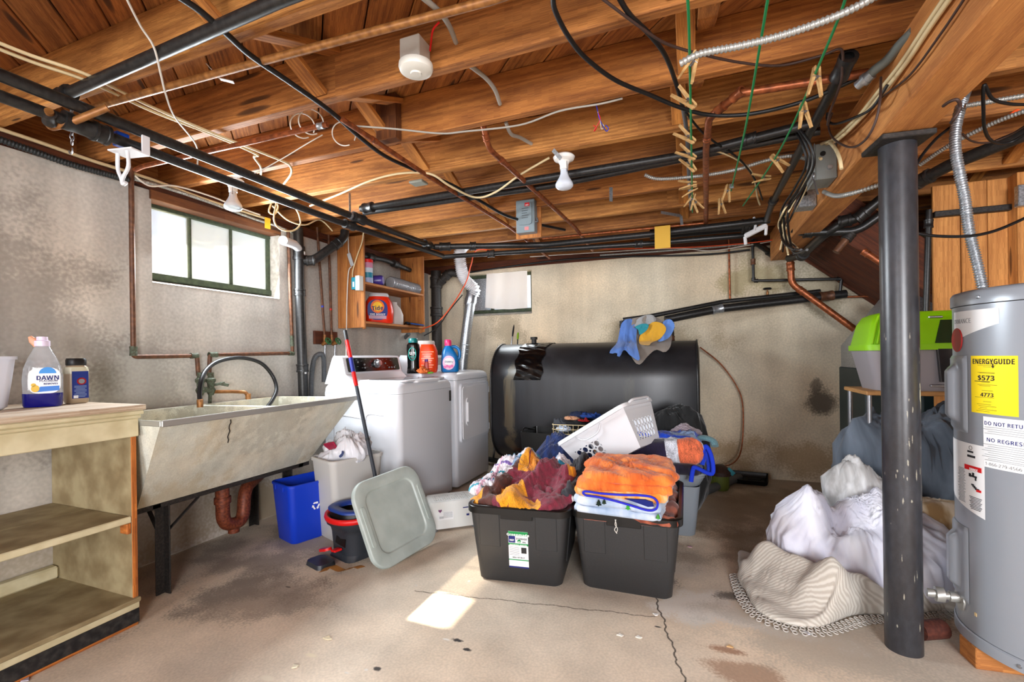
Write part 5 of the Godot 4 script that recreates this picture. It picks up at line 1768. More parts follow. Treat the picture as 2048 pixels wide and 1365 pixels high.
	for s in [[-1, 1], [1, 1], [-1, -1], [1, -1]]:
		m = mb()
		m.loft([ring_at(rrect(0.085, 0.07, 0.03, 4), q * T3(Basis.IDENTITY, V3(s[0] * 0.155, 0, s[1] * 0.115)), 0.0), ring_at(rrect(0.075, 0.06, 0.025, 4), q * T3(Basis.IDENTITY, V3(s[0] * 0.155, 0, s[1] * 0.115)), 0.016)])
		part("foot", m, M.grey, so)
	var fs := q * T3(Basis(Vector3.RIGHT, -0.23), V3(0, 0.11, 0.1195))
	m = mb()
	m.box(fs * T3(Basis.IDENTITY, V3(-0.06, -0.02, 0)), V3(0.10, 0.05, 0.001), 0)
	part("sticker", m, M.paper, so)
	m = mb()
	for k in 6: m.box(fs * T3(Basis.IDENTITY, V3(-0.045, 0.0 - 0.006 * k, 0.001)), V3(0.06, 0.0018, 0.001), 0)
	for k in 7: m.box(fs * T3(Basis.IDENTITY, V3(-0.10 + 0.004 * k, -0.028, 0.001)), V3(0.0018, 0.014, 0.001), 0)
	part("sticker_print", m, M.grey, so).set_meta("kind", "stuff")
	m = mb()
	m.prism(PV2([V2(0, -0.011), V2(0.012, 0.002), V2(0.009, 0.01), V2(0, 0.006), V2(-0.009, 0.01), V2(-0.012, 0.002)]), fs * T3(Basis.IDENTITY, V3(-0.095, 0.012, 0.0)), 0.0015)
	part("heart_print", m, mat(C4(0.4, 0.08, 0.35), 0.5), so)
	m = mb()
	m.box(fs * T3(Basis.IDENTITY, V3(0.075, 0.018, 0.001)), V3(0.04, 0.006, 0.001), 0)
	m.box(fs * T3(Basis.IDENTITY, V3(0.085, -0.028, 0.001)), V3(0.018, 0.012, 0.001), 0)
	part("blue_print", m, M.blueink, so).set_meta("kind", "stuff")

func build_laundry() -> void:
	# patchwork quilt heaped in the left tote
	var Y := C4(0.84, 0.56, 0.09)
	var B := C4(0.31, 0.15, 0.11)
	var Wt := C4(0.84, 0.81, 0.78)
	var Mr := C4(0.45, 0.13, 0.20)
	var qt := patch_tex(512, Mr, [
		[[[0, 0.55], [0.36, 0.55], [0.30, 0.80], [0.34, 1], [0, 1]], B], [[[0.03, 0.80], [0.17, 0.78], [0.18, 0.93], [0.04, 0.96]], Y], [[[0.0, 0.62], [0.08, 0.60], [0.05, 0.85], [0.0, 0.9]], Wt],
		[[[0.30, 0.70], [0.50, 0.66], [0.60, 0.80], [0.44, 0.98], [0.32, 0.88]], Y], [[[0.52, 0.84], [0.70, 0.82], [0.78, 0.92], [0.62, 1.0], [0.46, 1.0]], Y],
		[[[0.08, 0.42], [0.30, 0.34], [0.34, 0.50], [0.12, 0.60]], Wt], [[[0.26, 0.25], [0.40, 0.20], [0.42, 0.45], [0.30, 0.50]], B], [[[0.34, 0.14], [0.44, 0.12], [0.46, 0.46], [0.38, 0.48]], Y],
		[[[0.46, 0.25], [0.58, 0.25], [0.58, 0.48], [0.46, 0.48]], C4(0.78, 0.47, 0.07)], [[[0.82, 0.12], [0.95, 0.12], [0.99, 0.45], [0.93, 0.55], [0.80, 0.30]], Y], [[[0.80, 0.10], [0.82, 0.10], [0.80, 0.34], [0.78, 0.32]], C4(0.25, 0.2, 0.22)]], 121, 0.22)
	var m := MB.new(V3(-0.83, 0.37, -2.40))
	var o := closed_outline([V2(-1.065, -2.14), V2(-0.94, -2.085), V2(-0.78, -2.08), V2(-0.62, -2.11), V2(-0.565, -2.2), V2(-0.56, -2.45), V2(-0.60, -2.66), V2(-0.75, -2.72), V2(-0.95, -2.70), V2(-1.06, -2.55), V2(-1.09, -2.35)], 150)
	var hq := hills(0.03, [[-0.80, -2.48, 0.10, 0.22], [-0.64, -2.42, 0.05, 0.10], [-0.90, -2.56, 0.05, 0.1], [-1.05, -2.3, -0.02, 0.12]], [
		[-0.72, -2.52, -0.84, -2.16, 0.055, 0.045], [-0.60, -2.40, -0.64, -2.14, 0.05, 0.05], [-0.90, -2.58, -1.0, -2.2, 0.05, 0.04], [-0.95, -2.14, -0.80, -2.12, 0.03, 0.04]])
	var qo := []
	blob(m, o, 0.352, hq, 0.05, 0.03, 5.0, 21, 1.2, 2.0, 1.0, 34)
	var qm := cloth_mat(qt)
	qm.uv1_scale = V3(1.0 / 0.56, 1.0 / 0.68, 1)
	qm.uv1_offset = V3(1.10 / 0.56, 2.74 / 0.68, 0)
	solo("patchwork_quilt", "maroon, brown and mustard patchwork quilt heaped in the left tote", "quilt", m, bump(qm, bumps(9, 0.02, 3), 0.5))
	# plaid fleece under and behind the quilt
	var pt := patch_tex(256, C4(0.86, 0.82, 0.84), [[[[0, 0.1], [1, 0.1], [1, 0.2], [0, 0.2]], C4(0.1, 0.5, 0.62)], [[[0, 0.45], [1, 0.45], [1, 0.52], [0, 0.52]], C4(0.45, 0.35, 0.6)], [[[0, 0.75], [1, 0.75], [1, 0.85], [0, 0.85]], C4(0.15, 0.6, 0.68)], [[[0.2, 0], [0.27, 0], [0.27, 1], [0.2, 1]], C4(0.85, 0.65, 0.72)], [[[0.6, 0], [0.7, 0], [0.7, 1], [0.6, 1]], C4(0.6, 0.7, 0.82)]], 125, 0.3)
	m = MB.new(V3(-1.0, 0.38, -2.5))
	blob(m, closed_outline([V2(-1.135, -2.26), V2(-1.06, -2.20), V2(-0.99, -2.24), V2(-1.0, -2.40), V2(-0.94, -2.62), V2(-1.02, -2.70), V2(-1.1, -2.6), V2(-1.13, -2.42)], 100), 0.372, hills(0.045, [[-1.08, -2.28, 0.015, 0.06], [-1.02, -2.6, 0.10, 0.12]], []), 0.03, 0.02, 9.0, 33, 0.4, 1.5, 0.22, 16)
	blob(m, closed_outline([V2(-1.03, -2.60), V2(-0.88, -2.57), V2(-0.70, -2.58), V2(-0.58, -2.62), V2(-0.62, -2.73), V2(-0.80, -2.76), V2(-1.0, -2.73)], 100), 0.372, hills(0.05, [[-0.93, -2.66, 0.13, 0.09], [-0.72, -2.66, 0.10, 0.08]], []), 0.03, 0.02, 9.0, 34, 0.4, 1.5, 0.22, 16)
	var plaid := solo("plaid_fleece", "white, teal and pink plaid fleece blanket peeking out beside the quilt", "blanket", m, cloth_mat(pt))
	# dark grey jacket between the totes
	var jt := mottle(131, C4(0.08, 0.08, 0.10), C4(0.20, 0.20, 0.22), 0.02, 1.8)
	m = MB.new(V3(-0.58, 0.4, -2.5))
	blob(m, closed_outline([V2(-0.60, -2.22), V2(-0.54, -2.24), V2(-0.50, -2.36), V2(-0.38, -2.40), V2(-0.36, -2.50), V2(-0.44, -2.62), V2(-0.56, -2.70), V2(-0.66, -2.66), V2(-0.68, -2.50), V2(-0.63, -2.36)], 110), 0.392, hills(0.03, [[-0.55, -2.52, 0.10, 0.09], [-0.46, -2.42, 0.10, 0.06]], [[-0.66, -2.60, -0.56, -2.58, 0.05, 0.03], [-0.56, -2.5, -0.57, -2.26, 0.05, 0.04]]), 0.03, 0.035, 7.0, 41, 0.5, 1.8, 0.5, 24)
	solo("grey_jacket", "crumpled dark grey jacket draped between the two dark totes", "jacket", m, cloth_mat(jt))
	# stack in the right tote, from the bottom up
	var rust := mottle(141, C4(0.45, 0.20, 0.13), C4(0.66, 0.36, 0.26), 0.03, 1.8)
	m = MB.new(V3(-0.3, 0.33, -2.47))
	pad(m, V3(-0.30, 0.335, -2.47), 0.455, 0.64, 0.05, 1.0, 0.02, 51, 0.0, 0.06)
	solo("rust_fleece", "rust and pink fleece blanket at the bottom of the folded stack", "blanket", m, cloth_mat(rust, 2.0))
	var snow := mottle(142, C4(0.60, 0.68, 0.78), C4(0.80, 0.84, 0.90), 0.02, 1.5)
	var sb := thing("snowy_blanket", "folded pale blue blanket with small trees printed on it, under the blue binding", "blanket", V3(-0.32, 0.38, -2.38))
	m = mb()
	pad(m, V3(-0.315, 0.378, -2.37), 0.40, 0.50, 0.035, -3.0, 0.012, 52, 0.0, 0.05)
	pad(m, V3(-0.315, 0.41, -2.36), 0.41, 0.48, 0.05, -4.0, 0.016, 53, 0.0, 0.06)
	part("folds", m, cloth_mat(snow, 2.0), sb)
	for p in [[1197, 1006, 0.014, C4(0.04, 0.12, 0.05)], [1208, 1004, 0.011, C4(0.06, 0.16, 0.08)], [1256, 1014, 0.013, C4(0.2, 0.6, 0.15)], [1316, 1034, 0.011, C4(0.25, 0.55, 0.2)]]:
		m = mb()
		var c := fz(p[0], p[1], -2.108)
		m.prism(PV2([V2(-0.9, -0.8), V2(-0.2, -0.8), V2(-0.2, -1.1), V2(0.2, -1.1), V2(0.2, -0.8), V2(0.9, -0.8), V2(0.35, -0.1), V2(0.65, -0.1), V2(0, 1), V2(-0.65, -0.1), V2(-0.35, -0.1)]), T3(Basis.IDENTITY.scaled(V3(p[2], p[2], 1)), c + V3(0, 0, -0.008)), 0.012)
		part("tree_print", m, mat(p[3], 0.9), sb)
	var ob := mottle(143, C4(0.90, 0.72, 0.50), C4(0.93, 0.52, 0.16), 0.025, 2.4)
	var bb := thing("bound_blanket", "folded orange and white blanket with a royal blue binding, under the orange towel", "blanket", V3(-0.31, 0.46, -2.36))
	m = mb()
	pad(m, V3(-0.305, 0.455, -2.37), 0.42, 0.50, 0.055, -2.0, 0.012, 54, 0.0, 0.05)
	part("folds", m, cloth_mat(ob, 2.0), bb)
	m = mb()
	var loop := []
	for p in [[1172, 990], [1166, 985], [1172, 982], [1200, 986], [1240, 989], [1280, 990], [1305, 994], [1315, 1004], [1312, 1017], [1296, 1020], [1265, 1011], [1230, 1001], [1200, 994], [1172, 990]]:
		loop.append(fz(p[0], p[1] + 1.5, -2.098))
	m.tube(ease_curve(loop, 4), 0.0052, 7)
	part("binding", m, mat(C4(0.10, 0.12, 0.72), 0.8), bb, "royal blue edge binding")
	m = mb()
	m.prism(PV2([V2(-0.07, 0.004), V2(0.02, 0.008), V2(0.05, 0.0), V2(0.055, -0.018), V2(0.03, -0.022), V2(-0.02, -0.008)]), T3(Basis.IDENTITY, fz(1282, 1002, -2.112)), 0.01)
	part("fold_shadow", m, mat(C4(0.03, 0.10, 0.42), 0.9), bb, "dark blue painted shade inside the fold")  # shade in the fold, put in as a dark blue piece
	var orange := mottle(144, C4(0.80, 0.35, 0.10), C4(0.95, 0.54, 0.22), 0.02, 1.6)
	m = MB.new(V3(-0.31, 0.50, -2.37))
	pad(m, V3(-0.30, 0.490, -2.36), 0.425, 0.50, 0.045, 2.0, 0.014, 55, 0.0, 0.05)
	pad(m, V3(-0.285, 0.522, -2.35), 0.41, 0.46, 0.055, 3.0, 0.02, 56, -0.15, 0.07, 1.0, 0.5)
	var ot := solo("orange_towel", "thick orange towel folded on top of the right tote", "towel", m, bump(cloth_mat(orange, 2.0), bumps(10, 0.06, 3), 0.3))
	m = MB.new(V3(-0.35, 0.35, -2.13))
	var st := []
	for p in [[1230, 1040], [1233, 1052], [1229, 1060], [1234, 1068]]: st.append(fz(p[0], p[1], -2.105))
	m.tube(ease_curve(st, 4), 0.0015, 5)
	st = []
	for p in [[1232, 1040], [1230, 1050], [1235, 1058], [1233, 1066]]: st.append(fz(p[0], p[1], -2.103))
	m.tube(ease_curve(st, 4), 0.0015, 5)
	solo("loose_thread", "loose white thread hanging from the folded stack over the tote rim", "thread", m, M.whitewire)
	# blankets on the light grey tote
	var pr := patch_tex(512, C4(0.80, 0.82, 0.86), [[[[0.1, 0.0], [1, 0.0], [1, 0.48], [0.75, 0.56], [0.45, 0.66], [0.1, 0.62]], C4(0.02, 0.27, 0.80)], [[[0.2, 0.1], [0.4, 0.15], [0.42, 0.35], [0.3, 0.3]], C4(0.12, 0.1, 0.2)], [[[0.62, 0.25], [0.9, 0.15], [0.96, 0.5], [0.7, 0.5]], C4(0.55, 0.68, 0.88)], [[[0.2, 0.74], [0.58, 0.70], [0.6, 1.2], [0.15, 1.2]], C4(0.12, 0.09, 0.2)], [[[0.72, 0.77], [1, 0.73], [1, 1.2], [0.70, 1.2]], C4(0.85, 0.42, 0.27)], [[[0.0, 0.66], [0.2, 0.7], [0.15, 1.2], [0.0, 1.2]], C4(0.35, 0.34, 0.45)]], 151, 0.3)
	var prm := cloth_mat(pr)
	prm.uv1_scale = V3(1.0 / 0.54, 1.0 / 0.46, 1)
	prm.uv1_offset = V3(0.45 / 0.54, 3.33 / 0.46, 0)
	m = MB.new(V3(-0.19, 0.45, -3.12))
	pad(m, V3(-0.185, 0.452, -3.11), 0.49, 0.42, 0.145, 2.0, 0.02, 61, -0.1, 0.05)
	solo("printed_blanket", "folded blue, white and coral printed plush blanket on the light grey tote", "blanket", m, prm)
	var db := thing("purple_blanket", "dark purple plush blanket with a bright blue edge, under the printed one", "blanket", V3(-0.18, 0.40, -3.12))
	m = mb()
	pad(m, V3(-0.20, 0.398, -3.10), 0.50, 0.43, 0.062, 2.0, 0.012, 62, 0.0, 0.05)
	part("folds", m, cloth_mat(mottle(152, C4(0.07, 0.05, 0.12), C4(0.19, 0.15, 0.27), 0.03, 1.8), 2.0), db)
	m = mb()
	m.tube(ease_curve([fz(1382, 964, -2.885), fz(1386, 940, -2.885), fz(1392, 936, -2.89), fz(1424, 948, -2.94), fz(1423, 915, -2.95), fz(1412, 893, -2.97), fz(1404, 905, -2.96)], 6), 0.008, 8, true, PackedFloat32Array(), false, 1.6)
	part("edge_binding", m, mat(C4(0.02, 0.2, 0.78), 0.85), db, "bright blue edge binding")
	m = MB.new(V3(0.07, 0.5, -3.05))
	m.tube(ease_curve([fz(1404, 930, -2.97), fz(1412, 905, -2.98), fz(1418, 930, -2.98), fz(1416, 950, -2.97)], 6), 0.015, 10)
	solo("blue_cloth", "bright blue folded cloth end beside the printed blanket", "cloth", m, cloth_mat(mottle(153, C4(0.02, 0.14, 0.6), C4(0.05, 0.28, 0.85), 0.03, 1.5), 2.0))
	m = MB.new(V3(0.07, 0.6, -3.2))
	m.tube(ease_curve([fz(1385, 885, -3.25), fz(1404, 876, -3.2), fz(1425, 882, -3.17), fz(1430, 893, -3.15)], 6), 0.03, 12, true, PackedFloat32Array(), false, 0.6)
	solo("teal_towel", "rolled pale teal towel end at the back right of the blankets", "towel", m, cloth_mat(mottle(154, C4(0.30, 0.46, 0.50), C4(0.48, 0.62, 0.64), 0.1, 1.5), 2.0))
	m = MB.new(V3(-0.03, 0.6, -3.3))
	blob(m, closed_outline([V2(-0.14, -3.30), V2(0.02, -3.28), V2(0.06, -3.38), V2(-0.06, -3.42)], 50), 0.50, hills(0.09, [[-0.05, -3.35, 0.05, 0.06]], []), 0.02, 0.01, 9.0, 64, 0.3, 2.0, 0.1, 8)
	solo("striped_shirt", "grey and pink striped shirt in front of the black clothes", "shirt", m, cloth_mat(stripe_tex(C4(0.5, 0.43, 0.46), C4(0.72, 0.67, 0.7), 14)))
	var bk := mottle(155, C4(0.022, 0.022, 0.024), C4(0.085, 0.085, 0.085), 0.02, 1.6)
	m = MB.new(V3(-0.17, 0.0, -3.53))
	blob(m, closed_outline([V2(-0.42, -3.38), V2(-0.2, -3.37), V2(0.02, -3.38), V2(0.10, -3.5), V2(0.08, -3.68), V2(-0.15, -3.74), V2(-0.40, -3.68), V2(-0.46, -3.52)], 130), 0.0, hills(0.50, [[-0.12, -3.52, 0.20, 0.18], [0.02, -3.5, 0.10, 0.1], [-0.34, -3.5, 0.10, 0.1]], [[-0.4, -3.48, 0.05, -3.46, 0.03, 0.03]]), 0.08, 0.04, 6.0, 65, 0.3, 2.5, 0.5, 26)
	solo("black_clothes", "pile of black clothes in front of the right end of the oil tank", "clothes", m, cloth_mat(bk))
	# navy fleece heap
	m = MB.new(V3(-0.80, 0.0, -3.05))
	blob(m, closed_outline([V2(-1.04, -2.98), V2(-0.92, -2.86), V2(-0.72, -2.84), V2(-0.54, -2.88), V2(-0.50, -3.05), V2(-0.56, -3.22), V2(-0.80, -3.26), V2(-0.98, -3.18)], 150), 0.0, hills(0.36, [[-0.84, -3.05, 0.19, 0.16], [-0.65, -3.1, 0.08, 0.14]], [[-1.0, -2.98, -0.6, -2.94, 0.03, 0.03], [-0.98, -3.06, -0.62, -3.0, 0.03, 0.03]]), 0.1, 0.04, 6.5, 66, 0.25, 3.0, 0.5, 26)
	solo("navy_fleece", "rumpled navy blue fleece blanket heaped behind the quilt", "blanket", m, cloth_mat(mottle(156, C4(0.02, 0.07, 0.22), C4(0.08, 0.19, 0.42), 0.03, 1.6)))
	m = MB.new(V3(-0.97, 0.45, -3.42))
	blob(m, closed_outline([V2(-1.06, -3.36), V2(-0.92, -3.34), V2(-0.86, -3.44), V2(-0.95, -3.52), V2(-1.08, -3.48)], 60), 0.42, hills(0.06, [[-0.95, -3.42, 0.04, 0.06]], []), 0.02, 0.02, 12.0, 67, 0.3, 1.5, 0.5, 10)
	solo("green_cloth", "bright green cloth inside the black bin", "cloth", m, mat(C4(0.05, 0.36, 0.14), 0.9))
	# wire basket with clothes
	var wb := thing("wire_basket", "small beige wire basket of clothes behind the laundry basket", "basket", V3(-0.80, 0.53, -3.42))
	var wf := yaw_at(V3(-0.82, 0.53, -3.44), 4.0)
	m = mb()
	for y in [0.0, 0.035, 0.07]:
		var lp := ring_at(rrect(0.32, 0.20, 0.02, 3), wf, y)
		m.tube(lp, 0.0035, 6, false, PackedFloat32Array(), true)
	for k in 9:
		var x := lerpf(-0.15, 0.15, k / 8.0)
		for z in [-0.1, 0.1]: m.tube(PV3([wf * V3(x, 0, z), wf * V3(x, 0.07, z)]), 0.002, 5)
		m.tube(PV3([wf * V3(x, 0, -0.1), wf * V3(x, 0, 0.1)]), 0.002, 5)
	part("wires", m, M.creamwire, wb).set_meta("kind", "stuff")
	m = mb()
	m.abox(V3(-0.98, 0.0, -3.54), V3(-0.68, 0.525, -3.34), 0.01)
	var bx := thing("cardboard_box", "brown cardboard box hidden under the wire basket", "box", V3(-0.83, 0, -3.52))
	m = mb()
	m.abox(V3(-0.76, 0.0, -3.56), V3(-0.50, 0.52, -3.30), 0.01)
	part("box_body", m, M.pine, bx)
	for c in [["grey_hat", V3(-0.93, 0.57, -3.40), 0.055, 0.055, C4(0.22, 0.23, 0.25), "dark grey cap at the left of the wire basket", "hat"], ["dark_shirt", V3(-0.79, 0.575, -3.43), 0.12, 0.05, C4(0.03, 0.03, 0.035), "black shirt in the wire basket", "shirt"], ["tan_cloth", V3(-0.84, 0.625, -3.42), 0.055, 0.025, C4(0.75, 0.55, 0.42), "tan cloth on top of the wire basket", "cloth"], ["denim_trousers", V3(-0.77, 0.64, -3.47), 0.10, 0.035, C4(0.03, 0.09, 0.22), "dark blue jeans on top of the wire basket", "jeans"], ["blue_sock", V3(-0.70, 0.645, -3.42), 0.07, 0.03, C4(0.05, 0.22, 0.5), "mid blue garment at the right of the wire basket", "garment"], ["red_cloth", V3(-0.735, 0.625, -3.36), 0.04, 0.015, C4(0.6, 0.05, 0.06), "small red cloth at the edge of the wire basket", "cloth"], ["paper_packet", V3(-0.89, 0.545, -3.36), 0.05, 0.035, C4(0.8, 0.85, 0.92), "white and blue packet inside the wire basket", "packet"]]:
		m = MB.new(c[1])
		var pts := []
		for k in 8: pts.append(V2(c[1].x, c[1].z) + V2(cos(TAU * k / 8.0) * c[2] * (1.0 + 0.15 * sin(k * 2.3)), sin(TAU * k / 8.0) * c[2] * 0.6))
		var hh: float = c[3]
		blob(m, closed_outline(pts, 48), c[1].y, func(_p: Vector2) -> float: return hh, 0.02, 0.018, 12.0, 70 + int(c[2] * 1000), 0.3, 1.8, 0.5, 8)
		solo(c[0], c[5], c[6], m, mat(c[4], 0.9))
	# white laundry basket tipped on the heap
	var lb := T3(Basis(Vector3.UP, -0.32) * Basis(Vector3.BACK, deg_to_rad(31.5)), V3(-0.80, 0.555, -2.885))
	var bk2 := thing("laundry_basket", "white plastic laundry basket with round holes, tipped on the blankets", "laundry basket", lb.origin)
	var L := 0.52
	var D := 0.40
	var Hb := 0.26
	var tp := 0.055
	var wall := func(k: int) -> Callable:
		return func(u: float, v: float) -> Vector3:   # u along, v from the rim down; origin is the near left rim corner
			var i := tp * v
			var y := -0.02 - (Hb - 0.02) * v
			match k:
				0: return lb * V3(lerpf(i, L - i, u), y, -i)
				1: return lb * V3(L - i, y, lerpf(-i, -D + i, u))
				2: return lb * V3(lerpf(L - i, i, u), y, -D + i)
				_: return lb * V3(i, y, lerpf(-D + i, -i, u))
	for k in 4:
		m = mb()
		var hs := {}
		if k % 2 == 0:
			for i in 3:
				for j in 4: hs[Vector2i(1 + j if k == 0 else 5 + j, 2 + i)] = V2(0.37, 0.42)
			pierced(m, wall.call(k), 10, 6, hs, lb.basis * (V3(0, 0, 1) if k == 0 else V3(0, 0, -1)))
		else:
			for i in 3:
				for j in 6: hs[Vector2i(1 + j, 2 + i)] = V2(0.3, 0.42)
			pierced(m, wall.call(k), 8, 6, hs, lb.basis * (Vector3.RIGHT if k == 1 else Vector3.LEFT))
		part("side_wall", m, M.white, bk2)
	m = mb()
	m.out4(lb * V3(tp, -Hb, -tp), lb * V3(L - tp, -Hb, -tp), lb * V3(L - tp, -Hb, -D + tp), lb * V3(tp, -Hb, -D + tp), -lb.basis.y)
	part("base", m, M.white, bk2)
	m = mb()
	var rim_t := lb * T3(Basis.IDENTITY, V3(L / 2, -0.022, -D / 2))
	lip(m, rim_t, L, D, 0.0, 0.024, 0.02, 0.03)
	part("rim", m, M.white, bk2)
	for s in [0, 1]:
		m = mb()
		m.tube(bend([lb * V3(L + 0.015, -0.005, -0.06) , lb * V3(L + 0.035, 0.005, -0.08), lb * V3(L + 0.035, 0.005, -D + 0.08), lb * V3(L + 0.015, -0.005, -D + 0.06)] if s == 1 else [lb * V3(0.14, -0.03, 0.005), lb * V3(0.18, -0.075, 0.004), lb * V3(0.30, -0.075, 0.004), lb * V3(0.34, -0.03, 0.005)], 0.04), 0.008 if s else 0.004, 7)
		part("handle", m, M.white, bk2)
	# bedding by the water heater
	var wh := mottle(161, C4(0.82, 0.82, 0.88), C4(0.93, 0.93, 0.96), 0.015, 1.4)
	m = MB.new(V3(0.75, 0.0, -2.75))
	blob(m, closed_outline([V2(0.36, -2.62), V2(0.50, -2.46), V2(0.75, -2.42), V2(1.0, -2.44), V2(1.12, -2.6), V2(1.1, -2.85), V2(0.85, -3.0), V2(0.60, -3.0), V2(0.42, -2.85)], 170), 0.0, hills(0.20, [[0.53, -2.68, 0.16, 0.14], [0.78, -2.72, 0.20, 0.2], [1.02, -2.62, 0.10, 0.12], [0.66, -2.60, -0.06, 0.06]], [[0.62, -2.55, 0.66, -2.85, -0.05, 0.04], [0.80, -2.46, 0.84, -2.8, 0.03, 0.04], [0.9, -2.46, 0.95, -2.8, 0.03, 0.04]]), 0.14, 0.045, 4.5, 81, 1.3, 2.4, 0.5, 32)
	solo("white_bedding", "big crumpled white bed sheet heaped behind the support column", "bedding", m, cloth_mat(wh))
	var gy := mottle(162, C4(0.27, 0.30, 0.34), C4(0.41, 0.45, 0.50), 0.015, 1.4)
	m = MB.new(V3(0.98, 0.0, -3.0))
	blob(m, closed_outline([V2(0.74, -3.05), V2(0.84, -2.92), V2(1.05, -2.85), V2(1.32, -2.80), V2(1.45, -2.95), V2(1.4, -3.2), V2(1.1, -3.3), V2(0.78, -3.24)], 150), 0.0, hills(0.50, [[0.92, -3.05, 0.24, 0.16], [1.22, -2.98, 0.27, 0.2]], [[0.8, -2.95, 0.95, -3.1, 0.04, 0.03], [1.1, -2.88, 1.3, -3.1, 0.04, 0.04]]), 0.12, 0.06, 4.5, 82, 0.9, 2.2, 0.5, 28)
	solo("grey_bedding", "slate grey crumpled bed sheet piled behind the column and under the shelf", "bedding", m, cloth_mat(gy))
	m = MB.new(V3(0.84, 0.3, -2.88))
	blob(m, closed_outline([V2(0.66, -2.86), V2(0.78, -2.76), V2(0.95, -2.74), V2(1.02, -2.86), V2(0.9, -2.98), V2(0.72, -2.99)], 90), 0.26, hills(0.16, [[0.78, -2.86, 0.12, 0.1]], [[0.68, -2.88, 0.9, -2.80, 0.03, 0.03]]), 0.07, 0.03, 6.0, 83, 0.4, 2.5, 0.5, 16)
	solo("white_cloth", "soiled white cloth lying between the grey sheet and the white bedding", "cloth", m, cloth_mat(mottle(163, C4(0.66, 0.65, 0.64), C4(0.86, 0.86, 0.86), 0.03, 1.8)))
	m = MB.new(V3(1.08, 0.28, -2.72))
	blob(m, closed_outline([V2(0.86, -2.70), V2(1.0, -2.62), V2(1.22, -2.62), V2(1.28, -2.74), V2(1.12, -2.84), V2(0.92, -2.82)], 80), 0.28, hills(0.13, [], []), 0.06, 0.015, 6.0, 84, 0.2, 2.5, 0.5, 12)
	solo("old_pillow", "yellow-stained old pillow wedged beside the water heater", "pillow", m, cloth_mat(mottle(164, C4(0.55, 0.42, 0.26), C4(0.83, 0.76, 0.66), 0.02, 2.2)))
	# ribbed throw with a lace border
	var rb := stripe_tex(C4(0.72, 0.69, 0.64), C4(0.82, 0.80, 0.76), 40)
	var th := thing("lace_throw", "beige ribbed throw with a crocheted lace border on the floor by the column", "throw", V3(0.62, 0, -2.35))
	m = mb()
	var fo := []
	for p in [[1478, 1110], [1480, 1165], [1510, 1225], [1570, 1255], [1640, 1262], [1720, 1240], [1790, 1238], [1870, 1232], [1915, 1220]]:
		var w := fy(p[0], p[1], 0.0)
		fo.append(V2(w.x, w.z))
	fo.append_array([V2(1.05, -2.50), V2(0.85, -2.50), V2(0.55, -2.58), V2(0.34, -2.72)])
	var outl := closed_outline(fo, 190)
	blob(m, outl, 0.0, hills(0.035, [[0.42, -2.42, 0.10, 0.14], [0.62, -2.34, 0.13, 0.13], [0.88, -2.42, 0.08, 0.12], [0.33, -2.55, 0.10, 0.09]], [[0.30, -2.52, 0.55, -2.33, 0.05, 0.05], [0.45, -2.28, 0.72, -2.33, 0.06, 0.05], [0.52, -2.46, 0.62, -2.3, -0.05, 0.05]]), 0.035, 0.02, 3.5, 85, 0.5, 2.2, 0.45, 30)
	part("ribbed_cloth", m, cloth_mat(rb), th)
	m = mb()
	# crocheted edging: scallops along the front outline
	var ns := 0
	for i in outl.size():
		var p := outl[i]
		if p.y < -2.56 or i % 2: continue
		var q := outl[(i + 2) % outl.size()]
		var dr := (q - p).normalized()
		var ou := V2(dr.y, -dr.x)
		for s in 3:
			var c := p + ou * (0.006 + 0.014 * s) + dr * (0.006 * (s % 2))
			m.tube(arc(V3(c.x, 0.012 - 0.003 * s, c.y), V3(dr.x, 0.1, dr.y) * 0.009, V3(ou.x, -0.2, ou.y) * 0.009, 0, TAU, 8), 0.0025, 5)
		ns += 1
	part("lace_border", m, mat(C4(0.78, 0.76, 0.73), 0.9), th, "crocheted lace edging").set_meta("kind", "stuff")

# ---------- pipes and wires ----------
# survey point [px, py, axis, value]: axis 0, 1, 2 meets the plane x, y, z = value, 3 is a depth
func sp(a: Array) -> Vector3:
	match int(a[2]):
		0: return fx(a[0], a[1], a[3])
		1: return fy(a[0], a[1], a[3])
		2: return fz(a[0], a[1], a[3])
	return dp(a[0], a[1], a[3])
func sps(a: Array) -> Array:
	var out := []
	for p in a: out.append(p if p is Vector3 else sp(p))
	return out
# a rigid pipe with rounded bends; fittings are [fraction 0..1 of the point list, length, extra radius]
func pipe(called: String, label: String, material: Material, r: float, pts: Array, fit := [], br := 0.03, group := "", seg := 12) -> Node3D:
	var p := sps(pts)
	var n := thing(called, label, "pipe", p[0], group)
	var m := mb()
	m.tube(bend(p, br, 5), r, seg)
	part("pipe", m, material, n)
	for f in fit:
		var i := mini(int(f[0]), p.size() - 2)
		var a: Vector3 = p[i].lerp(p[i + 1], f[0] - i)
		var d: Vector3 = (p[i + 1] - p[i]).normalized()
		m = mb()
		var h: float = f[1] / 2
		var e: float = r + f[2]
		m.lathe(PV2([V2(r * 0.9, -h), V2(e, -h), V2(e, -h * 0.6), V2(e * 0.93, -h * 0.5), V2(e * 0.93, h * 0.5), V2(e, h * 0.6), V2(e, h), V2(r * 0.9, h)]), along(a, d), 14)
		part("coupling", m, f[3] if f.size() > 3 else material, n)
	return n
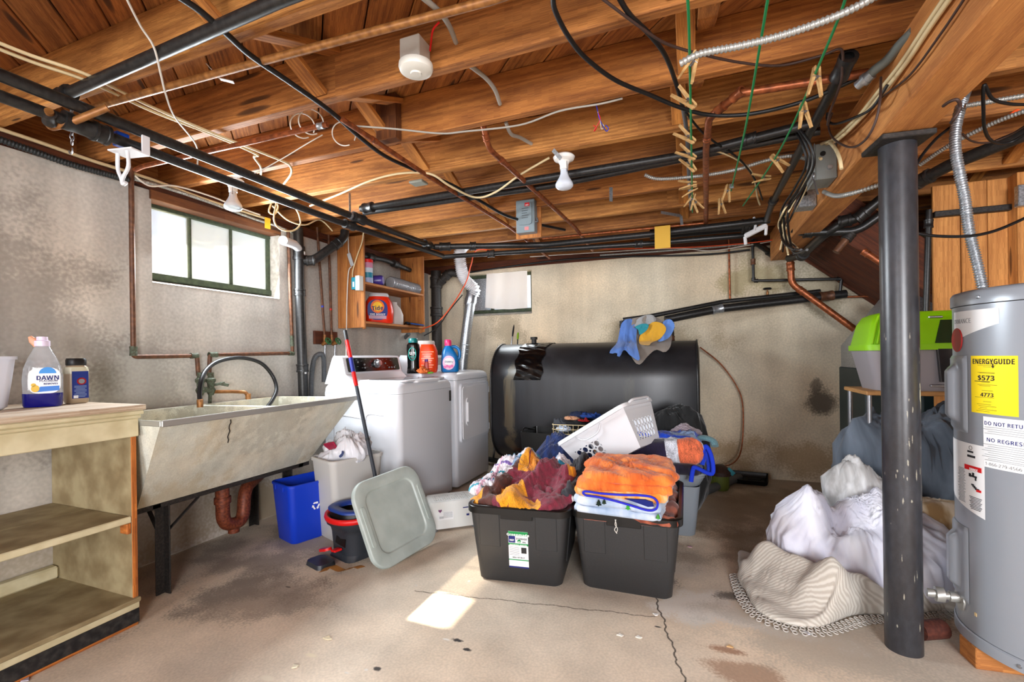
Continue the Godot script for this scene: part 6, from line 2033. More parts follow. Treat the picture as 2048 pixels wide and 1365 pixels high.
func wire(called: String, label: String, cat: String, material: Material, r: float, pts: Array, group := "", ribs := 0.0) -> MeshInstance3D:
	var p := sps(pts)
	var m := MB.new(p[0])
	var c := ease_curve(p, 8)
	if ribs > 0.0:   # ribbed flexible conduit: the radius swells every few millimetres
		var fine := PV3()
		var rad := PackedFloat32Array()
		var run := 0.0
		for i in c.size() - 1:
			var l := c[i].distance_to(c[i + 1])
			var k := maxi(1, int(l / (ribs * 0.25)))
			for q in k:
				fine.append(c[i].lerp(c[i + 1], float(q) / k))
				rad.append(1.0 + 0.2 * sin(TAU * (run + l * q / k) / ribs))
			run += l
		m.tube(fine, r, 8, true, rad)
	else: m.tube(c, r, 7)
	return solo(called, label, cat, m, material, group)
func strap(t: Node3D, at: Vector3, d: Vector3, r: float, material: Material) -> void:
	var m := mb()
	m.lathe(PV2([V2(r, -0.008), V2(r + 0.002, -0.008), V2(r + 0.002, 0.008), V2(r, 0.008)]), along(at, d), 14)
	m.board(at + V3(0, r, 0), at + V3(0, r + 0.12, 0), d, 0.016, 0.002, 0)
	part("hanger_strap", m, material, t)

func build_pipes() -> void:
	var bp: Material = M.blackpipe
	var t := pipe("black_pipe", "black iron pipe hung under the joists along the left wall, inner one of two", bp, 0.021, [V3(-2.004, 2.02, 0.6), [0, 150, 1, 2.02], [700, 431, 1, 2.02], [868, 494, 1, 2.02]], [[2.08, 0.10, 0.012], [2.9, 0.08, 0.01]], 0.03)
	strap(t, fy(700, 431, 2.02), V3(0, 0, 1), 0.021, M.galv)
	pipe("black_pipe", "black iron pipe along the left wall with a tee fitting, outer one of two", bp, 0.0195, [V3(-2.08, 1.97, 0.6), [0, 192, 1, 1.97], [670, 441, 1, 1.97], [885, 512, 1, 1.97]], [[1.14, 0.10, 0.014], [1.18, 0.05, 0.018], [2.1, 0.08, 0.01]], 0.03)
	pipe("pipe_branch", "short brown pipe branch elbowing out of the outer black pipe at the far left", M.brasspipe, 0.0125, [fy(98, 222, 1.97), fy(100, 256, 1.945), fy(140, 246, 1.96), fy(215, 215, 2.03)], [[0.4, 0.05, 0.008, M.ironold]], 0.02)
	t = pipe("black_pipe", "shiny black pipe fixed under the nearest joist at the upper left", bp, 0.0195, [[125, 192, 1, 2.118], [560, 0, 1, 2.118], V3(0.5, 2.118, -0.975)], [[0.02, 0.06, 0.01]], 0.03)
	pipe("brass_pipe", "long thin brass-coloured pipe under the second joist at the upper left", M.brasspipe, 0.013, [[160, 222, 1, 2.125], [440, 145, 1, 2.125], [985, 0, 1, 2.125], V3(0.6, 2.125, -1.16)], [], 0.03)
	var hk := thing("pipe_hook", "white perforated plastic pipe strap on the brass-coloured pipe", "strap", fy(440, 145, 2.13))
	var m := mb()
	var a := fy(415, 130, 2.19)
	var b := fy(440, 158, 2.14)
	m.board(a, b, V3(0.4, 0, 0.9), 0.022, 0.003, 0.001)
	m.board(b, fy(468, 165, 2.135), V3(0.1, 0, 1), 0.02, 0.003, 0.001)
	part("strap_band", m, M.white, hk)
	for k in 4:
		m = mb()
		var q := a.lerp(b, 0.2 + 0.22 * k)
		m.lathe(PV2([V2(0.005, -0.003), V2(0.005, 0.003), V2(0, 0.003)]), T3(Basis.IDENTITY, q), 10)
		part("strap_hole", m, M.black, hk)
	pipe("copper_pipe", "copper pipe running from the left wall across to the diagonal bracing", M.copper, 0.011, [[270, 340, 1, 2.09], [285, 333, 1, 2.09], [655, 249, 1, 2.09]], [[1.97, 0.03, 0.003, M.galv]], 0.02)
	pipe("copper_pipe", "copper pipe running to the back from the black cable, left of the bare bulb", M.copper, 0.0115, [[683, 238, 1, 2.11], [860, 355, 1, 2.10], [1016, 452, 1, 2.07], V3(-1.26, 2.06, -4.3)], [[0.3, 0.03, 0.003]], 0.03)
	pipe("copper_pipe", "bent copper pipe dropping from a joist and running back past the disconnect box", M.copper, 0.0135, [[966, 250, 1, 2.18], [978, 298, 1, 2.11], [1150, 455, 1, 2.08], V3(-0.82, 2.07, -4.2)], [[0.5, 0.03, 0.004], [1.1, 0.03, 0.004]], 0.04)
	pipe("copper_pipe", "bright copper pipe above the clothesline that turns down to the back wall", M.copper, 0.0155, [[1735, 146, 1, 2.12], [1478, 187, 1, 2.12], [1418, 236, 1, 2.10], [1412, 300, 1, 2.09], [1412, 445, 1, 2.07]], [[1.04, 0.05, 0.004], [1.6, 0.04, 0.004], [2.6, 0.03, 0.003]], 0.03)
	pipe("copper_pipe", "thin copper pipe lying along the top of the black pipe at the back wall", M.copper, 0.009, [[1412, 446, 1, 2.07], [1085, 478, 1, 2.07]], [], 0.02)
	t = pipe("black_pipe", "black pipe crossing under the joists behind the bare bulb, upper of two", bp, 0.021, [[722, 418, 1, 2.10], [1380, 309, 1, 2.105], [1640, 243, 1, 2.11]], [[0.03, 0.07, 0.012], [1.5, 0.05, 0.008]], 0.03)
	pipe("black_pipe", "black pipe crossing under the joists behind the bare bulb, lower of two", bp, 0.018, [[728, 426, 1, 2.105], [1100, 372, 1, 2.11], [1640, 262, 1, 2.12]], [], 0.03)
	t = pipe("black_pipe", "black pipe along the top of the back wall, upper of two", bp, 0.024, [[868, 494, 1, 2.02], [1090, 490, 1, 2.03], [1310, 468, 1, 2.03], [1540, 440, 1, 2.035]], [[0.1, 0.09, 0.012], [0.35, 0.05, 0.012]], 0.03)
	pipe("black_pipe", "black pipe along the top of the back wall, lower of two", bp, 0.02, [[885, 514, 1, 1.985], [1300, 487, 1, 1.995], [1500, 470, 1, 1.99]], [[0.25, 0.06, 0.012, M.ironold], [0.95, 0.06, 0.01]], 0.03)
	pipe("insulated_pipe", "thick black insulated pipe at the back right behind the yellow paper", M.black, 0.04, [[1300, 470, 1, 2.045], [1515, 450, 1, 2.04]], [[0.9, 0.06, 0.01, M.ironold]], 0.03)
	# left wall
	var xw := LW + 0.035
	pipe("copper_riser", "brown copper supply pipe coming down the left wall, left of the window", M.oldcopper, 0.0125, [[262, 335, 0, xw], [267, 714, 0, xw], [394, 712, 0, xw], [397, 752, 0, xw]], [[0.97, 0.05, 0.005, M.verdigris], [1.95, 0.04, 0.005, M.verdigris]], 0.02)
	pipe("copper_riser", "greenish copper supply pipe turning to the sink taps from the right of the window", M.oldcopper, 0.0125, [[576, 460, 0, xw], [585, 707, 0, xw], [420, 710, 0, xw], [418, 752, 0, xw]], [[0.9, 0.08, 0.002, M.verdigris], [1.02, 0.04, 0.005, M.verdigris], [1.97, 0.05, 0.005, M.verdigris]], 0.02)
	var xs := LW + 0.07
	t = pipe("drain_stack", "vertical black plastic drain stack with a white cleanout cap right of the window", bp, 0.036, [[596, 456, 0, xs], [600, 600, 0, xs], [607, 795, 0, xs]], [[0.35, 0.10, 0.008], [0.9, 0.05, 0.006], [1.7, 0.06, 0.008]], 0.02)
	m = mb()
	m.tube(PV3([fx(600, 500, xs), fx(588, 489, xs + 0.06), fx(566, 481, xs + 0.16)]), 0.03, 14, true, PackedFloat32Array([0.9, 1.0, 1.0]))
	part("cleanout_cap", m, M.white, t, "white cleanout cap")
	for q in [[603, 508], [630, 516], [606, 745]]:
		m = mb()
		var c := fx(q[0], q[1], xs) + V3(0.037, 0, 0.012)
		m.abox(c - V3(0.002, 0.011, 0.008), c + V3(0.002, 0.011, 0.008), 0)
		part("pipe_sticker", m, M.paper, t)
	pipe("drain_pipe", "black drain arm sloping up from the stack towards the ceiling", bp, 0.034, [fx(602, 522, xs), fx(628, 521, xs + 0.06), fx(688, 478, xs + 0.16), fx(690, 462, xs + 0.16)], [[0.7, 0.06, 0.007], [1.75, 0.06, 0.007]], 0.05)
	t = pipe("copper_pipe", "copper pipe with a blue tape ring feeding the washing machine valves", M.oldcopper, 0.0095, [[634, 455, 0, xw - 0.01], [649, 672, 0, xw]], [], 0.02)
	m = mb()
	var c1 := fx(634, 455, xw - 0.01).lerp(fx(649, 672, xw), 0.72)
	m.tube(PV3([c1, c1 - V3(0, 0.014, 0)]), 0.0105, 10)
	part("tape_ring", m, M.blue, t)
	t = pipe("copper_pipe", "copper pipe with a red tape ring feeding the washing machine valves", M.oldcopper, 0.0095, [[657, 470, 0, xw - 0.01], [663, 672, 0, xw]], [], 0.02)
	m = mb()
	c1 = fx(657, 470, xw - 0.01).lerp(fx(663, 672, xw), 0.73)
	m.tube(PV3([c1, c1 - V3(0, 0.014, 0)]), 0.0105, 10)
	part("tape_ring", m, M.red, t)
	var bo := fx(627, 662, LW + 0.01)
	var be := fx(673, 690, LW + 0.01)
	m = MB.new(bo)
	m.abox(V3(LW + 0.002, be.y, be.z), V3(LW + 0.024, bo.y, bo.z), 0.003)
	solo("pipe_board", "small brown wooden board behind the two washing machine valves", "board", m, M.darkwood)
	for k in 2:
		var at := fx([650, 670][k], 686, LW + 0.075)
		var v := thing("valve", ["brass valve with a green wheel above the washing machine, nearer the stack", "brass valve with a green wheel above the washing machine, nearer the wall cabinet"][k], "valve", at)
		m = mb()
		m.tube(bend([fx([649, 663][k], 670, xw), fx([649, 664][k], 688, xw), at], 0.02), 0.012, 10)
		m.lathe(PV2([V2(0, -0.03), V2(0.013, -0.03), V2(0.016, -0.01), V2(0.016, 0.012), V2(0.008, 0.018), V2(0.006, 0.03), V2(0, 0.03)]), T3(Basis(Vector3.BACK, -1.1), at), 10)
		part("valve_body", m, M.brasspipe, v)
		m = mb()
		var wc := at + V3(0.034, 0.014, 0)
		var wf := T3(Basis(Vector3.BACK, -1.1), wc)
		m.tube(arc(wc, wf.basis.x * 0.026, wf.basis.z * 0.026, 0, TAU, 18), 0.0055, 6)
		for s in 3: m.tube(PV3([wc, wc + (wf.basis.x * cos(TAU * s / 3.0) + wf.basis.z * sin(TAU * s / 3.0)) * 0.026]), 0.004, 6)
		part("wheel", m, mat(C4(0.05, 0.34, 0.16), 0.5), v, "green hand wheel")
		m = mb()
		m.tube(ease_curve([at + V3(0, -0.02, 0), at + V3(0, -0.12, 0.005), at + V3(-0.005, -0.30, 0.0)], 8), 0.008, 8)
		part("braided_hose", m, M.galv, v)
	wire("drain_hose", "corrugated grey washing machine drain hose looping beside the stack", "hose", M.greyhose, 0.018, [fx(622, 800, LW + 0.07), fx(623, 755, LW + 0.07), fx(628, 720, LW + 0.075), fx(638, 709, LW + 0.09), fx(647, 716, LW + 0.10), fx(648, 765, LW + 0.10)], "", 0.008)
	# tap assembly over the sink
	var f := thing("tap", "old greenish bronze double tap over the sink", "tap", fx(405, 775, LW + 0.06))
	m = mb()
	var sp0 := fx(397, 752, xw)
	var sp1 := fx(418, 752, xw)
	for s in [sp0, sp1]:
		m.lathe(PV2([V2(0, -0.12), V2(0.014, -0.12), V2(0.022, -0.10), V2(0.026, -0.085), V2(0.018, -0.07), V2(0.02, -0.045), V2(0.027, -0.035), V2(0.027, -0.02), V2(0.017, -0.012), V2(0.017, 0.02), V2(0, 0.02)]), T3(Basis.IDENTITY, s + V3(0.015, 0, 0)), 12)
	m.tube(PV3([sp0 + V3(0.015, -0.085, 0.01), sp1 + V3(0.015, -0.085, -0.01)]), 0.017, 12)
	for s in [sp0, sp1]: m.tube(PV3([s + V3(0.01, -0.1, 0), s + V3(0.0, -0.21, 0)]), 0.010, 8)
	part("body", m, M.verdigris, f)
	m = mb()
	m.tube(bend([sp1 + V3(0.02, -0.10, -0.02), sp1 + V3(0.10, -0.10, -0.06), sp1 + V3(0.19, -0.105, -0.10), sp1 + V3(0.20, -0.15, -0.105)], 0.02), 0.011, 10)
	m.lathe(PV2([V2(0.009, -0.02), V2(0.016, -0.02), V2(0.016, 0.015), V2(0.009, 0.015)]), T3(Basis.IDENTITY, sp1 + V3(0.20, -0.13, -0.105)), 10)
	part("spout", m, M.brasspipe, f)
	for k in 2:
		m = mb()
		var s: Vector3 = [sp0, sp1][k]
		var d := V3(0.05, 0.01, [0.05, -0.05][k])
		m.board(s + V3(0.02, -0.06, 0), s + V3(0.02, -0.055, 0) + d, Vector3.UP, 0.016, 0.01, 0.003)
		m.board(s + V3(0.02, -0.055, 0) + d * 0.6, s + V3(0.02, -0.075, 0) + d * 1.3, Vector3.UP, 0.02, 0.008, 0.003)
		part("lever", m, M.verdigris, f)
	wire("sink_hose", "black rubber hose looping from the tap over the divided sink", "hose", mat(C4(0.05, 0.055, 0.06), 0.4), 0.0125, [fx(400, 806, -2.52), fx(399, 785, -2.54), fx(403, 760, -2.56), fx(415, 738, -2.60), fx(440, 722, -2.64), fx(482, 716, -2.68), fx(522, 727, -2.68), fx(545, 752, -2.66), fx(553, 778, -2.62), fx(545, 800, -2.58), fx(530, 820, -2.52)])
	m = MB.new(fx(400, 806, -2.52))
	m.lathe(PV2([V2(0.011, -0.025), V2(0.016, -0.025), V2(0.016, 0.015), V2(0.012, 0.02)]), T3(Basis.IDENTITY, fx(400, 806, -2.52)), 10)
	solo("hose_nozzle", "brass nozzle at the near end of the black sink hose", "nozzle", m, M.brasspipe)
	# corner behind the dryer
	pipe("cast_iron_stack", "dark cast iron waste stack in the back left corner beside the wall cabinet", M.ironold, 0.055, [V3(-2.60, 2.06, -4.45), V3(-2.60, 1.0, -4.45), V3(-2.60, 0.0, -4.45)], [[0.12, 0.12, 0.012], [0.42, 0.10, 0.014]], 0.02)
	pipe("iron_branch", "rough iron pipe branch crossing the corner above the small window", M.ironold, 0.04, [V3(-2.60, 1.90, -4.45), fz(900, 545, -4.45), fz(917, 548, -4.5)], [[0.3, 0.08, 0.014], [0.8, 0.05, 0.014]], 0.02)
	pipe("iron_branch", "old iron pipe with fittings behind the top of the wall cabinet", M.ironold, 0.022, [V3(-2.66, 2.0, -3.2), V3(-2.65, 2.03, -3.6), V3(-2.64, 2.0, -4.0)], [[0.5, 0.08, 0.014], [1.4, 0.07, 0.014]], 0.04)
	wire("vent_hose", "white ribbed dryer vent hose bending down from the joists past the small window", "vent hose", M.white, 0.055, [fz(975, 452, -4.12), fz(945, 478, -4.14), fz(921, 500, -4.16), fz(922, 535, -4.22), fz(930, 560, -4.30), fz(948, 578, -4.38), fz(946, 590, -4.39)], "", 0.018)
	t = thing("vent_duct", "galvanized metal vent duct rising behind the dryer", "duct", fz(925, 735, -4.35))
	m = mb()
	m.tube(PV3([fz(943, 590, -4.40), fz(934, 655, -4.38), fz(926, 720, -4.36), fz(920, 800, -4.35)]), 0.052, 20)
	part("duct_pipe", m, M.galv, t)
	m = mb()
	var ca := fz(930, 690, -4.37)
	var cb := fz(921, 760, -4.36)
	for k in 9: m.lathe(PV2([V2(0.051, -0.004), V2(0.056, 0.0), V2(0.051, 0.004)]), along(ca.lerp(cb, k / 8.0), cb - ca), 20)
	part("duct_rings", m, M.galv, t)
	m = mb()
	m.tube(PV3([fz(950, 578, -4.39), fz(946, 584, -4.395), fz(943, 592, -4.40), fz(941, 602, -4.40), fz(938, 612, -4.395)]), 0.06, 11, false, PackedFloat32Array([1.0, 1.12, 0.96, 1.08, 0.9]))
	part("foil_tape", m, M.steel, t, "torn shiny foil tape round the joint")
	wire("orange_cable", "orange extension cord running from the back pipes down to the wall cabinet", "cord", M.orange, 0.006, [fz(1075, 505, -3.9), fz(1010, 506, -3.95), fz(955, 500, -4.05), fz(942, 530, -4.12), fz(932, 565, -4.1), fz(905, 610, -4.0), fz(875, 645, -3.95), fz(845, 658, -4.0)])
	wire("power_cable", "black cord hanging in the corner behind the orange extension cord", "cord", M.blackwire, 0.006, [fz(925, 590, -4.3), fz(900, 620, -4.25), fz(875, 655, -4.2), fz(848, 672, -4.15)])
	wire("grey_hose", "grey dryer hose arched against the wall behind the washing machine", "hose", M.greyhose, 0.02, [fz(792, 715, -4.2), fz(798, 692, -4.2), fz(808, 678, -4.15), fz(818, 668, -4.1)])
	# back wall, right
	var zb := BW + 0.045
	pipe("copper_pipe", "thin copper pipe dropping down the back wall and running right to a shutoff valve", M.copper, 0.0085, [[1457, 455, 2, zb], [1460, 600, 2, zb], [1600, 597, 2, zb], [1765, 592, 2, zb + 0.03]], [[1.0, 0.02, 0.004, M.ironold]], 0.02)
	for k in 2:
		var at := fz([1535, 1735][k], [594, 588][k], zb)
		var v := thing("valve", ["brass shutoff valve with a black wheel on the back wall, left of the copper drain", "brass shutoff valve with a black wheel beside the stair underside"][k], "valve", at)
		m = mb()
		m.lathe(PV2([V2(0, -0.02), V2(0.017, -0.02), V2(0.017, 0.012), V2(0.01, 0.02), V2(0.01, 0.045), V2(0.005, 0.05), V2(0.005, 0.065), V2(0, 0.065)]), T3(Basis.IDENTITY, at), 12)
		part("valve_body", m, M.brasspipe, v)
		m = mb()
		m.lathe(PV2([V2(0, 0.062), V2(0.03, 0.062), V2(0.034, 0.07), V2(0.03, 0.078), V2(0, 0.076)]), T3(Basis.IDENTITY, at), 8)
		part("wheel", m, M.black, v)
	pipe("gas_pipe", "black gas pipe with a level run and two drops on the back wall", M.blackpipe, 0.012, [[1505, 478, 2, zb + 0.05], [1507, 562, 2, zb + 0.05], [1683, 558, 2, zb + 0.05], [1679, 594, 2, zb + 0.04]], [[0.55, 0.05, 0.008, M.oldcopper], [0.97, 0.03, 0.006], [1.03, 0.03, 0.006], [1.97, 0.03, 0.006]], 0.012)
	pipe("fill_pipe", "thick black oil fill pipe sloping along the back wall down to the tank", M.blackpipe, 0.034, [[1330, 640, 2, -4.3], [1440, 618, 2, -4.42], [1692, 588, 2, BW + 0.08]], [[0.95, 0.09, 0.006, M.galv], [1.85, 0.10, 0.008, M.oldcopper]], 0.03)
	pipe("vent_pipe", "thinner black vent pipe sloping along the back wall above the fill pipe", M.blackpipe, 0.019, [[1246, 640, 2, -4.22], [1300, 633, 2, -4.25], [1445, 604, 2, -4.45], [1640, 583, 2, BW + 0.05]], [], 0.03)
	pipe("tank_riser", "short black threaded riser on the tank top at the left of the draped cloths", M.ironold, 0.02, [V3(-0.56, 1.222, -4.22), V3(-0.56, 1.30, -4.22), fz(1243, 642, -4.22)], [[0.3, 0.03, 0.006], [0.7, 0.025, 0.006, M.oldcopper], [1.2, 0.03, 0.006], [1.6, 0.03, 0.006]], 0.01)
	pipe("tank_riser", "short rusty riser on the tank top at the right of the draped cloths", M.ironold, 0.03, [V3(-0.16, 1.218, -4.28), V3(-0.16, 1.30, -4.29), fz(1338, 638, -4.30)], [[0.4, 0.04, 0.006, M.oldcopper], [1.5, 0.05, 0.01]], 0.02)
	pipe("copper_drain", "large copper drain pipe sloping down to the right across the back wall", M.copper, 0.026, [[1580, 515, 2, -4.40], [1583, 568, 2, -4.42], [1752, 690, 2, -4.40]], [[0.35, 0.07, 0.006], [1.12, 0.05, 0.005]], 0.05)
	t = pipe("drain_cluster", "black drain pipe rising to the right from the cluster at the beam's far end", M.blackpipe, 0.03, [[1578, 517, 2, -4.3], [1605, 510, 2, -4.1], [1650, 468, 2, -3.62], [1690, 442, 2, -3.58], [1715, 437, 2, -3.56], [1790, 375, 2, -3.5]], [[1.0, 0.06, 0.012], [3.0, 0.07, 0.01], [4.1, 0.07, 0.01]], 0.06)
	pipe("drain_branch", "black drain pipe running level to the right behind the support column", M.blackpipe, 0.026, [[1585, 458, 2, -3.62], [1605, 466, 2, -3.62], [1715, 463, 2, -3.62], [1810, 395, 2, -3.55]], [[1.1, 0.05, 0.01], [2.9, 0.08, 0.012]], 0.06)
	pipe("drain_branch", "black drain pipe angling down to the right from the clamp to the copper drain", M.blackpipe, 0.024, [[1506, 482, 3, 4.0], [1548, 511, 3, 4.05], [1582, 515, 3, 4.1]], [[0.85, 0.06, 0.01], [1.5, 0.06, 0.012, M.oldcopper]], 0.03)
	pipe("wooden_drain", "brown copper pipe stub angled under the stairs behind the column", M.oldcopper, 0.024, [[1700, 470, 2, -3.63], [1672, 505, 2, -3.63]], [[0.1, 0.05, 0.01, M.ironold]], 0.02)
	pipe("copper_pipe", "copper pipe stub sloping under the stair boards just left of the column", M.copper, 0.02, [[1725, 502, 2, -3.62], [1790, 545, 2, -3.6]], [[0.1, 0.04, 0.004]], 0.02)
	pipe("black_pipe", "black pipe coming down from the joists past the clothesline to the cluster", M.blackpipe, 0.019, [[1695, 118, 1, 2.13], [1680, 150, 1, 2.11], [1545, 405, 1, 2.06], [1533, 440, 1, 2.03]], [[0.5, 0.09, 0.012], [1.98, 0.05, 0.008]], 0.03)
	pipe("black_pipe", "thin black pipe standing beside the plank wall behind the column", M.blackpipe, 0.016, [[1858, 420, 2, -3.52], [1850, 700, 2, -3.52]], [[0.1, 0.05, 0.008]], 0.02)
	pipe("dark_pipe", "dusty dark pipe under the joists right of the column", M.ironold, 0.03, [[1835, 365, 1, 2.02], [1900, 330, 1, 2.05], [2060, 265, 1, 2.08]], [[0.2, 0.07, 0.01]], 0.03)
	pipe("oil_line", "thin copper oil line curving down the back wall from the tank", M.copper, 0.006, [[1400, 695, 2, -4.5], [1440, 725, 2, -4.55], [1470, 765, 2, -4.56], [1486, 800, 2, -4.56], [1487, 860, 2, -4.56], [1482, 910, 2, -4.5], [1465, 930, 2, -4.4], [1440, 934, 2, -4.25]], [], 0.12)

func build_wires() -> void:
	# ceiling, left
	var cy := 2.135
	for k in 2:
		var o: float = [0.0, 12.0][k]
		wire("cream_cable", ["cream cable under the joists from the upper left corner, upper of a pair", "cream cable under the joists from the upper left corner, lower of a pair"][k], "cable", M.creamwire, 0.006, [[-40, 70 + o, 1, cy], [60, 110 + o, 1, cy], [180, 152 + o, 1, cy], [300, 212 + o * 0.7, 1, cy], [420, 264 + o * 0.3, 1, cy], [560 - o * 4, 320 - o, 1, cy], [580 - o * 6, 332 - o * 1.5, 1, cy], [582 - o * 5, 348 - o, 1, cy], [568 - o * 4, 368 - o, 1, cy]])
	wire("white_wire", "thin white wire hanging in a curve under the joists at the upper left", "wire", M.whitewire, 0.0035, [[245, -20, 1, 2.14], [280, 50, 1, 2.13], [308, 95, 1, 2.11], [322, 150, 1, 2.08], [332, 190, 1, 2.07], [350, 235, 1, 2.08], [392, 290, 1, 2.1], [395, 330, 1, 2.05]])
	wire("white_wire", "thin white wire sagging between the black pipes and the bracing left of centre", "wire", M.whitewire, 0.0025, [[400, 345, 1, 2.08], [440, 356, 1, 2.04], [500, 350, 1, 2.03], [560, 320, 1, 2.05], [610, 290, 1, 2.08], [645, 270, 1, 2.12]])
	wire("white_wire", "pale wire sagging under the third joist from the bracing to the clothesline", "wire", M.greywire, 0.004, [[708, 252, 1, 2.13], [790, 258, 1, 2.12], [880, 267, 1, 2.11], [930, 263, 1, 2.11], [1040, 250, 1, 2.12], [1120, 222, 1, 2.12], [1200, 208, 1, 2.13], [1245, 197, 1, 2.14]])
	wire("cream_cable", "cream cable sagging between the back joists towards the bare bulb", "cable", M.creamwire, 0.006, [[620, 412, 1, 2.12], [680, 388, 1, 2.12], [740, 362, 1, 2.13], [800, 347, 1, 2.12], [860, 348, 1, 2.10], [900, 372, 1, 2.07], [950, 395, 1, 2.06], [990, 385, 1, 2.07], [1040, 350, 1, 2.11], [1098, 316, 1, 2.14]])
	wire("black_cable", "black cable running diagonally under the joists from the top left to the back", "cable", M.blackwire, 0.0095, [[345, -15, 1, 2.13], [400, 22, 1, 2.13], [450, 65, 1, 2.12], [500, 110, 1, 2.12], [580, 165, 1, 2.115], [660, 222, 1, 2.115], [720, 275, 1, 2.11], [770, 312, 1, 2.11], [830, 340, 1, 2.12], [900, 368, 1, 2.11], [960, 402, 1, 2.08], [1025, 436, 1, 2.06], [1130, 460, 1, 2.05]])
	wire("black_cable", "black cable drooping from the top centre to the clothesline and on to the beam", "cable", M.blackwire, 0.008, [[1106, -10, 1, 2.14], [1110, 20, 1, 2.13], [1135, 70, 1, 2.12], [1170, 115, 1, 2.12], [1230, 160, 1, 2.12], [1300, 190, 1, 2.12], [1360, 215, 1, 2.10], [1420, 230, 1, 2.09], [1500, 228, 1, 2.08], [1600, 205, 1, 2.09], [1690, 168, 1, 2.11], [1745, 140, 1, 2.13]])
	wire("black_cable", "dark cable running back beside the first clothesline", "cable", M.blackwire, 0.008, [[1235, -10, 1, 2.14], [1260, 30, 1, 2.13], [1300, 70, 1, 2.13], [1330, 110, 1, 2.13], [1350, 160, 1, 2.13], [1366, 215, 1, 2.13]])
	wire("brown_wire", "brown twisted wire wandering under the joists behind the clotheslines", "wire", M.brownwire, 0.0045, [[1195, -10, 1, 2.14], [1250, 32, 1, 2.12], [1310, 75, 1, 2.11], [1345, 92, 1, 2.11], [1400, 108, 1, 2.11], [1480, 125, 1, 2.12], [1560, 131, 1, 2.12], [1640, 112, 1, 2.13], [1682, 99, 1, 2.14], [1684, 140, 1, 2.10], [1680, 170, 1, 2.07], [1660, 225, 1, 2.04], [1655, 250, 1, 2.03]])
	wire("grey_conduit", "grey tube running back above the first clothesline", "conduit", M.greyhose, 0.009, [[1366, 215, 1, 2.13], [1373, 260, 1, 2.12], [1376, 310, 1, 2.11], [1378, 365, 1, 2.10], [1382, 420, 1, 2.08]])
	wire("armored_cable", "pale spiral armoured cable stapled along a joist at the upper right", "armoured cable", M.bx, 0.0095, [fz(1360, 128, -1.44), fz(1400, 108, -1.43), fz(1480, 92, -1.43), fz(1560, 72, -1.43), fz(1640, 45, -1.43), fz(1700, 20, -1.43), fz(1760, -12, -1.43)], "", 0.011)
	wire("armored_cable", "spiral armoured cable looping under the back joists to the grey boxes", "armoured cable", M.bx, 0.009, [[1290, 350, 1, 2.12], [1320, 358, 1, 2.10], [1400, 352, 1, 2.09], [1470, 340, 1, 2.09], [1530, 322, 1, 2.10], [1580, 312, 1, 2.10], [1612, 318, 1, 2.09]], "", 0.011)
	wire("armored_cable", "grey spiral armoured cable from the grey boxes across the beam to the column", "armoured cable", M.bx, 0.009, [fx(1648, 384, 0.62), fx(1670, 392, 0.63), fx(1700, 388, 0.64), fz(1760, 370, -2.3), fz(1790, 360, -2.3)], "", 0.011)
	for k in 4:
		var q: Array = [[[840, -10], [880, 25], [900, 55], [912, 85]], [[850, 10], [870, 40], [895, 62], [910, 88]], [[938, 130], [970, 155], [990, 180], [1000, 208]], [[1012, 245], [1022, 268], [1040, 275], [1063, 288]]][k]
		if k == 1: continue
		var zz: float = [-1.12, 0, -1.53, -1.93][k]
		var ze: float = [-1.43, 0, -1.83, -2.25][k]
		var pp := []
		for i in 4: pp.append(fz(q[i][0], q[i][1], lerpf(zz, ze, i / 3.0)))
		wire("cloth_cable", ["old grey cloth-covered cable passing through the second joist, at the top above the white bell", "", "old grey cloth-covered cable curving into the third joist", "old grey cloth-covered cable end curling under the fourth joist"][k], "cable", M.greywire, 0.0085, pp)
	wire("red_wire", "short red wire from the white bell up to the grey cable", "wire", M.red, 0.0035, [fz(860, 102, -1.42), fz(862, 85, -1.40), fz(866, 60, -1.36), fz(878, 45, -1.34)])
	# left wall
	var xw := LW + 0.02
	wire("flex_conduit", "dark flexible conduit along the top of the left wall", "conduit", mat(C4(0.13, 0.15, 0.16), 0.5), 0.014, [[-40, 265, 0, xw + 0.02], [60, 300, 0, xw + 0.02], [130, 325, 0, xw + 0.02], [200, 345, 0, xw + 0.02], [258, 360, 0, xw + 0.02]], "", 0.012)
	wire("dusty_cable", "dusty tan cable along the sill above the left wall", "cable", M.creamwire, 0.009, [[-40, 245, 0, xw], [80, 285, 0, xw], [180, 320, 0, xw], [300, 358, 0, xw], [420, 402, 0, xw], [540, 440, 0, xw]])
	wire("armored_cable", "grey spiral armoured cable above the left window", "armoured cable", M.bx, 0.009, [[268, 358, 0, xw + 0.02], [330, 375, 0, xw + 0.01], [420, 405, 0, xw], [500, 435, 0, xw], [560, 455, 0, xw], [590, 470, 0, xw]], "", 0.011)
	wire("white_wire", "white cable drooping along the wall above the left window", "wire", M.whitewire, 0.005, [[270, 352, 0, xw + 0.05], [300, 372, 0, xw + 0.05], [350, 372, 0, xw + 0.05], [420, 392, 0, xw + 0.05], [470, 412, 0, xw + 0.05], [520, 430, 0, xw + 0.05]])
	wire("cream_cable", "loop of cream cable hanging from the ceiling above the drain stack", "cable", M.creamwire, 0.0055, [[552, 408, 0, -2.5], [548, 440, 0, -2.5], [560, 458, 0, -2.5], [585, 462, 0, -2.5], [600, 450, 0, -2.5], [598, 430, 0, -2.5], [588, 412, 0, -2.5]])
	wire("cream_cable", "cream cable wandering over the drain stack to the wall cabinet", "cable", M.creamwire, 0.0055, [[545, 412, 0, -2.6], [575, 440, 0, -2.6], [610, 450, 0, -2.6], [640, 440, 0, -2.6], [665, 462, 0, -2.6]])
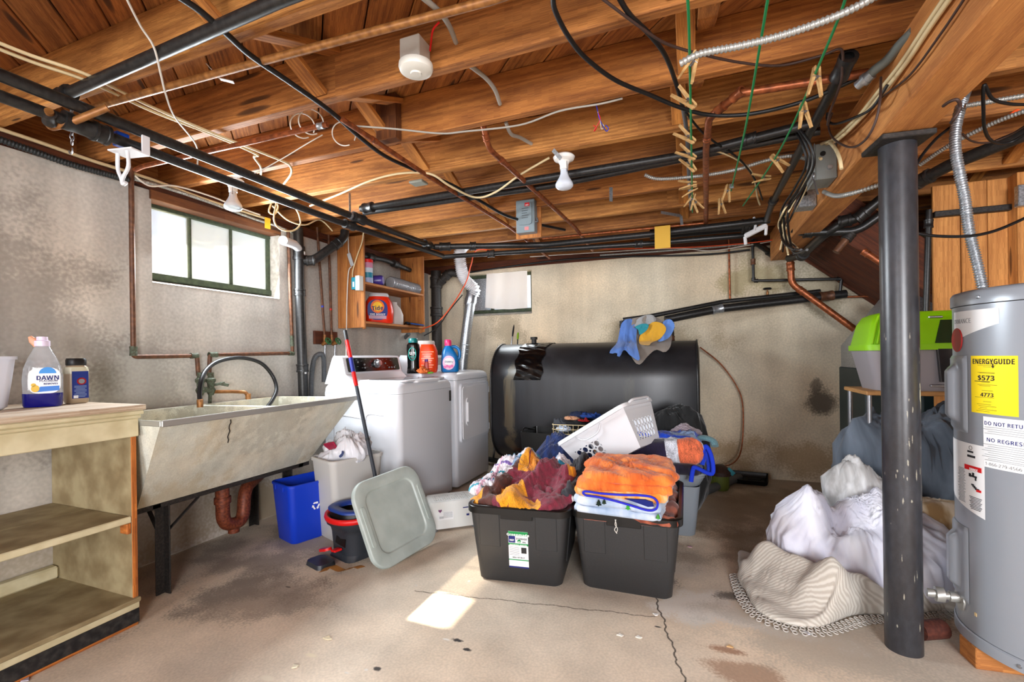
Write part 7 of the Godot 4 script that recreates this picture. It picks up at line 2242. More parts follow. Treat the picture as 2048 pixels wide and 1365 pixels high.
	wire("cream_cable", "curl of cream cable beside the yellow tag", "cable", M.creamwire, 0.0055, [[542, 408, 0, -2.55], [538, 424, 0, -2.55], [550, 428, 0, -2.55], [556, 412, 0, -2.55], [545, 400, 0, -2.55]])
	for k in 3:
		wire("wire_coil", ["thin white wire coil hung by the diagonal bracing, left", "thin white wire coil hung by the diagonal bracing, middle", "thin white wire coil hung by the diagonal bracing, right"][k], "wire", M.whitewire, 0.0028, Array(arc(fy([605, 622, 688][k], [252, 244, 268][k], 2.16), V3(0.05, 0, -0.02), V3(0.01, 0.045, 0.02), -0.6, TAU - 1.2, 14)))
	# cluster at the back right and the beam
	var bx := 0.642
	for k in 2: wire("cream_cable", ["cream cable along the left face of the beam, upper of a pair", "cream cable along the left face of the beam, lower of a pair"][k], "cable", M.creamwire, 0.0075, [fx(1895 + 12 * k, -12, bx), fx(1850 + 10 * k, 55, bx), fx(1800 + 10 * k, 130, bx), fx(1752 + 10 * k, 190, bx - 0.01), fx(1715 + 8 * k, 235, bx - 0.02), fx(1668 + 10 * k, 278, bx - 0.03), fx(1652, 288, bx - 0.03)])
	wire("brown_wire", "thin brown wire along the left face of the beam", "wire", M.brownwire, 0.0035, [fx(1935, -12, bx), fx(1880, 70, bx), fx(1820, 150, bx), fx(1770, 190, bx), fx(1740, 215, bx)])
	wire("brown_wire", "purple-brown wire hanging in a long loop before the grey boxes", "wire", M.brownwire, 0.004, [fx(1762, 155, 0.60), fx(1760, 200, 0.58), fx(1752, 240, 0.57), fx(1735, 275, 0.56), fx(1712, 293, 0.56), fx(1690, 292, 0.56), fx(1665, 275, 0.56), fx(1657, 250, 0.56), fx(1665, 225, 0.57)])
	wire("black_cable", "black cable curling from the beam past the grey boxes", "cable", M.blackwire, 0.005, [fx(1775, 170, 0.62), fx(1745, 215, 0.60), fx(1710, 235, 0.58), fx(1670, 248, 0.57), fx(1655, 240, 0.57), fx(1655, 225, 0.57)])
	wire("cream_cable", "cream cable stub bending over the larger grey box, left", "cable", M.creamwire, 0.007, [fx(1660, 283, 0.60), fx(1640, 290, 0.59), fx(1632, 308, 0.585), fx(1642, 318, 0.585)])
	wire("cream_cable", "cream cable stub bending over the larger grey box, right", "cable", M.creamwire, 0.007, [fx(1658, 283, 0.60), fx(1672, 300, 0.585), fx(1680, 320, 0.575), fx(1683, 338, 0.575)])
	for k in 8:
		var o := k * 5.0
		wire("wire_bundle", ["cream", "black", "brown", "pale"][k % 4] + " loose wire in the tangle below the grey boxes, " + ["first", "second", "third", "fourth", "fifth", "sixth", "seventh", "last"][k] + " from the right", "wire", [M.creamwire, M.blackwire, M.brownwire, M.creamwire][k % 4], 0.0045, [fx(1628 - o * 0.5, 330 + o, 0.60), fx(1615 - o * 0.9, 372 + o * 0.8, 0.58 - 0.01 * k), fx(1590 - o * 0.7, 420 + 6 * sin(k * 2.0), 0.52 - 0.01 * k), fx(1572 - o * 0.4, 455 + 8 * sin(k * 1.3), 0.50), fx(1560 + o * 1.1, 500 + 10 * sin(k * 2.7), 0.48)], "tangle of thin wires below the grey boxes")
	for k in 3:
		wire("black_cable", ["thick black cable drooping into the pipe cluster, left of three", "thick black cable drooping into the pipe cluster, middle of three", "thick black cable drooping into the pipe cluster, right of three"][k], "cable", M.blackwire, 0.0055, [fx(1585 + 8 * k, 252 + 4 * k, 0.45), fx(1605 + 8 * k, 290, 0.48), fx(1612 + 8 * k, 330, 0.50), fx(1590 + 8 * k, 375, 0.50), fx(1562 + 7 * k, 425, 0.48), fx(1565 + 10 * k, 480 + 10 * k, 0.46), fx(1590 + 12 * k, 500, 0.44)])
	wire("black_cable", "black cable sagging under the back joists beside the copper pipe", "cable", M.blackwire, 0.005, [[1372, 225, 1, 2.12], [1400, 260, 1, 2.1], [1430, 285, 1, 2.1], [1480, 320, 1, 2.09], [1510, 360, 1, 2.07], [1525, 400, 1, 2.05]])
	wire("cream_cable", "cream cable arching under the back joists behind the second clothesline", "cable", M.creamwire, 0.005, [[1410, 298, 1, 2.11], [1450, 308, 1, 2.1], [1490, 330, 1, 2.09], [1508, 355, 1, 2.08], [1515, 395, 1, 2.06], [1520, 410, 1, 2.05]])
	wire("cord", "orange cord lying along the back wall under the black pipes", "cord", M.orange, 0.005, [fz(1110, 493, -4.4), fz(1200, 498, -4.4), fz(1300, 497, -4.45), fz(1400, 494, -4.45), fz(1500, 486, -4.45), fz(1560, 478, -4.4)])
	wire("white_wire", "white wire sagging along the top of the back wall", "wire", M.whitewire, 0.0045, [fz(1060, 514, -4.5), fz(1200, 505, -4.5), fz(1350, 497, -4.5), fz(1420, 502, -4.5), fz(1490, 492, -4.5), fz(1560, 480, -4.5)])
	wire("armored_cable", "armoured cable along the top of the back wall", "armoured cable", M.bx, 0.009, [fz(1200, 511, -4.55), fz(1330, 502, -4.55), fz(1420, 495, -4.55), fz(1500, 488, -4.55)], "", 0.012)
	wire("black_cable", "black cable along the top edge of the back wall", "cable", M.blackwire, 0.009, [fz(940, 545, -4.55), fz(1080, 525, -4.55), fz(1200, 515, -4.55), fz(1400, 510, -4.55), fz(1500, 500, -4.55)])
	# right of the beam
	wire("flex_conduit", "silver flexible conduit rising from the water heater top to the beam", "conduit", M.galv, 0.0175, [dp(1972, 600, 1.86), dp(1966, 578, 1.86), dp(1955, 530, 1.86), dp(1938, 460, 1.87), dp(1930, 400, 1.88), dp(1920, 350, 1.89), dp(1911, 300, 1.90), dp(1912, 255, 1.91), dp(1924, 205, 1.92), dp(1932, 180, 1.95)], "", 0.0105)
	wire("black_cable", "black cable hanging in a big loop in front of the column top", "cable", M.blackwire, 0.006, [dp(1905, 252, 1.95), dp(1870, 280, 1.95), dp(1835, 325, 1.92), dp(1808, 390, 1.90), dp(1803, 430, 1.88), dp(1815, 455, 1.87), dp(1850, 470, 1.86), dp(1930, 473, 1.85), dp(1990, 462, 1.85), dp(2060, 432, 1.85)])
	wire("black_cable", "black cable looping behind the silver conduit at the right", "cable", M.blackwire, 0.006, [[2060, 209, 1, 2.06], [2020, 208, 1, 2.06], [1985, 198, 1, 2.07], [1968, 170, 1, 2.1], [1967, 220, 1, 2.04], [1970, 260, 1, 2.0], [1985, 283, 1, 1.98], [2020, 285, 1, 1.98], [2060, 262, 1, 2.0]])
	wire("brown_wire", "brown wire sagging behind the silver conduit", "wire", M.brownwire, 0.004, [[1925, 268, 1, 2.04], [1945, 283, 1, 2.03], [1980, 285, 1, 2.03], [2020, 270, 1, 2.04], [2060, 245, 1, 2.05]])
	wire("armored_cable", "spiral armoured cable at the upper right edge, upper of two", "armoured cable", M.bx, 0.009, [[1930, 212, 1, 2.10], [2000, 200, 1, 2.10], [2070, 188, 1, 2.10]], "", 0.011)
	wire("armored_cable", "spiral armoured cable at the upper right edge, lower of two", "armoured cable", M.bx, 0.009, [[1840, 330, 1, 2.05], [1900, 290, 1, 2.08], [1990, 245, 1, 2.1], [2070, 215, 1, 2.1]], "", 0.011)
	wire("beam_hook", "bent wire hook screwed into the beam beside the silver conduit", "hook", M.brownwire, 0.005, [fy(1887, 212, 1.90), fy(1900, 203, 1.89), fy(1915, 200, 1.885), fy(1920, 215, 1.87), fy(1908, 238, 1.84), fy(1902, 245, 1.85)])
	var cap := thing("wire_connector", "orange wire connector on a cable at the upper right edge", "connector", dp(2035, 220, 2.0))
	var m := mb()
	m.tube(PV3([dp(2022, 228, 2.0), dp(2034, 220, 2.0), dp(2050, 216, 2.0)]), 0.008, 8, true, PackedFloat32Array([0.6, 1.0, 1.1]))
	part("connector_body", m, M.orange, cap)
	for k in 3:
		var at := fy([1188, 1203, 1212][k], [262, 258, 262][k], 2.08)
		wire("wire_tail", ["red", "white", "blue"][k] + " thin wire tail hanging in a small tangle from the pale sagging wire", "wire", [M.red, M.whitewire, M.blue][k], 0.002, [fy(1192, 208, 2.13), fy(1196, 225, 2.11), fy(1200, 240, 2.09), at, at + V3(0.01, 0.01, 0.0), at + V3(0.0, 0.02, 0.01)], "tangle of wire tails under the fourth joist")

func build_lines() -> void:
	# three green clotheslines running towards the back, with wooden pins
	var L := [[[1374, -20], [1378, 60], [1382, 250], [1385, 425]], [[1540, -30], [1520, 90], [1490, 260], [1462, 382]], [[1700, -30], [1655, 90], [1560, 300], [1486, 412]]]
	var lab := ["green clothesline running back under the joists, leftmost of three", "green clothesline running back under the joists, middle of three", "green clothesline running back under the joists, rightmost of three"]
	for k in 3:
		var pts := []
		for i in 4: pts.append([L[k][i][0], L[k][i][1], 1, [2.05, 2.045, 2.04, 2.05][i]])
		wire("clothesline", lab[k], "clothesline", M.green, 0.0042, pts)
	var pin := thing("clothespin", "", "clothespin", Vector3.ZERO)
	var w := tri3(mottle(171, C4(0.66, 0.50, 0.30), C4(0.82, 0.67, 0.44), 0.03, 1.5), 4.0, 0.7)
	for s in [-1, 1]:
		var m := mb()
		m.prism(PV2([V2(0.002, 0.012), V2(0.004, 0.008), V2(0.0035, -0.012), V2(0.016, -0.06), V2(0.021, -0.06), V2(0.012, -0.01), V2(0.009, 0.018), V2(0.004, 0.022)] if s > 0 else [V2(-0.002, 0.012), V2(-0.004, 0.022), V2(-0.009, 0.018), V2(-0.012, -0.01), V2(-0.021, -0.06), V2(-0.016, -0.06), V2(-0.0035, -0.012), V2(-0.004, 0.008)]), T3(Basis.IDENTITY, V3(0, 0, -0.005)), 0.010)
		part("wooden_leg", m, w, pin)
	var sm := mb()
	sm.tube(PV3([V3(0, -0.012, -0.009), V3(0, -0.012, 0.009)]), 0.004, 8)
	sm.tube(PV3([V3(-0.011, -0.010, 0.006), V3(0, -0.008, 0.007), V3(0.011, -0.010, 0.006)]), 0.0012, 5)
	part("spring", sm, M.steel, pin)
	# [px, py, height, turn in the picture plane, label]
	var P := [[1388, 118, 2.05, 22, "wooden clothespin nearest the viewer on the leftmost clothesline"], [1380, 206, 2.045, 130, "wooden clothespin at the black cable on the leftmost clothesline"], [1380, 278, 2.045, 125, "wooden clothespin third from the viewer on the leftmost clothesline"], [1382, 312, 2.045, 120, "wooden clothespin fourth from the viewer on the leftmost clothesline"], [1384, 335, 2.045, 140, "wooden clothespin fifth from the viewer on the leftmost clothesline"], [1384, 368, 2.05, 85, "upper level wooden clothespin of the cluster at the far end of the leftmost clothesline"], [1386, 378, 2.05, 70, "lower level wooden clothespin of the cluster at the far end of the leftmost clothesline"], [1385, 395, 2.05, 25, "wooden clothespin hanging down at the far end of the leftmost clothesline"], [1388, 402, 2.05, -35, "last wooden clothespin at the far end of the leftmost clothesline"],
		[1632, 148, 2.045, 4, "upper of two hanging wooden clothespins on the rightmost clothesline"], [1607, 218, 2.045, -6, "lower of two hanging wooden clothespins on the rightmost clothesline"], [1550, 318, 2.045, -48, "slanted wooden clothespin on the rightmost clothesline before the black pipe"], [1532, 356, 2.045, 88, "level wooden clothespin on the rightmost clothesline"], [1455, 378, 2.05, 8, "wooden clothespin beside the metal clip on the middle clothesline"], [1441, 405, 2.05, -8, "wooden clothespin hanging lowest at the end of the middle clothesline"]]
	var tags := ["wooden clothespins on the green clotheslines"]
	for i in P.size():
		var o: Node3D = pin if i == 0 else pin.duplicate()
		if i > 0:
			o.name = numbered("clothespin")
			add_child(o)
		var d := Basis(look.x, look.y, look.z) * Basis(Vector3.BACK, deg_to_rad(-P[i][3]))
		var at := fy(P[i][0], P[i][1], P[i][2])
		var far := clampf(at.distance_to(EYE) / 2.2, 0.8, 1.0)
		o.transform = T3(d.scaled(Vector3.ONE * 1.22), at)
		tag(o, P[i][4], "clothespin", tags[0])

# ---------- fittings and small things ----------
func bulb(at: Vector3, label: String, glass: Material) -> void:
	var n := thing("light_bulb", label, "light bulb", at)
	var m := mb()
	m.lathe(PV2([V2(0, 0.035), V2(0.05, 0.035), V2(0.056, 0.028), V2(0.05, 0.015), V2(0.03, 0.006), V2(0.022, -0.012), V2(0.021, -0.035), V2(0.0, -0.035)]), T3(Basis.IDENTITY, at), 28)
	part("lampholder", m, M.porcelain, n)
	m = mb()
	m.lathe(PV2([V2(0.0, -0.137), V2(0.02, -0.136), V2(0.036, -0.131), V2(0.045, -0.121), V2(0.046, -0.112), V2(0.040, -0.098), V2(0.028, -0.078), V2(0.020, -0.060), V2(0.0175, -0.036), V2(0, -0.034)]), T3(Basis.IDENTITY, at), 28)
	part("bulb_glass", m, glass, n)
	m = mb()
	m.tube(PV3([at + V3(0.02, 0.0, 0.02), at + V3(0.022, -0.05, 0.022)]), 0.0015, 5)
	m.lathe(PV2([V2(0, -0.056), V2(0.003, -0.054), V2(0.003, -0.05), V2(0, -0.048)]), T3(Basis.IDENTITY, at + V3(0.022, 0, 0.022)), 8)
	part("pull_chain", m, M.steel, n)

func build_fittings() -> void:
	var cg := mat(C4(0.86, 0.9, 0.93), 0.05)
	cg.metallic = 0.35
	var clear := mat(C4(0.9, 0.93, 0.95, 0.35), 0.03)
	clear.transparency = BaseMaterial3D.TRANSPARENCY_ALPHA
	bulb(fy(1128, 326, 2.105), "unlit frosted reflector bulb in a white porcelain lampholder, nearer the middle of the ceiling", mat(C4(0.83, 0.86, 0.9), 0.12))
	bulb(fy(466, 372, 2.08), "unlit clear reflector bulb in a porcelain lampholder above the left window", cg)
	var m: MB
	# white bell on the joist
	var c := fz(832, 140, -1.40)
	var n := thing("alarm_bell", "white round bell under a square box on the second joist", "bell", c)
	m = mb()
	m.abox(c + V3(-0.048, 0.012, -0.045), c + V3(0.032, 0.105, 0.03), 0.004)
	part("bell_box", m, mat(C4(0.78, 0.76, 0.72), 0.5), n)
	m = mb()
	m.lathe(PV2([V2(0, -0.018), V2(0.018, -0.017), V2(0.02, -0.012), V2(0.042, -0.012), V2(0.056, -0.004), V2(0.060, 0.006), V2(0.059, 0.018), V2(0, 0.02)]), T3(Basis.IDENTITY, c), 32)
	part("bell_dome", m, mat(C4(0.86, 0.85, 0.81), 0.35), n)
	# disconnect box on a board
	c = fz(1055, 437, -3.05)
	n = thing("switch_box", "grey electrical disconnect box on a board hung from a back joist", "electrical box", c + V3(0, 0, -0.03))
	m = mb()
	m.abox(c + V3(-0.093, -0.135, -0.035), c + V3(0.093, 0.14, -0.015), 0.003)
	part("backboard", m, M.pine, n)
	m = mb()
	m.abox(c + V3(-0.067, -0.11, -0.015), c + V3(0.067, 0.115, 0.05), 0.004)
	part("box_body", m, mat(C4(0.5, 0.55, 0.57), 0.4), n)
	m = mb()
	m.prism(rrect(0.10, 0.15, 0.02, 4), rect_frame(c + V3(0, 0.015, 0.05), Vector3.RIGHT, Vector3.UP), 0.012)
	part("cover", m, mat(C4(0.5, 0.55, 0.57), 0.35), n)
	for k in 2:
		m = mb()
		m.abox(c + [V3(0.002, 0.065, 0.062), V3(-0.005, -0.095, 0.05)][k], c + [V3(0.036, 0.088, 0.0632), V3(0.025, -0.072, 0.0512)][k], 0)
		part("warning_label", m, mat([C4(0.8, 0.08, 0.1), C4(0.8, 0.5, 0.5)][k], 0.5), n)
	letters("label_print", "OFF", 0.009, rect_frame(c + V3(0.019, 0.072, 0.0633), Vector3.RIGHT, Vector3.UP), M.paper, n)
	m = mb()
	for k in 5: m.abox(c + V3(-0.02, 0.05 - 0.016 * k, 0.062), c + V3(0.03 - 0.006 * (k % 3), 0.053 - 0.016 * k, 0.0628), 0)
	part("cover_print", m, M.darkgrey, n).set_meta("kind", "stuff")
	m = mb()
	m.tube(PV3([c + V3(0.067, -0.04, 0.03), c + V3(0.085, -0.04, 0.03), c + V3(0.085, -0.02, 0.05)]), 0.006, 8)
	part("handle", m, M.steel, n)
	# the two boxes on the beam
	for k in 2:
		c = fx([1666, 1630][k], [330, 398][k], 0.655)
		var s: Vector3 = [V3(0.09, 0.17, 0.15), V3(0.09, 0.10, 0.10)][k]
		n = thing("junction_box", ["larger grey metal junction box on the left face of the beam", "smaller bare metal switch box on the beam, with an eye hook above it"][k], "electrical box", c)
		m = mb()
		m.abox(V3(c.x - s.x, c.y - s.y / 2, c.z - s.z / 2), V3(c.x - 0.001, c.y + s.y / 2, c.z + s.z / 2), 0.004)
		part("box_body", m, [mat(C4(0.5, 0.52, 0.51), 0.45), M.galv][k], n)
		m = mb()
		m.abox(V3(c.x - s.x - 0.004, c.y - s.y / 2 - 0.003, c.z - s.z / 2 - 0.003), V3(c.x - s.x, c.y + s.y / 2 + 0.003, c.z + s.z / 2 + 0.003), 0.001)
		part("box_cover", m, [mat(C4(0.52, 0.54, 0.53), 0.45), M.steel][k], n)
		for q in 2:
			m = mb()
			m.lathe(PV2([V2(0, 0), V2(0.012, 0), V2(0.011, 0.006), V2(0, 0.006)]), T3(Basis(Vector3.RIGHT, PI / 2), V3(c.x - s.x * (0.35 + 0.3 * q), c.y - s.y * (0.2 - 0.4 * q), c.z + s.z / 2)), 10)
			part("knockout", m, [M.galv, M.black][q], n)
	m = MB.new(fx(1628, 352, 0.56))
	var e0 := fx(1627, 352, 0.555)
	m.tube(arc(e0, V3(0, 0.014, 0), V3(0, 0, 0.012), 0, TAU, 14), 0.0035, 6)
	m.tube(PV3([e0 + V3(0, -0.014, 0), fx(1636, 388, 0.555)]), 0.004, 6)
	solo("eye_hook", "steel eye hook hanging in front of the smaller metal box", "hook", m, M.steel)
	# white clamp on the back pipe
	c = fy(1510, 466, 1.97)
	n = thing("clamp", "white plastic clamp on the pipe cluster at the back", "clamp", c)
	m = mb()
	m.board(c + V3(-0.07, -0.03, 0.05), c + V3(0.07, 0.035, 0.05), Vector3.UP, 0.035, 0.03, 0.006)
	m.board(c + V3(-0.07, -0.03, 0.05), c + V3(-0.065, -0.09, 0.05), Vector3.RIGHT, 0.02, 0.025, 0.005)
	m.board(c + V3(0.065, 0.03, 0.05), c + V3(0.06, -0.035, 0.05), Vector3.RIGHT, 0.018, 0.025, 0.005)
	part("jaw", m, M.white, n)
	m = mb()
	m.tube(ease_curve([c + V3(-0.01, 0.0, 0.06), c + V3(0.0, 0.06, 0.05), c + V3(-0.01, 0.10, 0.04)], 6), 0.009, 8)
	part("lever", m, M.white, n)
	# yellow paper over the pipe, yellow tag by the window
	var a := fy(1310, 457, 2.055)
	var b := fy(1341, 454, 2.055)
	m = MB.new(a)
	m.board((a + b) / 2 + V3(0, 0.0, 0.045), (a + b) / 2 + V3(0, -0.165, 0.05), b - a, a.distance_to(b), 0.004, 0.001)
	m.board((a + b) / 2 + V3(0, 0.0, 0.045), (a + b) / 2 + V3(0, 0.005, -0.05), b - a, a.distance_to(b), 0.003, 0.001)
	solo("yellow_paper", "folded yellow paper hung over the black pipe at the back", "paper", m, mat(C4(0.80, 0.62, 0.22), 0.8))
	a = fx(535, 436, -2.72)
	m = MB.new(a)
	m.board(a, a + V3(0.0, -0.075, 0.0), V3(0.2, 0, -1), 0.04, 0.002, 0)
	solo("yellow_tag", "small yellow tag hanging from the cables above the left window", "tag", m, mat(C4(0.85, 0.68, 0.12), 0.7))
	# white plastic hanger clamp with a blue part on the outer pipe
	c = fy(258, 288, 1.97)
	n = thing("pipe_clip", "white and blue plastic hanger clip clamped on the outer black pipe", "clip", c)
	m = mb()
	m.box(T3(Basis(Vector3.UP, 0.2), c + V3(0, -0.035, 0)), V3(0.11, 0.006, 0.08), 0.002)
	m.board(c + V3(0.05, -0.04, -0.03), c + V3(0.05, 0.04, -0.03), Vector3.BACK, 0.03, 0.006, 0.002)
	part("clip_plate", m, M.white, n)
	m = mb()
	m.abox(c + V3(-0.05, -0.01, -0.015), c + V3(-0.02, 0.045, 0.03), 0.003)
	part("blue_block", m, mat(C4(0.02, 0.25, 0.65), 0.4), n)
	for k in 2:
		m = mb()
		var p0 := c + V3(-0.035 + 0.06 * k, -0.04, 0.02)
		m.tube(ease_curve([p0, p0 + V3(0.005 * k, -0.06, 0.0), p0 + V3(0.02 - 0.05 * k, -0.10, 0.0), p0 + V3(0.03 - 0.06 * k, -0.125, 0.0), p0 + V3(0.05 - 0.06 * k, -0.12, 0.0)], 6), 0.0075, 8, true, PackedFloat32Array(), false, 0.7)
		part("hook", m, M.white, n)
	# chain
	c = fy(143, 215, 2.05)
	m = MB.new(c)
	for k in 8:
		var p := c + V3(0, -0.018 * k, 0)
		m.tube(arc(p, V3(0, 0.012, 0), V3(0.006, 0, 0) if k % 2 else V3(0, 0, 0.006), 0, TAU, 10), 0.002, 5)
	m.tube(arc(c + V3(-0.008, -0.155, 0), V3(0.01, 0, 0), V3(0, -0.014, 0), -0.5, PI, 8), 0.0025, 5)
	solo("hanging_chain", "short silver chain with a hook hanging under the joists at the far left", "chain", m, M.steel)
	for k in 4:
		var q: Array = [[1222, 375, 1222, 403], [1322, 425, 1362, 432], [1362, 432, 1364, 450], [1106, 300, 1122, 318]][k]
		var y: float = [2.14, 2.13, 2.12, 2.14][k]
		a = fy(q[0], q[1], y)
		b = fy(q[2], q[3], y - (0.05 if k != 1 else 0.01))
		m = MB.new(a)
		m.board(a, b, V3(1, 0, 0.3) if k != 1 else V3(0, 1, 0), 0.02, 0.002, 0)
		solo("metal_strap", ["perforated metal strap hanging from a joist right of the bare bulb", "perforated metal strap lying level under the last joists", "perforated metal strap end bent down at the last joists", "perforated metal strap above the frosted bulb"][k], "strap", m, M.galv)
	# grey connector at the end of the thick grey tube under the joists
	wire("grey_tube", "thick grey flexible tube ending in a metal connector beside the beam", "conduit", mat(C4(0.42, 0.44, 0.42), 0.5), 0.016, [[1830, 60, 1, 2.12], [1800, 90, 1, 2.12], [1775, 120, 1, 2.11], [1752, 138, 1, 2.10], [1742, 148, 1, 2.095]])
	a = fy(1745, 147, 2.095)
	b = fy(1724, 164, 2.085)
	m = MB.new(a)
	m.lathe(PV2([V2(0.0, 0.0), V2(0.019, 0.0), V2(0.019, 0.02), V2(0.022, 0.02), V2(0.022, 0.032), V2(0.016, 0.034), V2(0.016, 0.055), V2(0.01, 0.055), V2(0.01, 0.04)]), along(a, b - a), 14)
	solo("tube_connector", "metal connector on the end of the thick grey tube", "connector", m, M.galv)
	m = MB.new(fy(1468, 378, 2.04))
	m.abox(fy(1459, 378, 2.04), fy(1459, 378, 2.04) + V3(0.022, 0.024, 0.01), 0.002)
	solo("line_clip", "small metal tightener at the far end of the middle clothesline", "clip", m, M.steel)
	var nn := thing("bulb_box", "white switch plate under a joist behind the black cable", "plate", fy(837, 366, 2.14))
	m = mb()
	m.box(T3(Basis.IDENTITY, fy(837, 366, 2.14)), V3(0.09, 0.015, 0.07), 0.004)
	part("plate_body", m, mat(C4(0.6, 0.62, 0.58), 0.5), nn)
	# pale metal plate on the plank wall stud
	c = fz(2044, 393, -3.50)
	m = MB.new(c)
	m.abox(c + V3(-0.03, -0.06, -0.01), c + V3(0.06, 0.06, 0.03), 0.003)
	solo("wall_box", "pale grey electrical box on the plank wall at the right edge", "electrical box", m, M.galv)

# a bottle body from stacked rounded sections [w, d, y, r]
func flask(m: MB, t: Transform3D, secs: Array) -> void:
	var rings := []
	for s in secs: rings.append(ring_at(rrect(s[0], s[1], minf(s[3], minf(s[0], s[1]) / 2 - 0.0005), 5), t * T3(Basis.IDENTITY, V3(s[4] if s.size() > 4 else 0.0, 0, 0)), s[2]))
	m.loft(rings)
func disc(m: MB, t: Transform3D, r: float, h := 0.001, seg := 24, squash := 1.0) -> void:
	m.lathe(PV2([V2(0, 0), V2(r, 0), V2(r, h), V2(0, h)]), t * T3(Basis(Vector3.RIGHT, PI / 2), Vector3.ZERO), seg, 35.0, squash)

func build_bottles() -> void:
	var m: MB
	# on the cabinet at the left
	var ty := 0.936
	var c := fx(86, 804, -2.5)
	c.y = ty
	var face := rad_to_deg(atan2(-c.x, -c.z)) - 8.0
	var t := yaw_at(c, face) * T3(Basis.from_scale(Vector3.ONE * 1.22), Vector3.ZERO)
	var n := thing("dish_soap", "clear dish soap bottle with blue liquid and a blue and white label", "bottle", c)
	var clear := mat(C4(0.9, 0.93, 0.97, 0.14), 0.06)
	clear.transparency = BaseMaterial3D.TRANSPARENCY_ALPHA
	m = mb()
	flask(m, t, [[0.09, 0.045, 0.0, 0.02], [0.096, 0.05, 0.006, 0.022], [0.098, 0.052, 0.06, 0.024], [0.100, 0.052, 0.09, 0.024], [0.092, 0.05, 0.13, 0.022], [0.07, 0.042, 0.165, 0.02], [0.048, 0.034, 0.19, 0.016], [0.036, 0.032, 0.205, 0.015]])
	part("bottle_body", m, clear, n)
	m = mb()
	flask(m, t, [[0.091, 0.046, -0.0002, 0.018], [0.097, 0.051, 0.006, 0.021], [0.0985, 0.0525, 0.045, 0.022]])
	part("liquid", m, mat(C4(0.05, 0.05, 0.42), 0.1), n, "dark blue liquid in the bottom")
	m = mb()
	m.lathe(PV2([V2(0, 0.204), V2(0.02, 0.204), V2(0.02, 0.222), V2(0.015, 0.224), V2(0.014, 0.236), V2(0.0, 0.237)]), t, 20)
	part("cap", m, mat(C4(0.88, 0.82, 0.9), 0.35), n)
	m = mb()
	flask(m, t * T3(Basis(Vector3.BACK, 0.5), V3(-0.012, 0.205, 0)), [[0.018, 0.014, 0.0, 0.006], [0.022, 0.016, 0.02, 0.006], [0.01, 0.01, 0.036, 0.004]])
	part("flip_cap", m, mat(C4(0.86, 0.6, 0.45), 0.4), n, "peach-coloured open flip cap")
	var lf := t * T3(Basis.IDENTITY, V3(0.008, 0.088, 0.0268))
	m = mb()
	m.prism(rrect(0.078, 0.086, 0.025, 5), lf, 0.0008)
	part("label", m, M.paper, n)
	m = mb()
	m.prism(PV2([V2(-0.02, -0.02), V2(0.036, -0.016), V2(0.036, 0.0), V2(-0.01, -0.002)]), lf * T3(Basis.IDENTITY, V3(0.0, -0.018, 0.0008)), 0.0006)
	part("label_band", m, mat(C4(0.05, 0.42, 0.78), 0.5), n)
	m = mb()
	m.prism(arc2(0.021, 12), lf * T3(Basis.IDENTITY, V3(0.008, 0.024, 0.0008)), 0.0006)
	part("label_arc", m, mat(C4(0.05, 0.5, 0.8), 0.5), n)
	letters("print", "DAWN", 0.014, lf * T3(Basis.IDENTITY, V3(0.008, 0.009, 0.001)), M.blueink, n, true, true, 0.0, 0.95)
	letters("print", "PLATINUM", 0.007, lf * T3(Basis.IDENTITY, V3(0.010, -0.001, 0.001)), M.blueink, n, false, true, 0.0, 0.95)
	letters("print", "REMOVES", 0.0055, lf * T3(Basis.IDENTITY, V3(0.015, -0.011, 0.001)), M.blueink, n, true, true, 0.0, 1.0)
	m = mb()
	disc(m, lf * T3(Basis.IDENTITY, V3(-0.022, -0.026, 0.0008)), 0.010, 0.0008, 16, 1.2)
	disc(m, lf * T3(Basis.IDENTITY, V3(-0.026, -0.014, 0.0008)), 0.006, 0.0008, 14)
	part("yellow_print", m, mat(C4(0.85, 0.68, 0.1), 0.5), n)
	c = fx(153, 798, -2.55)
	c.y = ty
	t = yaw_at(c, face + 22.0) * T3(Basis.from_scale(Vector3.ONE * 1.3), Vector3.ZERO)
	n = thing("brown_bottle", "half-full translucent bottle with black cap and blue label, right of the dish soap", "bottle", c)
	m = mb()
	flask(m, t, [[0.056, 0.04, 0.0, 0.014], [0.06, 0.044, 0.005, 0.016], [0.061, 0.045, 0.11, 0.016], [0.056, 0.042, 0.122, 0.016], [0.046, 0.038, 0.128, 0.016]])
	part("bottle_body", m, mat(C4(0.66, 0.58, 0.47), 0.3), n)
	m = mb()
	flask(m, t, [[0.0615, 0.0455, 0.100, 0.016], [0.0615, 0.0455, 0.111, 0.016], [0.057, 0.043, 0.1225, 0.016]])
	part("clear_top", m, mat(C4(0.78, 0.76, 0.66), 0.25), n)
	m = mb()
	flask(m, t, [[0.05, 0.042, 0.128, 0.018], [0.052, 0.044, 0.131, 0.018], [0.052, 0.044, 0.146, 0.018], [0.048, 0.04, 0.152, 0.018]])
	part("cap", m, M.black, n)
	lf = t * T3(Basis.IDENTITY, V3(0.004, 0.062, 0.0228))
	m = mb()
	m.box(lf, V3(0.043, 0.092, 0.0008), 0)
	part("label", m, mat(C4(0.03, 0.16, 0.48), 0.45), n)
	m = mb()
	for k in 8: m.box(lf * T3(Basis(Vector3.BACK, TAU * k / 8.0), V3(0.003, 0.012, 0.0006)), V3(0.024, 0.008, 0.0008), 0)
	part("red_burst", m, mat(C4(0.8, 0.13, 0.12), 0.5), n)
	m = mb()
	disc(m, lf * T3(Basis.IDENTITY, V3(0.003, 0.012, 0.001)), 0.008)
	part("badge", m, M.grey, n)
	m = mb()
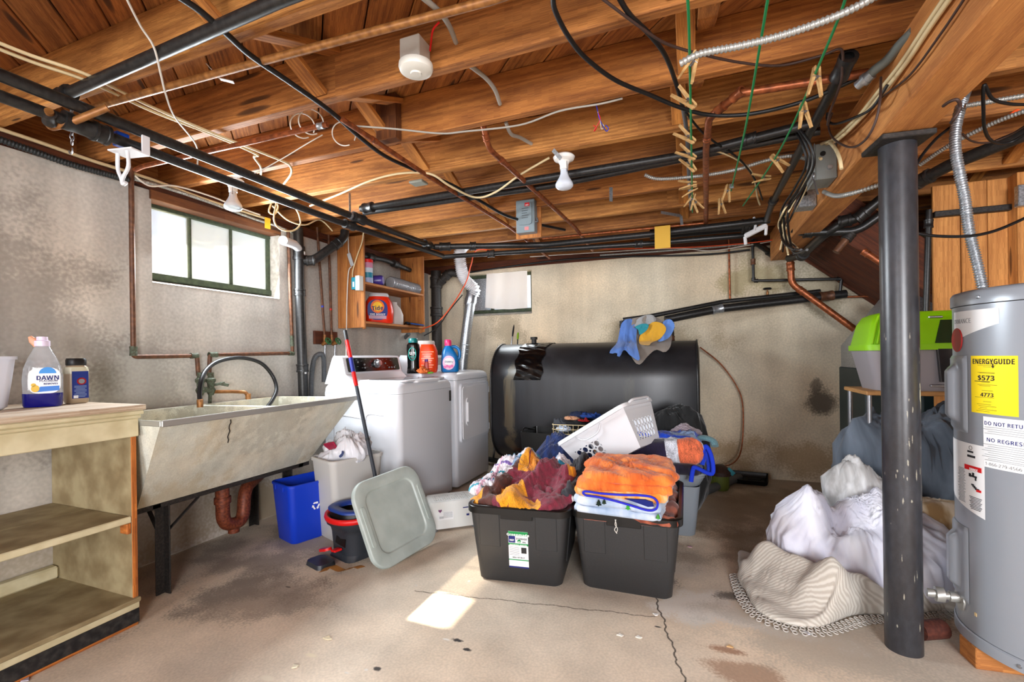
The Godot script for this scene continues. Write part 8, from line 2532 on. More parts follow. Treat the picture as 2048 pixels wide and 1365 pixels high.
	for k in 9: m.box(lf * T3(Basis.IDENTITY, V3(0.0, -0.004 - 0.0045 * k, 0.0006)), V3(0.032 - 0.008 * (k % 3 == 2 as int), 0.0012, 0.0006), 0)
	part("label_print", m, mat(C4(0.6, 0.68, 0.8), 0.6), n).set_meta("kind", "stuff")
	m = mb()
	m.box(lf * T3(Basis.IDENTITY, V3(-0.012, -0.040, 0.0006)), V3(0.012, 0.009, 0.0006), 0)
	part("barcode", m, M.paper, n)
	c = fy(-30, 806, ty)
	t = yaw_at(V3(-2.60, ty, -0.80), 0.0)
	n = thing("plastic_tub", "translucent white plastic tub at the left edge behind the dish soap", "tub", t.origin)
	m = mb()
	tub(m, t, 0.24, 0.36, 0.27, 0.40, 0.205, 0.03)
	m.loft([ring_at(rrect(0.28, 0.41, 0.035, 5), t, 0.195), ring_at(rrect(0.28, 0.41, 0.035, 5), t, 0.207)], false, false)
	part("tub_body", m, mat(C4(0.82, 0.83, 0.87), 0.35), n)
	# on the dryer
	var dy := 0.988
	c = V3(-2.06, dy, -3.60)
	var q := fx(827, 736, -2.06)
	c = V3(-2.06, dy, q.z)
	t = yaw_at(c, 38.0)
	n = thing("scent_bottle", "tall black laundry scent bottle with teal cap on the dryer", "bottle", c)
	m = mb()
	m.lathe(PV2([V2(0, 0), V2(0.05, 0), V2(0.053, 0.006), V2(0.046, 0.06), V2(0.047, 0.11), V2(0.053, 0.19), V2(0.05, 0.23), V2(0.036, 0.245), V2(0, 0.245)]), t, 28)
	part("bottle_body", m, M.blackgloss, n)
	m = mb()
	m.lathe(PV2([V2(0, 0.244), V2(0.036, 0.244), V2(0.037, 0.25), V2(0.036, 0.275), V2(0.033, 0.28), V2(0, 0.28)]), t, 24)
	part("cap", m, mat(C4(0.0, 0.42, 0.42), 0.35), n, "teal cap")
	m = mb()
	lf = t * T3(Basis.IDENTITY, V3(-0.012, 0.155, 0.0495))
	m.tube(arc(lf.origin, lf.basis.x * 0.028, lf.basis.y * 0.05, 0, TAU, 24), 0.0035, 6)
	part("teal_ring", m, mat(C4(0.1, 0.6, 0.55), 0.4), n)
	letters("print", "un", 0.028, lf * T3(Basis.IDENTITY, V3(0, 0.008, 0.002)), M.paper, n)
	m = mb()
	m.box(lf * T3(Basis.IDENTITY, V3(0, -0.022, 0.0)), V3(0.032, 0.014, 0.004), 0)
	part("teal_band", m, mat(C4(0.0, 0.42, 0.38), 0.4), n)
	q = fx(872, 740, -2.0)
	c = V3(-2.10, dy, q.z - 0.01)
	t = yaw_at(c, 30.0) * T3(Basis.from_scale(Vector3.ONE * 1.15), Vector3.ZERO)
	n = thing("detergent_tub", "orange laundry pod tub with a pale lid on the dryer", "tub", c)
	m = mb()
	flask(m, t, [[0.15, 0.12, 0.0, 0.04], [0.165, 0.13, 0.01, 0.05], [0.175, 0.14, 0.09, 0.055], [0.165, 0.135, 0.16, 0.055], [0.13, 0.12, 0.205, 0.05]])
	part("tub_body", m, mat(C4(0.92, 0.26, 0.03), 0.3), n)
	m = mb()
	flask(m, t, [[0.125, 0.115, 0.205, 0.055], [0.13, 0.12, 0.215, 0.056], [0.12, 0.11, 0.232, 0.05]])
	part("lid", m, mat(C4(0.8, 0.78, 0.75), 0.4), n)
	m = mb()
	for k in 8: m.box(t * T3(Basis.IDENTITY, V3(0.01, 0.15 - 0.016 * k, 0.0705)), V3(0.09 - 0.02 * (k % 3), 0.004, 0.001), 0)
	part("label_print", m, mat(C4(0.95, 0.75, 0.6), 0.6), n).set_meta("kind", "stuff")
	q = fx(900, 743, -1.93)
	c = V3(-1.93, dy, q.z + 0.0)
	t = yaw_at(c, 34.0) * T3(Basis.from_scale(Vector3.ONE * 1.12), Vector3.ZERO)
	n = thing("softener_bottle", "blue fabric softener jug with a pink cap and loop handle on the dryer", "bottle", c)
	m = mb()
	flask(m, t, [[0.125, 0.07, 0.0, 0.03], [0.135, 0.075, 0.008, 0.034], [0.138, 0.078, 0.05, 0.036], [0.13, 0.075, 0.11, 0.034], [0.105, 0.07, 0.15, 0.032, -0.008], [0.075, 0.06, 0.178, 0.028, -0.012], [0.05, 0.05, 0.195, 0.024, -0.012], [0.045, 0.045, 0.202, 0.022, -0.012]])
	m.tube(ease_curve([t * V3(0.012, 0.19, 0), t * V3(0.045, 0.19, 0), t * V3(0.072, 0.165, 0), t * V3(0.075, 0.12, 0), t * V3(0.06, 0.09, 0)], 8), 0.014, 10)
	var sb := mat(C4(0.02, 0.42, 0.68), 0.3)
	part("jug_body", m, sb, n)
	m = mb()
	m.lathe(PV2([V2(0, 0), V2(0.026, 0), V2(0.027, 0.02), V2(0.026, 0.042), V2(0.023, 0.046), V2(0, 0.046)]), t * T3(Basis.IDENTITY, V3(-0.012, 0.20, 0)), 20)
	part("cap", m, mat(C4(0.88, 0.16, 0.42), 0.35), n, "bright pink cap")
	lf = t * T3(Basis.IDENTITY, V3(-0.012, 0.07, 0.0395))
	m = mb()
	disc(m, lf, 0.047, 0.001, 26, 1.15)
	part("label", m, mat(C4(0.9, 0.74, 0.85), 0.5), n)
	m = mb()
	disc(m, lf * T3(Basis.IDENTITY, V3(0.0, 0.01, 0.0012)), 0.035, 0.0006, 22, 0.8)
	part("label_center", m, M.paper, n)
	letters("print", "Downy", 0.015, lf * T3(Basis.IDENTITY, V3(0, 0.008, 0.0018)), M.blueink, n, false)
	m = mb()
	for k in 4: disc(m, lf * T3(Basis.IDENTITY, V3(-0.03 + 0.018 * k, -0.032 + 0.006 * (k % 2), 0.001)), 0.011, 0.0012, 12)
	part("pink_print", m, mat(C4(0.9, 0.45, 0.68), 0.5), n).set_meta("kind", "stuff")
	q = fx(853, 738, -2.02)
	c = V3(-2.0, dy, fx(853, 736, -2.0).z)
	n = thing("stain_bottle", "small red and white bottle with a purple cap between the dryer bottles", "bottle", c)
	t = yaw_at(c, 30)
	m = mb()
	flask(m, t, [[0.035, 0.03, 0.0, 0.01], [0.036, 0.031, 0.08, 0.01], [0.026, 0.026, 0.092, 0.01]])
	part("bottle_body", m, mat(C4(0.75, 0.2, 0.13), 0.4), n)
	m = mb()
	m.lathe(PV2([V2(0, 0.092), V2(0.014, 0.092), V2(0.014, 0.112), V2(0, 0.113)]), t, 14)
	part("cap", m, mat(C4(0.35, 0.2, 0.55), 0.4), n)
	c = V3(-1.95, dy, fx(848, 737, -1.95).z)
	m = MB.new(c)
	var pts := []
	for k in 9: pts.append(V2(c.x, c.z) + V2(cos(TAU * k / 9.0) * (0.045 + 0.012 * sin(k * 2.6)), sin(TAU * k / 9.0) * (0.05 + 0.01 * cos(k * 3.1))))
	blob(m, closed_outline(pts, 60), dy, hills(0.02, [[c.x - 0.01, c.z, 0.03, 0.03]], []), 0.012, 0.02, 16.0, 92, 0.4, 1.5, 0.5, 10)
	solo("work_glove", "crumpled orange-brown glove on the front of the dryer top", "glove", m, mat(C4(0.72, 0.34, 0.1), 0.85))
	m = MB.new(c + V3(0.05, 0, 0.0))
	m.abox(c + V3(0.035, 0.0, -0.045), c + V3(0.06, 0.012, 0.01), 0.005)
	solo("lime_tag", "small lime green plastic piece beside the glove on the dryer", "plastic piece", m, mat(C4(0.4, 0.8, 0.05), 0.5))
	# in the wall cabinet
	var s1 := 1.425
	var s2 := 1.755
	c = V3(-2.61, s1, fx(755, 646, -2.60).z - 0.035)
	t = yaw_at(c, 46.0) * T3(Basis.from_scale(Vector3.ONE * 1.15), Vector3.ZERO)
	n = thing("detergent_tub", "orange laundry pod tub with a blue bullseye label in the wall cabinet", "tub", c)
	m = mb()
	flask(m, t, [[0.19, 0.12, 0.0, 0.05], [0.215, 0.13, 0.012, 0.06], [0.225, 0.135, 0.10, 0.065], [0.20, 0.13, 0.165, 0.065], [0.15, 0.12, 0.205, 0.055]])
	part("tub_body", m, mat(C4(0.90, 0.17, 0.03), 0.3), n)
	m = mb()
	flask(m, t, [[0.15, 0.115, 0.205, 0.055], [0.155, 0.12, 0.215, 0.056], [0.14, 0.11, 0.232, 0.05]])
	part("lid", m, mat(C4(0.75, 0.75, 0.76), 0.4), n)
	lf = t * T3(Basis.IDENTITY, V3(-0.02, 0.10, 0.0665))
	m = mb()
	m.prism(rrect(0.15, 0.155, 0.06, 6), lf, 0.002)
	part("label", m, mat(C4(0.06, 0.18, 0.5), 0.4), n, "dark blue label")
	m = mb()
	disc(m, lf * T3(Basis.IDENTITY, V3(0, 0.025, 0.002)), 0.05, 0.001)
	part("orange_ring", m, mat(C4(0.95, 0.45, 0.02), 0.4), n)
	m = mb()
	disc(m, lf * T3(Basis.IDENTITY, V3(0, 0.025, 0.003)), 0.036, 0.001)
	part("yellow_ring", m, mat(C4(1.0, 0.78, 0.03), 0.4), n)
	letters("print", "Tide", 0.032, lf * T3(Basis(Vector3.BACK, 0.08), V3(0, 0.012, 0.004)), M.blueink, n, true, true, 0.0, 0.95)
	letters("print", "OXI BOOST", 0.015, lf * T3(Basis.IDENTITY, V3(0.0, -0.036, 0.002)), M.paper, n, true, true, 0.0, 1.05)
	m = mb()
	m.box(lf * T3(Basis.IDENTITY, V3(0.0, -0.057, 0.002)), V3(0.13, 0.024, 0.001), 0)
	part("label_band", m, mat(C4(0.75, 0.62, 0.7), 0.5), n)
	c = V3(-2.63, s1, fx(793, 646, -2.63).z)
	n = thing("white_jug", "plain white plastic jug behind the orange tub in the wall cabinet", "jug", c)
	t = yaw_at(c, 62)
	m = mb()
	flask(m, t, [[0.12, 0.09, 0.0, 0.04], [0.13, 0.10, 0.01, 0.045], [0.13, 0.10, 0.10, 0.045], [0.10, 0.08, 0.16, 0.035, -0.01], [0.05, 0.05, 0.195, 0.02, -0.02], [0.045, 0.045, 0.22, 0.02, -0.02]])
	part("jug_body", m, mat(C4(0.82, 0.8, 0.78), 0.4), n)
	c = V3(-2.55, s1, fx(826, 648, -2.55).z)
	n = thing("solar_panel", "small blue-framed dark panel lying with a black cord on the bottom shelf", "panel", c)
	m = mb()
	m.box(T3(Basis(Vector3.UP, 0.2) * Basis(Vector3.BACK, -0.15), c + V3(0.02, 0.018, 0)), V3(0.14, 0.012, 0.17), 0.003)
	part("frame", m, mat(C4(0.05, 0.3, 0.6), 0.4), n)
	m = mb()
	m.box(T3(Basis(Vector3.UP, 0.2) * Basis(Vector3.BACK, -0.15), c + V3(0.021, 0.0252, 0)), V3(0.12, 0.002, 0.15), 0.0)
	part("dark_face", m, M.blackgloss, n)
	m = mb()
	m.tube(ease_curve([c + V3(-0.03, 0.01, 0.10), c + V3(0.0, 0.03, 0.12), c + V3(0.03, 0.02, 0.10), c + V3(0.0, 0.012, 0.08), c + V3(-0.02, 0.03, 0.11)], 8), 0.007, 7)
	part("cord", m, M.blackwire, n)
	c = V3(-2.57, s2, fx(736, 562, -2.57).z)
	n = thing("wipes_tub", "tall blue and pink canister with a red lid on the upper cabinet shelf", "canister", c)
	for k in 4:
		m = mb()
		var ya: float = [0.0, 0.045, 0.09, 0.13][k]
		var yb: float = [0.0449, 0.0899, 0.1299, 0.175][k]
		m.lathe(PV2([V2(0, ya), V2(0.042, ya), V2(0.042, yb), V2(0, yb)]), yaw_at(c, 0), 20)
		part("color_band", m, mat([C4(0.6, 0.65, 0.8), C4(0.15, 0.5, 0.6), C4(0.75, 0.8, 0.85), C4(0.75, 0.5, 0.6)][k], 0.4), n)
	m = mb()
	m.lathe(PV2([V2(0, 0.1751), V2(0.044, 0.1751), V2(0.044, 0.20), V2(0.04, 0.205), V2(0, 0.205)]), yaw_at(c, 0), 20)
	part("lid", m, M.red, n, "red lid")
	c = V3(-2.60, s2 + 0.047, fx(752, 560, -2.60).z)
	var e := (V3(0.9, 0.05, -0.42)).normalized()
	n = thing("purple_jar", "purple clear-bottomed jar lying on its side on the upper cabinet shelf", "jar", c - V3(0, 0.047, 0))
	m = mb()
	m.lathe(PV2([V2(0, -0.07), V2(0.044, -0.07), V2(0.046, -0.06), V2(0.046, 0.05), V2(0.04, 0.062), V2(0.0, 0.064)]), along(c, e), 24)
	part("jar_body", m, mat(C4(0.28, 0.22, 0.55), 0.3), n)
	m = mb()
	m.lathe(PV2([V2(0, 0.0642), V2(0.038, 0.0632), V2(0.034, 0.068), V2(0, 0.066)]), along(c, e), 24)
	part("jar_base", m, mat(C4(0.6, 0.58, 0.75), 0.15), n)
	var fp := []
	for k in 7: fp.append(fx(780 + 10.0 * k, 562 + 3.2 * k + 2.0 * sin(k * 2.0), -2.60))
	var fl := []
	for p in fp: fl.append(V3(p.x, s2 + 0.056 - 0.004 * sin(p.z * 9.0), p.z))
	wire("foil_duct", "crumpled silver foil duct lying on the upper cabinet shelf", "duct", mat(C4(0.75, 0.76, 0.78), 0.25, 0.5), 0.052, fl, "", 0.009)
	# hung on the cabinet side
	c = fz(715, 568, -3.125)
	n = thing("teal_box", "small teal and white box on the front edge of the wall cabinet side", "box", c)
	m = mb()
	m.abox(c + V3(-0.035, -0.05, -0.012), c + V3(0.008, 0.05, 0.035), 0.002)
	part("teal_side", m, mat(C4(0.0, 0.50, 0.58), 0.5), n)
	m = mb()
	m.abox(c + V3(0.009, -0.06, -0.012), c + V3(0.05, 0.06, 0.04), 0.002)
	part("white_side", m, mat(C4(0.85, 0.85, 0.82), 0.5), n)
	m = mb()
	m.abox(c + V3(-0.02, -0.03, 0.0351), c + V3(-0.005, 0.012, 0.036), 0)
	part("barcode", m, M.paper, n)
	n = thing("extension_lead", "white cord with an inline switch hanging down the side of the wall cabinet", "cord", fz(700, 520, -3.12))
	m = mb()
	m.tube(ease_curve([fz(697, 450, -3.12), fz(697, 500, -3.125), fz(700, 508, -3.12)], 6), 0.0045, 7)
	m.tube(ease_curve([fz(703, 534, -3.115), fz(697, 545, -3.12), fz(694, 600, -3.125), fz(693, 660, -3.125), fz(692, 735, -2.95)], 6), 0.0045, 7)
	part("cord", m, M.whitewire, n)
	m = mb()
	var sa := fz(697, 507, -3.118)
	var sbb := fz(705, 532, -3.118)
	m.board(sa, sbb, Vector3.RIGHT, 0.032, 0.018, 0.005)
	part("switch_body", m, mat(C4(0.72, 0.73, 0.74), 0.4), n)
	wire("cream_cable", "cream cable running down the wall cabinet side to the teal box", "cable", M.creamwire, 0.0055, [fz(728, 445, -3.1), fz(725, 480, -3.12), fz(715, 510, -3.125), fz(706, 540, -3.13), fz(705, 555, -3.125)])
func arc2(r: float, n: int) -> PackedVector2Array:
	var out := PV2()
	for k in n + 1: out.append(V2(cos(PI * k / n), sin(PI * k / n)) * r)
	return out

func build_rest() -> void:
	var m: MB
	# cloths over the tank's fill pipe
	var z := -3.95
	var rag := func(called: String, label: String, poly: Array, material: Material, lift: float, amp: float, sd: int):
		var ns := cloth_noise(sd, 7.0)
		var pg := PV2()
		for p in poly: pg.append(V2(p[0], p[1]))
		pg = closed_outline(Array(pg), 48)
		var cen := Vector2.ZERO
		for p in pg: cen += p
		cen /= pg.size()
		var place := func(p: Vector2, side: float) -> Vector3:
			var base := fz(p.x, p.y, z)
			var y := base.y
			var dz := 0.0
			if y < 1.235: dz = 0.0
			# lies on the tank's round shoulder, hangs free above it
			var zz := -4.2 + sqrt(maxf(0.0, 0.34 * 0.34 - pow(maxf(0.0, minf(y, 1.225) - 0.8975), 2.0))) + lift
			zz = lerpf(zz, -4.16 + lift, smoothstep(1.17, 1.28, y))
			var w := fz(p.x, p.y, zz)
			var f := ns.get_noise_2d(w.x * 1.0, w.y * 0.45) * amp
			return w + V3(0, 0, f + side)
		m = MB.new(fz(cen.x, cen.y, -3.9))
		for s in [0.006, -0.008]:
			m.g += 1
			for r in 12:
				for i in pg.size():
					var j := (i + 1) % pg.size()
					var a0 := r / 12.0
					var a1 := (r + 1) / 12.0
					var P: Array = [place.call(cen.lerp(pg[i], a0), s), place.call(cen.lerp(pg[j], a0), s), place.call(cen.lerp(pg[j], a1), s), place.call(cen.lerp(pg[i], a1), s)]
					if s > 0: m.quad(P[0], P[3], P[2], P[1], V2(0, 0), V2(0, 1), V2(1, 1), V2(1, 0), m.g)
					else: m.quad(P[0], P[1], P[2], P[3], V2(0, 0), V2(1, 0), V2(1, 1), V2(0, 1), m.g)
		for i in pg.size():
			var j := (i + 1) % pg.size()
			m.quad(place.call(pg[i], 0.006), place.call(pg[i], -0.008), place.call(pg[j], -0.008), place.call(pg[j], 0.006))
		solo(called, label, "cloth", m, material)
	rag.call("taupe_cloth", "taupe cloth hanging in a point over the oil tank, under the other cloths", [[1238, 672], [1262, 640], [1310, 634], [1340, 660], [1342, 690], [1330, 705], [1312, 700], [1296, 712], [1277, 730], [1258, 705]], cloth_mat(mottle(181, C4(0.42, 0.38, 0.35), C4(0.58, 0.54, 0.50), 0.03, 1.5), 2.0), 0.012, 0.05, 93)
	rag.call("grey_cloth", "light grey cloth bunched over the pipe behind the blue cloth", [[1266, 648], [1285, 633], [1305, 631], [1312, 642], [1296, 650], [1275, 655]], cloth_mat(mottle(182, C4(0.5, 0.5, 0.5), C4(0.68, 0.68, 0.68), 0.05, 1.5), 2.0), 0.03, 0.04, 94)
	rag.call("blue_cloth", "light blue cloth draped over the oil tank pipe at the left of the yellow one", [[1243, 648], [1262, 638], [1273, 655], [1272, 680], [1280, 720], [1262, 712], [1248, 700], [1240, 713], [1235, 714], [1234, 706], [1222, 708], [1221, 702], [1234, 685]], cloth_mat(mottle(183, C4(0.24, 0.38, 0.66), C4(0.42, 0.56, 0.80), 0.03, 1.5), 2.0), 0.045, 0.05, 95)
	rag.call("blue_cloth", "light blue cloth bunched at the right of the yellow one over the tank pipe", [[1326, 645], [1340, 639], [1349, 650], [1345, 665], [1335, 678], [1318, 684], [1316, 676], [1328, 665]], cloth_mat(mottle(184, C4(0.26, 0.42, 0.70), C4(0.46, 0.6, 0.84), 0.03, 1.5), 2.0), 0.05, 0.04, 96)
	rag.call("yellow_cloth", "yellow cloth in the middle of the cloths draped over the oil tank", [[1300, 648], [1312, 644], [1328, 650], [1332, 662], [1320, 678], [1303, 686], [1298, 691], [1279, 688], [1280, 672], [1292, 662]], cloth_mat(mottle(185, C4(0.72, 0.52, 0.12), C4(0.86, 0.66, 0.2), 0.03, 1.5), 2.0), 0.065, 0.035, 97)
	rag.call("teal_cloth", "small teal cloth with a white edge between the blue and yellow cloths", [[1270, 654], [1285, 648], [1297, 650], [1294, 660], [1280, 670], [1276, 660]], cloth_mat(mottle(186, C4(0.08, 0.42, 0.47), C4(0.2, 0.58, 0.62), 0.05, 1.5), 2.0), 0.075, 0.02, 98)
	# white curtain over the small window
	var n := thing("window_curtain", "plain white cloth curtain hung over the small back window", "curtain", fz(1013, 520, BW - 0.03))
	m = mb()
	var rows := []
	for i in 14:
		var row := PV3()
		for j in 30:
			var u := j / 29.0
			var v := i / 13.0
			var px := lerpf(974.0, 1054.0, u) + (lerpf(-3.0, 0.0, u) * v)
			var p := fz(px, lerpf(526.0, 616.0 + 3.0 * sin(u * PI), v), BW - 0.02)
			row.append(p + V3(0, 0, 0.010 * sin(u * 17.0 + v) * (0.3 + v)))
		rows.append(row)
	m.grid(rows)
	var cm := mat(C4(0.90, 0.88, 0.86), 0.9)
	cm.backlight_enabled = true
	cm.backlight = C4(0.5, 0.49, 0.48)
	part("curtain_cloth", m, cm, n)
	# tools on the tank
	for k in 2:
		var a := fz([1023, 1035][k], 688, -4.28)
		var b := fz([1028, 1036][k], [650, 666][k], -4.33)
		n = thing(["paint_brush", "screwdriver"][k], ["thin black-tipped brush standing behind the tank top", "dark screwdriver with a lime green end behind the tank top"][k], ["brush", "screwdriver"][k], a)
		m = mb()
		m.tube(PV3([a - V3(0, 0.04, 0), a, a.lerp(b, 0.4)]), 0.007, 8)
		part("shaft", m, [M.steel, M.darkgrey][k], n)
		m = mb()
		m.tube(PV3([a.lerp(b, 0.38), a.lerp(b, 0.6), a.lerp(b, 0.85), b]), 0.01, 8, true, PackedFloat32Array([0.8, 1.1, 0.9, 0.3] if k == 0 else [0.9, 1.2, 1.1, 0.8]))
		part("grip", m, [M.black, mat(C4(0.45, 0.6, 0.05), 0.5)][k], n)
	# push broom behind the dryer
	n = thing("push_broom", "push broom with grey bristles on the floor between the dryer and oil tank", "broom", fy(992, 925, 0.0))
	m = mb()
	m.board(fy(972, 918, 0.05), fy(1010, 925, 0.05), Vector3.BACK, 0.07, 0.035, 0.006)
	part("broom_head", m, M.darkgrey, n)
	m = mb()
	m.board(fy(972, 918, 0.018), fy(1010, 925, 0.018), Vector3.BACK, 0.06, 0.036, 0.004)
	part("bristles", m, M.grey, n)
	m = mb()
	m.tube(PV3([fy(987, 915, 0.06), fz(990, 890, -4.05), fz(993, 800, -4.4)]), 0.011, 8)
	part("handle", m, M.steel, n)
	# beside the tote: pump, pipe and tray
	var c := fz(1440, 950, -4.15)
	n = thing("oil_filter", "rusty brown and green oil filter canister on the floor right of the tank", "canister", V3(c.x, 0, c.z))
	m = mb()
	m.lathe(PV2([V2(0, 0.0), V2(0.06, 0.0), V2(0.07, 0.02), V2(0.07, 0.12), V2(0.0, 0.12)]), T3(Basis.IDENTITY, V3(c.x, 0, c.z)), 20)
	part("canister_body", m, mat(C4(0.34, 0.38, 0.12), 0.6), n)
	m = mb()
	m.lathe(PV2([V2(0, 0.12), V2(0.085, 0.12), V2(0.085, 0.15), V2(0.06, 0.18), V2(0.03, 0.20), V2(0, 0.20)]), T3(Basis.IDENTITY, V3(c.x, 0, c.z)), 20)
	part("canister_cap", m, tri3(mottle(191, C4(0.13, 0.07, 0.05), C4(0.28, 0.15, 0.1), 0.06, 1.6), 4.0, 0.6), n)
	for k in 2:
		var a: Vector3 = [fy(1405, 985, 0.035), fy(1440, 958, 0.045)][k]
		var b: Vector3 = [fy(1478, 955, 0.035), fy(1495, 952, 0.045)][k]
		if k == 1: continue
		n = thing("grey_pipe", "short length of grey plastic pipe lying on the floor by the back wall", "pipe", a)
		m = mb()
		m.tube(PV3([a, b]), 0.034, 16, false)
		m.tube(PV3([b, a]), 0.029, 16, false)
		part("pipe", m, M.greyhose, n)
	c = fy(1500, 968, 0.0)
	n = thing("plastic_tray", "shallow black plastic tray on the floor by the back wall", "tray", c)
	m = mb()
	tub(m, T3(Basis(Vector3.UP, -0.12) * Basis(Vector3.RIGHT, 0.25), c + V3(0, 0.015, -0.02)), 0.26, 0.14, 0.28, 0.16, 0.05, 0.012)
	part("tray_body", m, M.black, n)
	m = MB.new(fz(1462, 935, -4.1))
	m.board(fz(1455, 938, -4.12), fz(1468, 950, -4.12), Vector3.UP, 0.035, 0.004, 0.001)
	solo("teal_tag", "small teal tag on the oil line by the floor", "tag", m, mat(C4(0.1, 0.5, 0.55), 0.6))
	# shelf with the pet carrier behind the column
	n = thing("wire_shelf", "wood-topped shelf unit with chrome posts behind the column", "shelf", V3(1.3, 0, -3.15))
	var sy := 0.905
	var sa := fz(1733, 783, -2.97)
	m = mb()
	m.abox(V3(sa.x, sy - 0.022, -3.36), V3(1.55, sy, -2.97), 0.004, V2(0.3, 0.1))
	part("shelf_board", m, tmat(wood_tex(201, C4(0.66, 0.46, 0.26), C4(0.86, 0.66, 0.42), 2, 512, 256), V2(0.5, 2.0), 0.6), n)
	for q in [[sa.x + 0.02, -3.0], [sa.x + 0.02, -3.32], [1.5, -3.0], [1.5, -3.32]]:
		m = mb()
		m.tube(PV3([V3(q[0], 0, q[1]), V3(q[0], sy - 0.022, q[1])]), 0.0125, 10)
		part("post", m, M.steel, n)
	m = mb()
	for zz in [-3.0, -3.32]: m.tube(PV3([V3(sa.x + 0.02, 0.2, zz), V3(1.5, 0.2, zz)]), 0.006, 6)
	part("rail", m, M.steel, n)
	# pet carrier
	var cc := V3((sa.x + 0.01 + 1.46) / 2, sy, -3.17)
	var ct := yaw_at(cc, 0)
	var cl := 1.46 - sa.x - 0.01
	n = thing("pet_carrier", "lime green and pale grey plastic pet carrier on the shelf behind the column", "pet carrier", cc)
	var pale := mat(C4(0.62, 0.60, 0.62), 0.5)
	var lime := mat(C4(0.60, 0.86, 0.04), 0.45)
	m = mb()
	rbody(m, ct, cl * 0.96, 0.34, 0.0, 0.215, 0.05, 0.0, 0.84)
	part("lower_shell", m, pale, n)
	m = mb()
	rbody(m, ct, cl, 0.37, 0.216, 0.245, 0.06, 0.0)
	m.loft([ring_at(rrect(cl * 0.97, 0.355, 0.055, 4), ct, 0.245), ring_at(rrect(cl * 0.88, 0.32, 0.05, 4), ct, 0.36), ring_at(rrect(cl * 0.80, 0.28, 0.05, 4), ct, 0.405), ring_at(rrect(cl * 0.70, 0.22, 0.05, 4), ct, 0.42)])
	part("upper_shell", m, lime, n)
	for k in 7:
		m = mb()
		var x := -cl * 0.5 + 0.02 + 0.022 * k
		m.tube(PV3([ct * V3(x + 0.005, 0.25, 0.178), ct * V3(x + 0.028, 0.36, 0.160), ct * V3(x + 0.045, 0.40, 0.142)]), 0.007, 6)
		part("shell_rib", m, lime, n)
	m = mb()
	m.loft([ring_at(rrect(0.24, 0.02, 0.008, 3), ct * T3(Basis.IDENTITY, V3(cl * 0.24, 0, 0.168)), 0.05), ring_at(rrect(0.27, 0.02, 0.008, 3), ct * T3(Basis.IDENTITY, V3(cl * 0.24, 0, 0.176)), 0.22)])
	part("door_panel", m, mat(C4(0.16, 0.15, 0.16), 0.25), n, "smoky dark door panel")
	m = mb()
	m.prism(PV2([V2(-0.14, 0), V2(0.14, 0), V2(0.11, 0.12), V2(-0.11, 0.12)]), ct * T3(Basis(Vector3.RIGHT, -0.17), V3(cl * 0.24, 0.25, 0.178)), 0.004)
	part("upper_grille", m, mat(C4(0.09, 0.2, 0.03), 0.4), n)
	for k in 6:
		m = mb()
		var x := cl * 0.24 + 0.0 + 0.024 * k
		m.tube(PV3([ct * V3(x, 0.36, 0.167), ct * V3(x + 0.02, 0.27, 0.184)]), 0.0035, 6)
		part("grille_bar", m, M.oldcopper, n)
	for k in 2:
		m = mb()
		m.box(ct * T3(Basis.IDENTITY, V3(cl * 0.02, [0.03, 0.385][k], [0.165, 0.152][k])), V3(0.06, 0.012, 0.02), 0.004)
		part("latch", m, M.steel, n)
	# furnace and its hood, mostly hidden
	c = V3(1.62, 0, -4.05)
	n = thing("furnace", "dark grey-green furnace cabinet with a sheet metal hood behind the pet carrier", "furnace", c)
	var fa := fz(1727, 760, -3.75)
	m = mb()
	m.abox(V3(fa.x, 0.0, -4.3), V3(fa.x + 0.75, 1.0, -3.72), 0.008)
	part("furnace_body", m, mat(C4(0.13, 0.19, 0.19), 0.5), n)
	m = mb()
	var h0 := fz(1704, 648, -3.9)
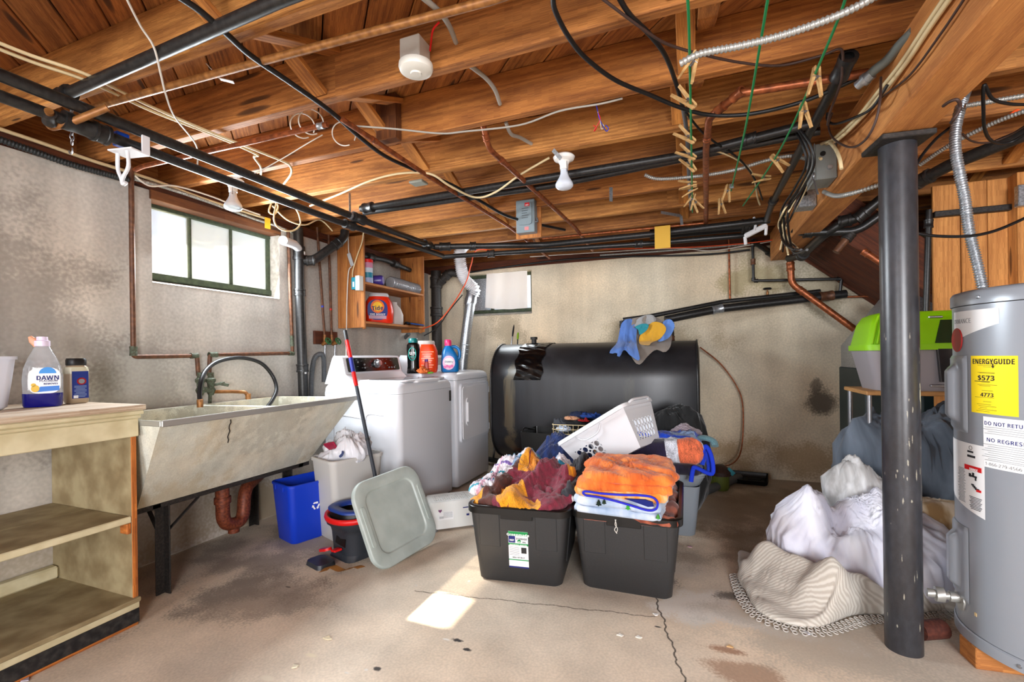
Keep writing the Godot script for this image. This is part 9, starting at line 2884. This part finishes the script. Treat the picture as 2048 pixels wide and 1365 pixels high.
	m.loft([ring_at(rrect(0.72, 0.45, 0.004, 2), yaw_at(V3(fa.x + 0.36, 0, -4.02), 0), 1.0), ring_at(rrect(0.72, 0.45, 0.004, 2), yaw_at(V3(fa.x + 0.36, 0, -4.02), 0), 1.16), ring_at(rrect(0.4, 0.25, 0.004, 2), yaw_at(V3(fa.x + 0.42, 0, -4.02), 0), 1.5)])
	part("hood", m, M.galv, n)
	# litter on the floor
	for q in [[655, 1278, "small cream paint flake on the floor in front of the sunlit patch", 0.016, C4(0.85, 0.8, 0.68)], [590, 1335, "pale paint flake near the bottom edge of the floor", 0.013, C4(0.86, 0.82, 0.72)], [1312, 1231, "crumpled white scrap where the floor cracks meet", 0.012, C4(0.88, 0.87, 0.85)], [635, 1072, "white paper scrap between the blue wastebasket and the trash bin", 0.028, C4(0.82, 0.8, 0.8)], [1240, 1272, "small white flake left of the long floor crack", 0.011, C4(0.88, 0.86, 0.82)], [1277, 1276, "second small white flake beside the long floor crack", 0.011, C4(0.88, 0.86, 0.82)], [45, 1358, "grey paper scrap at the foot of the open cabinet", 0.03, C4(0.66, 0.62, 0.66)], [1380, 1095, "pinkish paper scrap on the floor right of the totes", 0.014, C4(0.75, 0.6, 0.62)], [1615, 1268, "white care label of the throw lying on the floor", 0.018, C4(0.85, 0.85, 0.88)], [1460, 1295, "tan chip on the stained floor left of the column", 0.01, C4(0.8, 0.65, 0.45)]]:
		c = fy(q[0], q[1], 0.0)
		m = MB.new(c)
		var poly := PV2()
		for k in 7: poly.append(V2(cos(TAU * k / 7.0), sin(TAU * k / 7.0) * 0.7) * q[3] * (1.0 + 0.35 * sin(k * 2.9 + q[0])))
		m.prism(poly, T3(Basis(Vector3.RIGHT, -PI / 2), c + V3(0, 0.0005, 0)), 0.004)
		solo("paper_scrap", q[2], "scrap", m, mat(q[4], 0.8))
	n = thing("drain_elbow", "rusty red-brown clay pipe end on the floor beside the column", "pipe", fy(1855, 1265, 0.0))
	m = mb()
	m.tube(PV3([fy(1838, 1262, 0.04), fy(1885, 1258, 0.04)]), 0.035, 14)
	part("pipe", m, tri3(mottle(192, C4(0.25, 0.11, 0.08), C4(0.4, 0.2, 0.14), 0.05, 1.6), 4.0, 0.7), n)
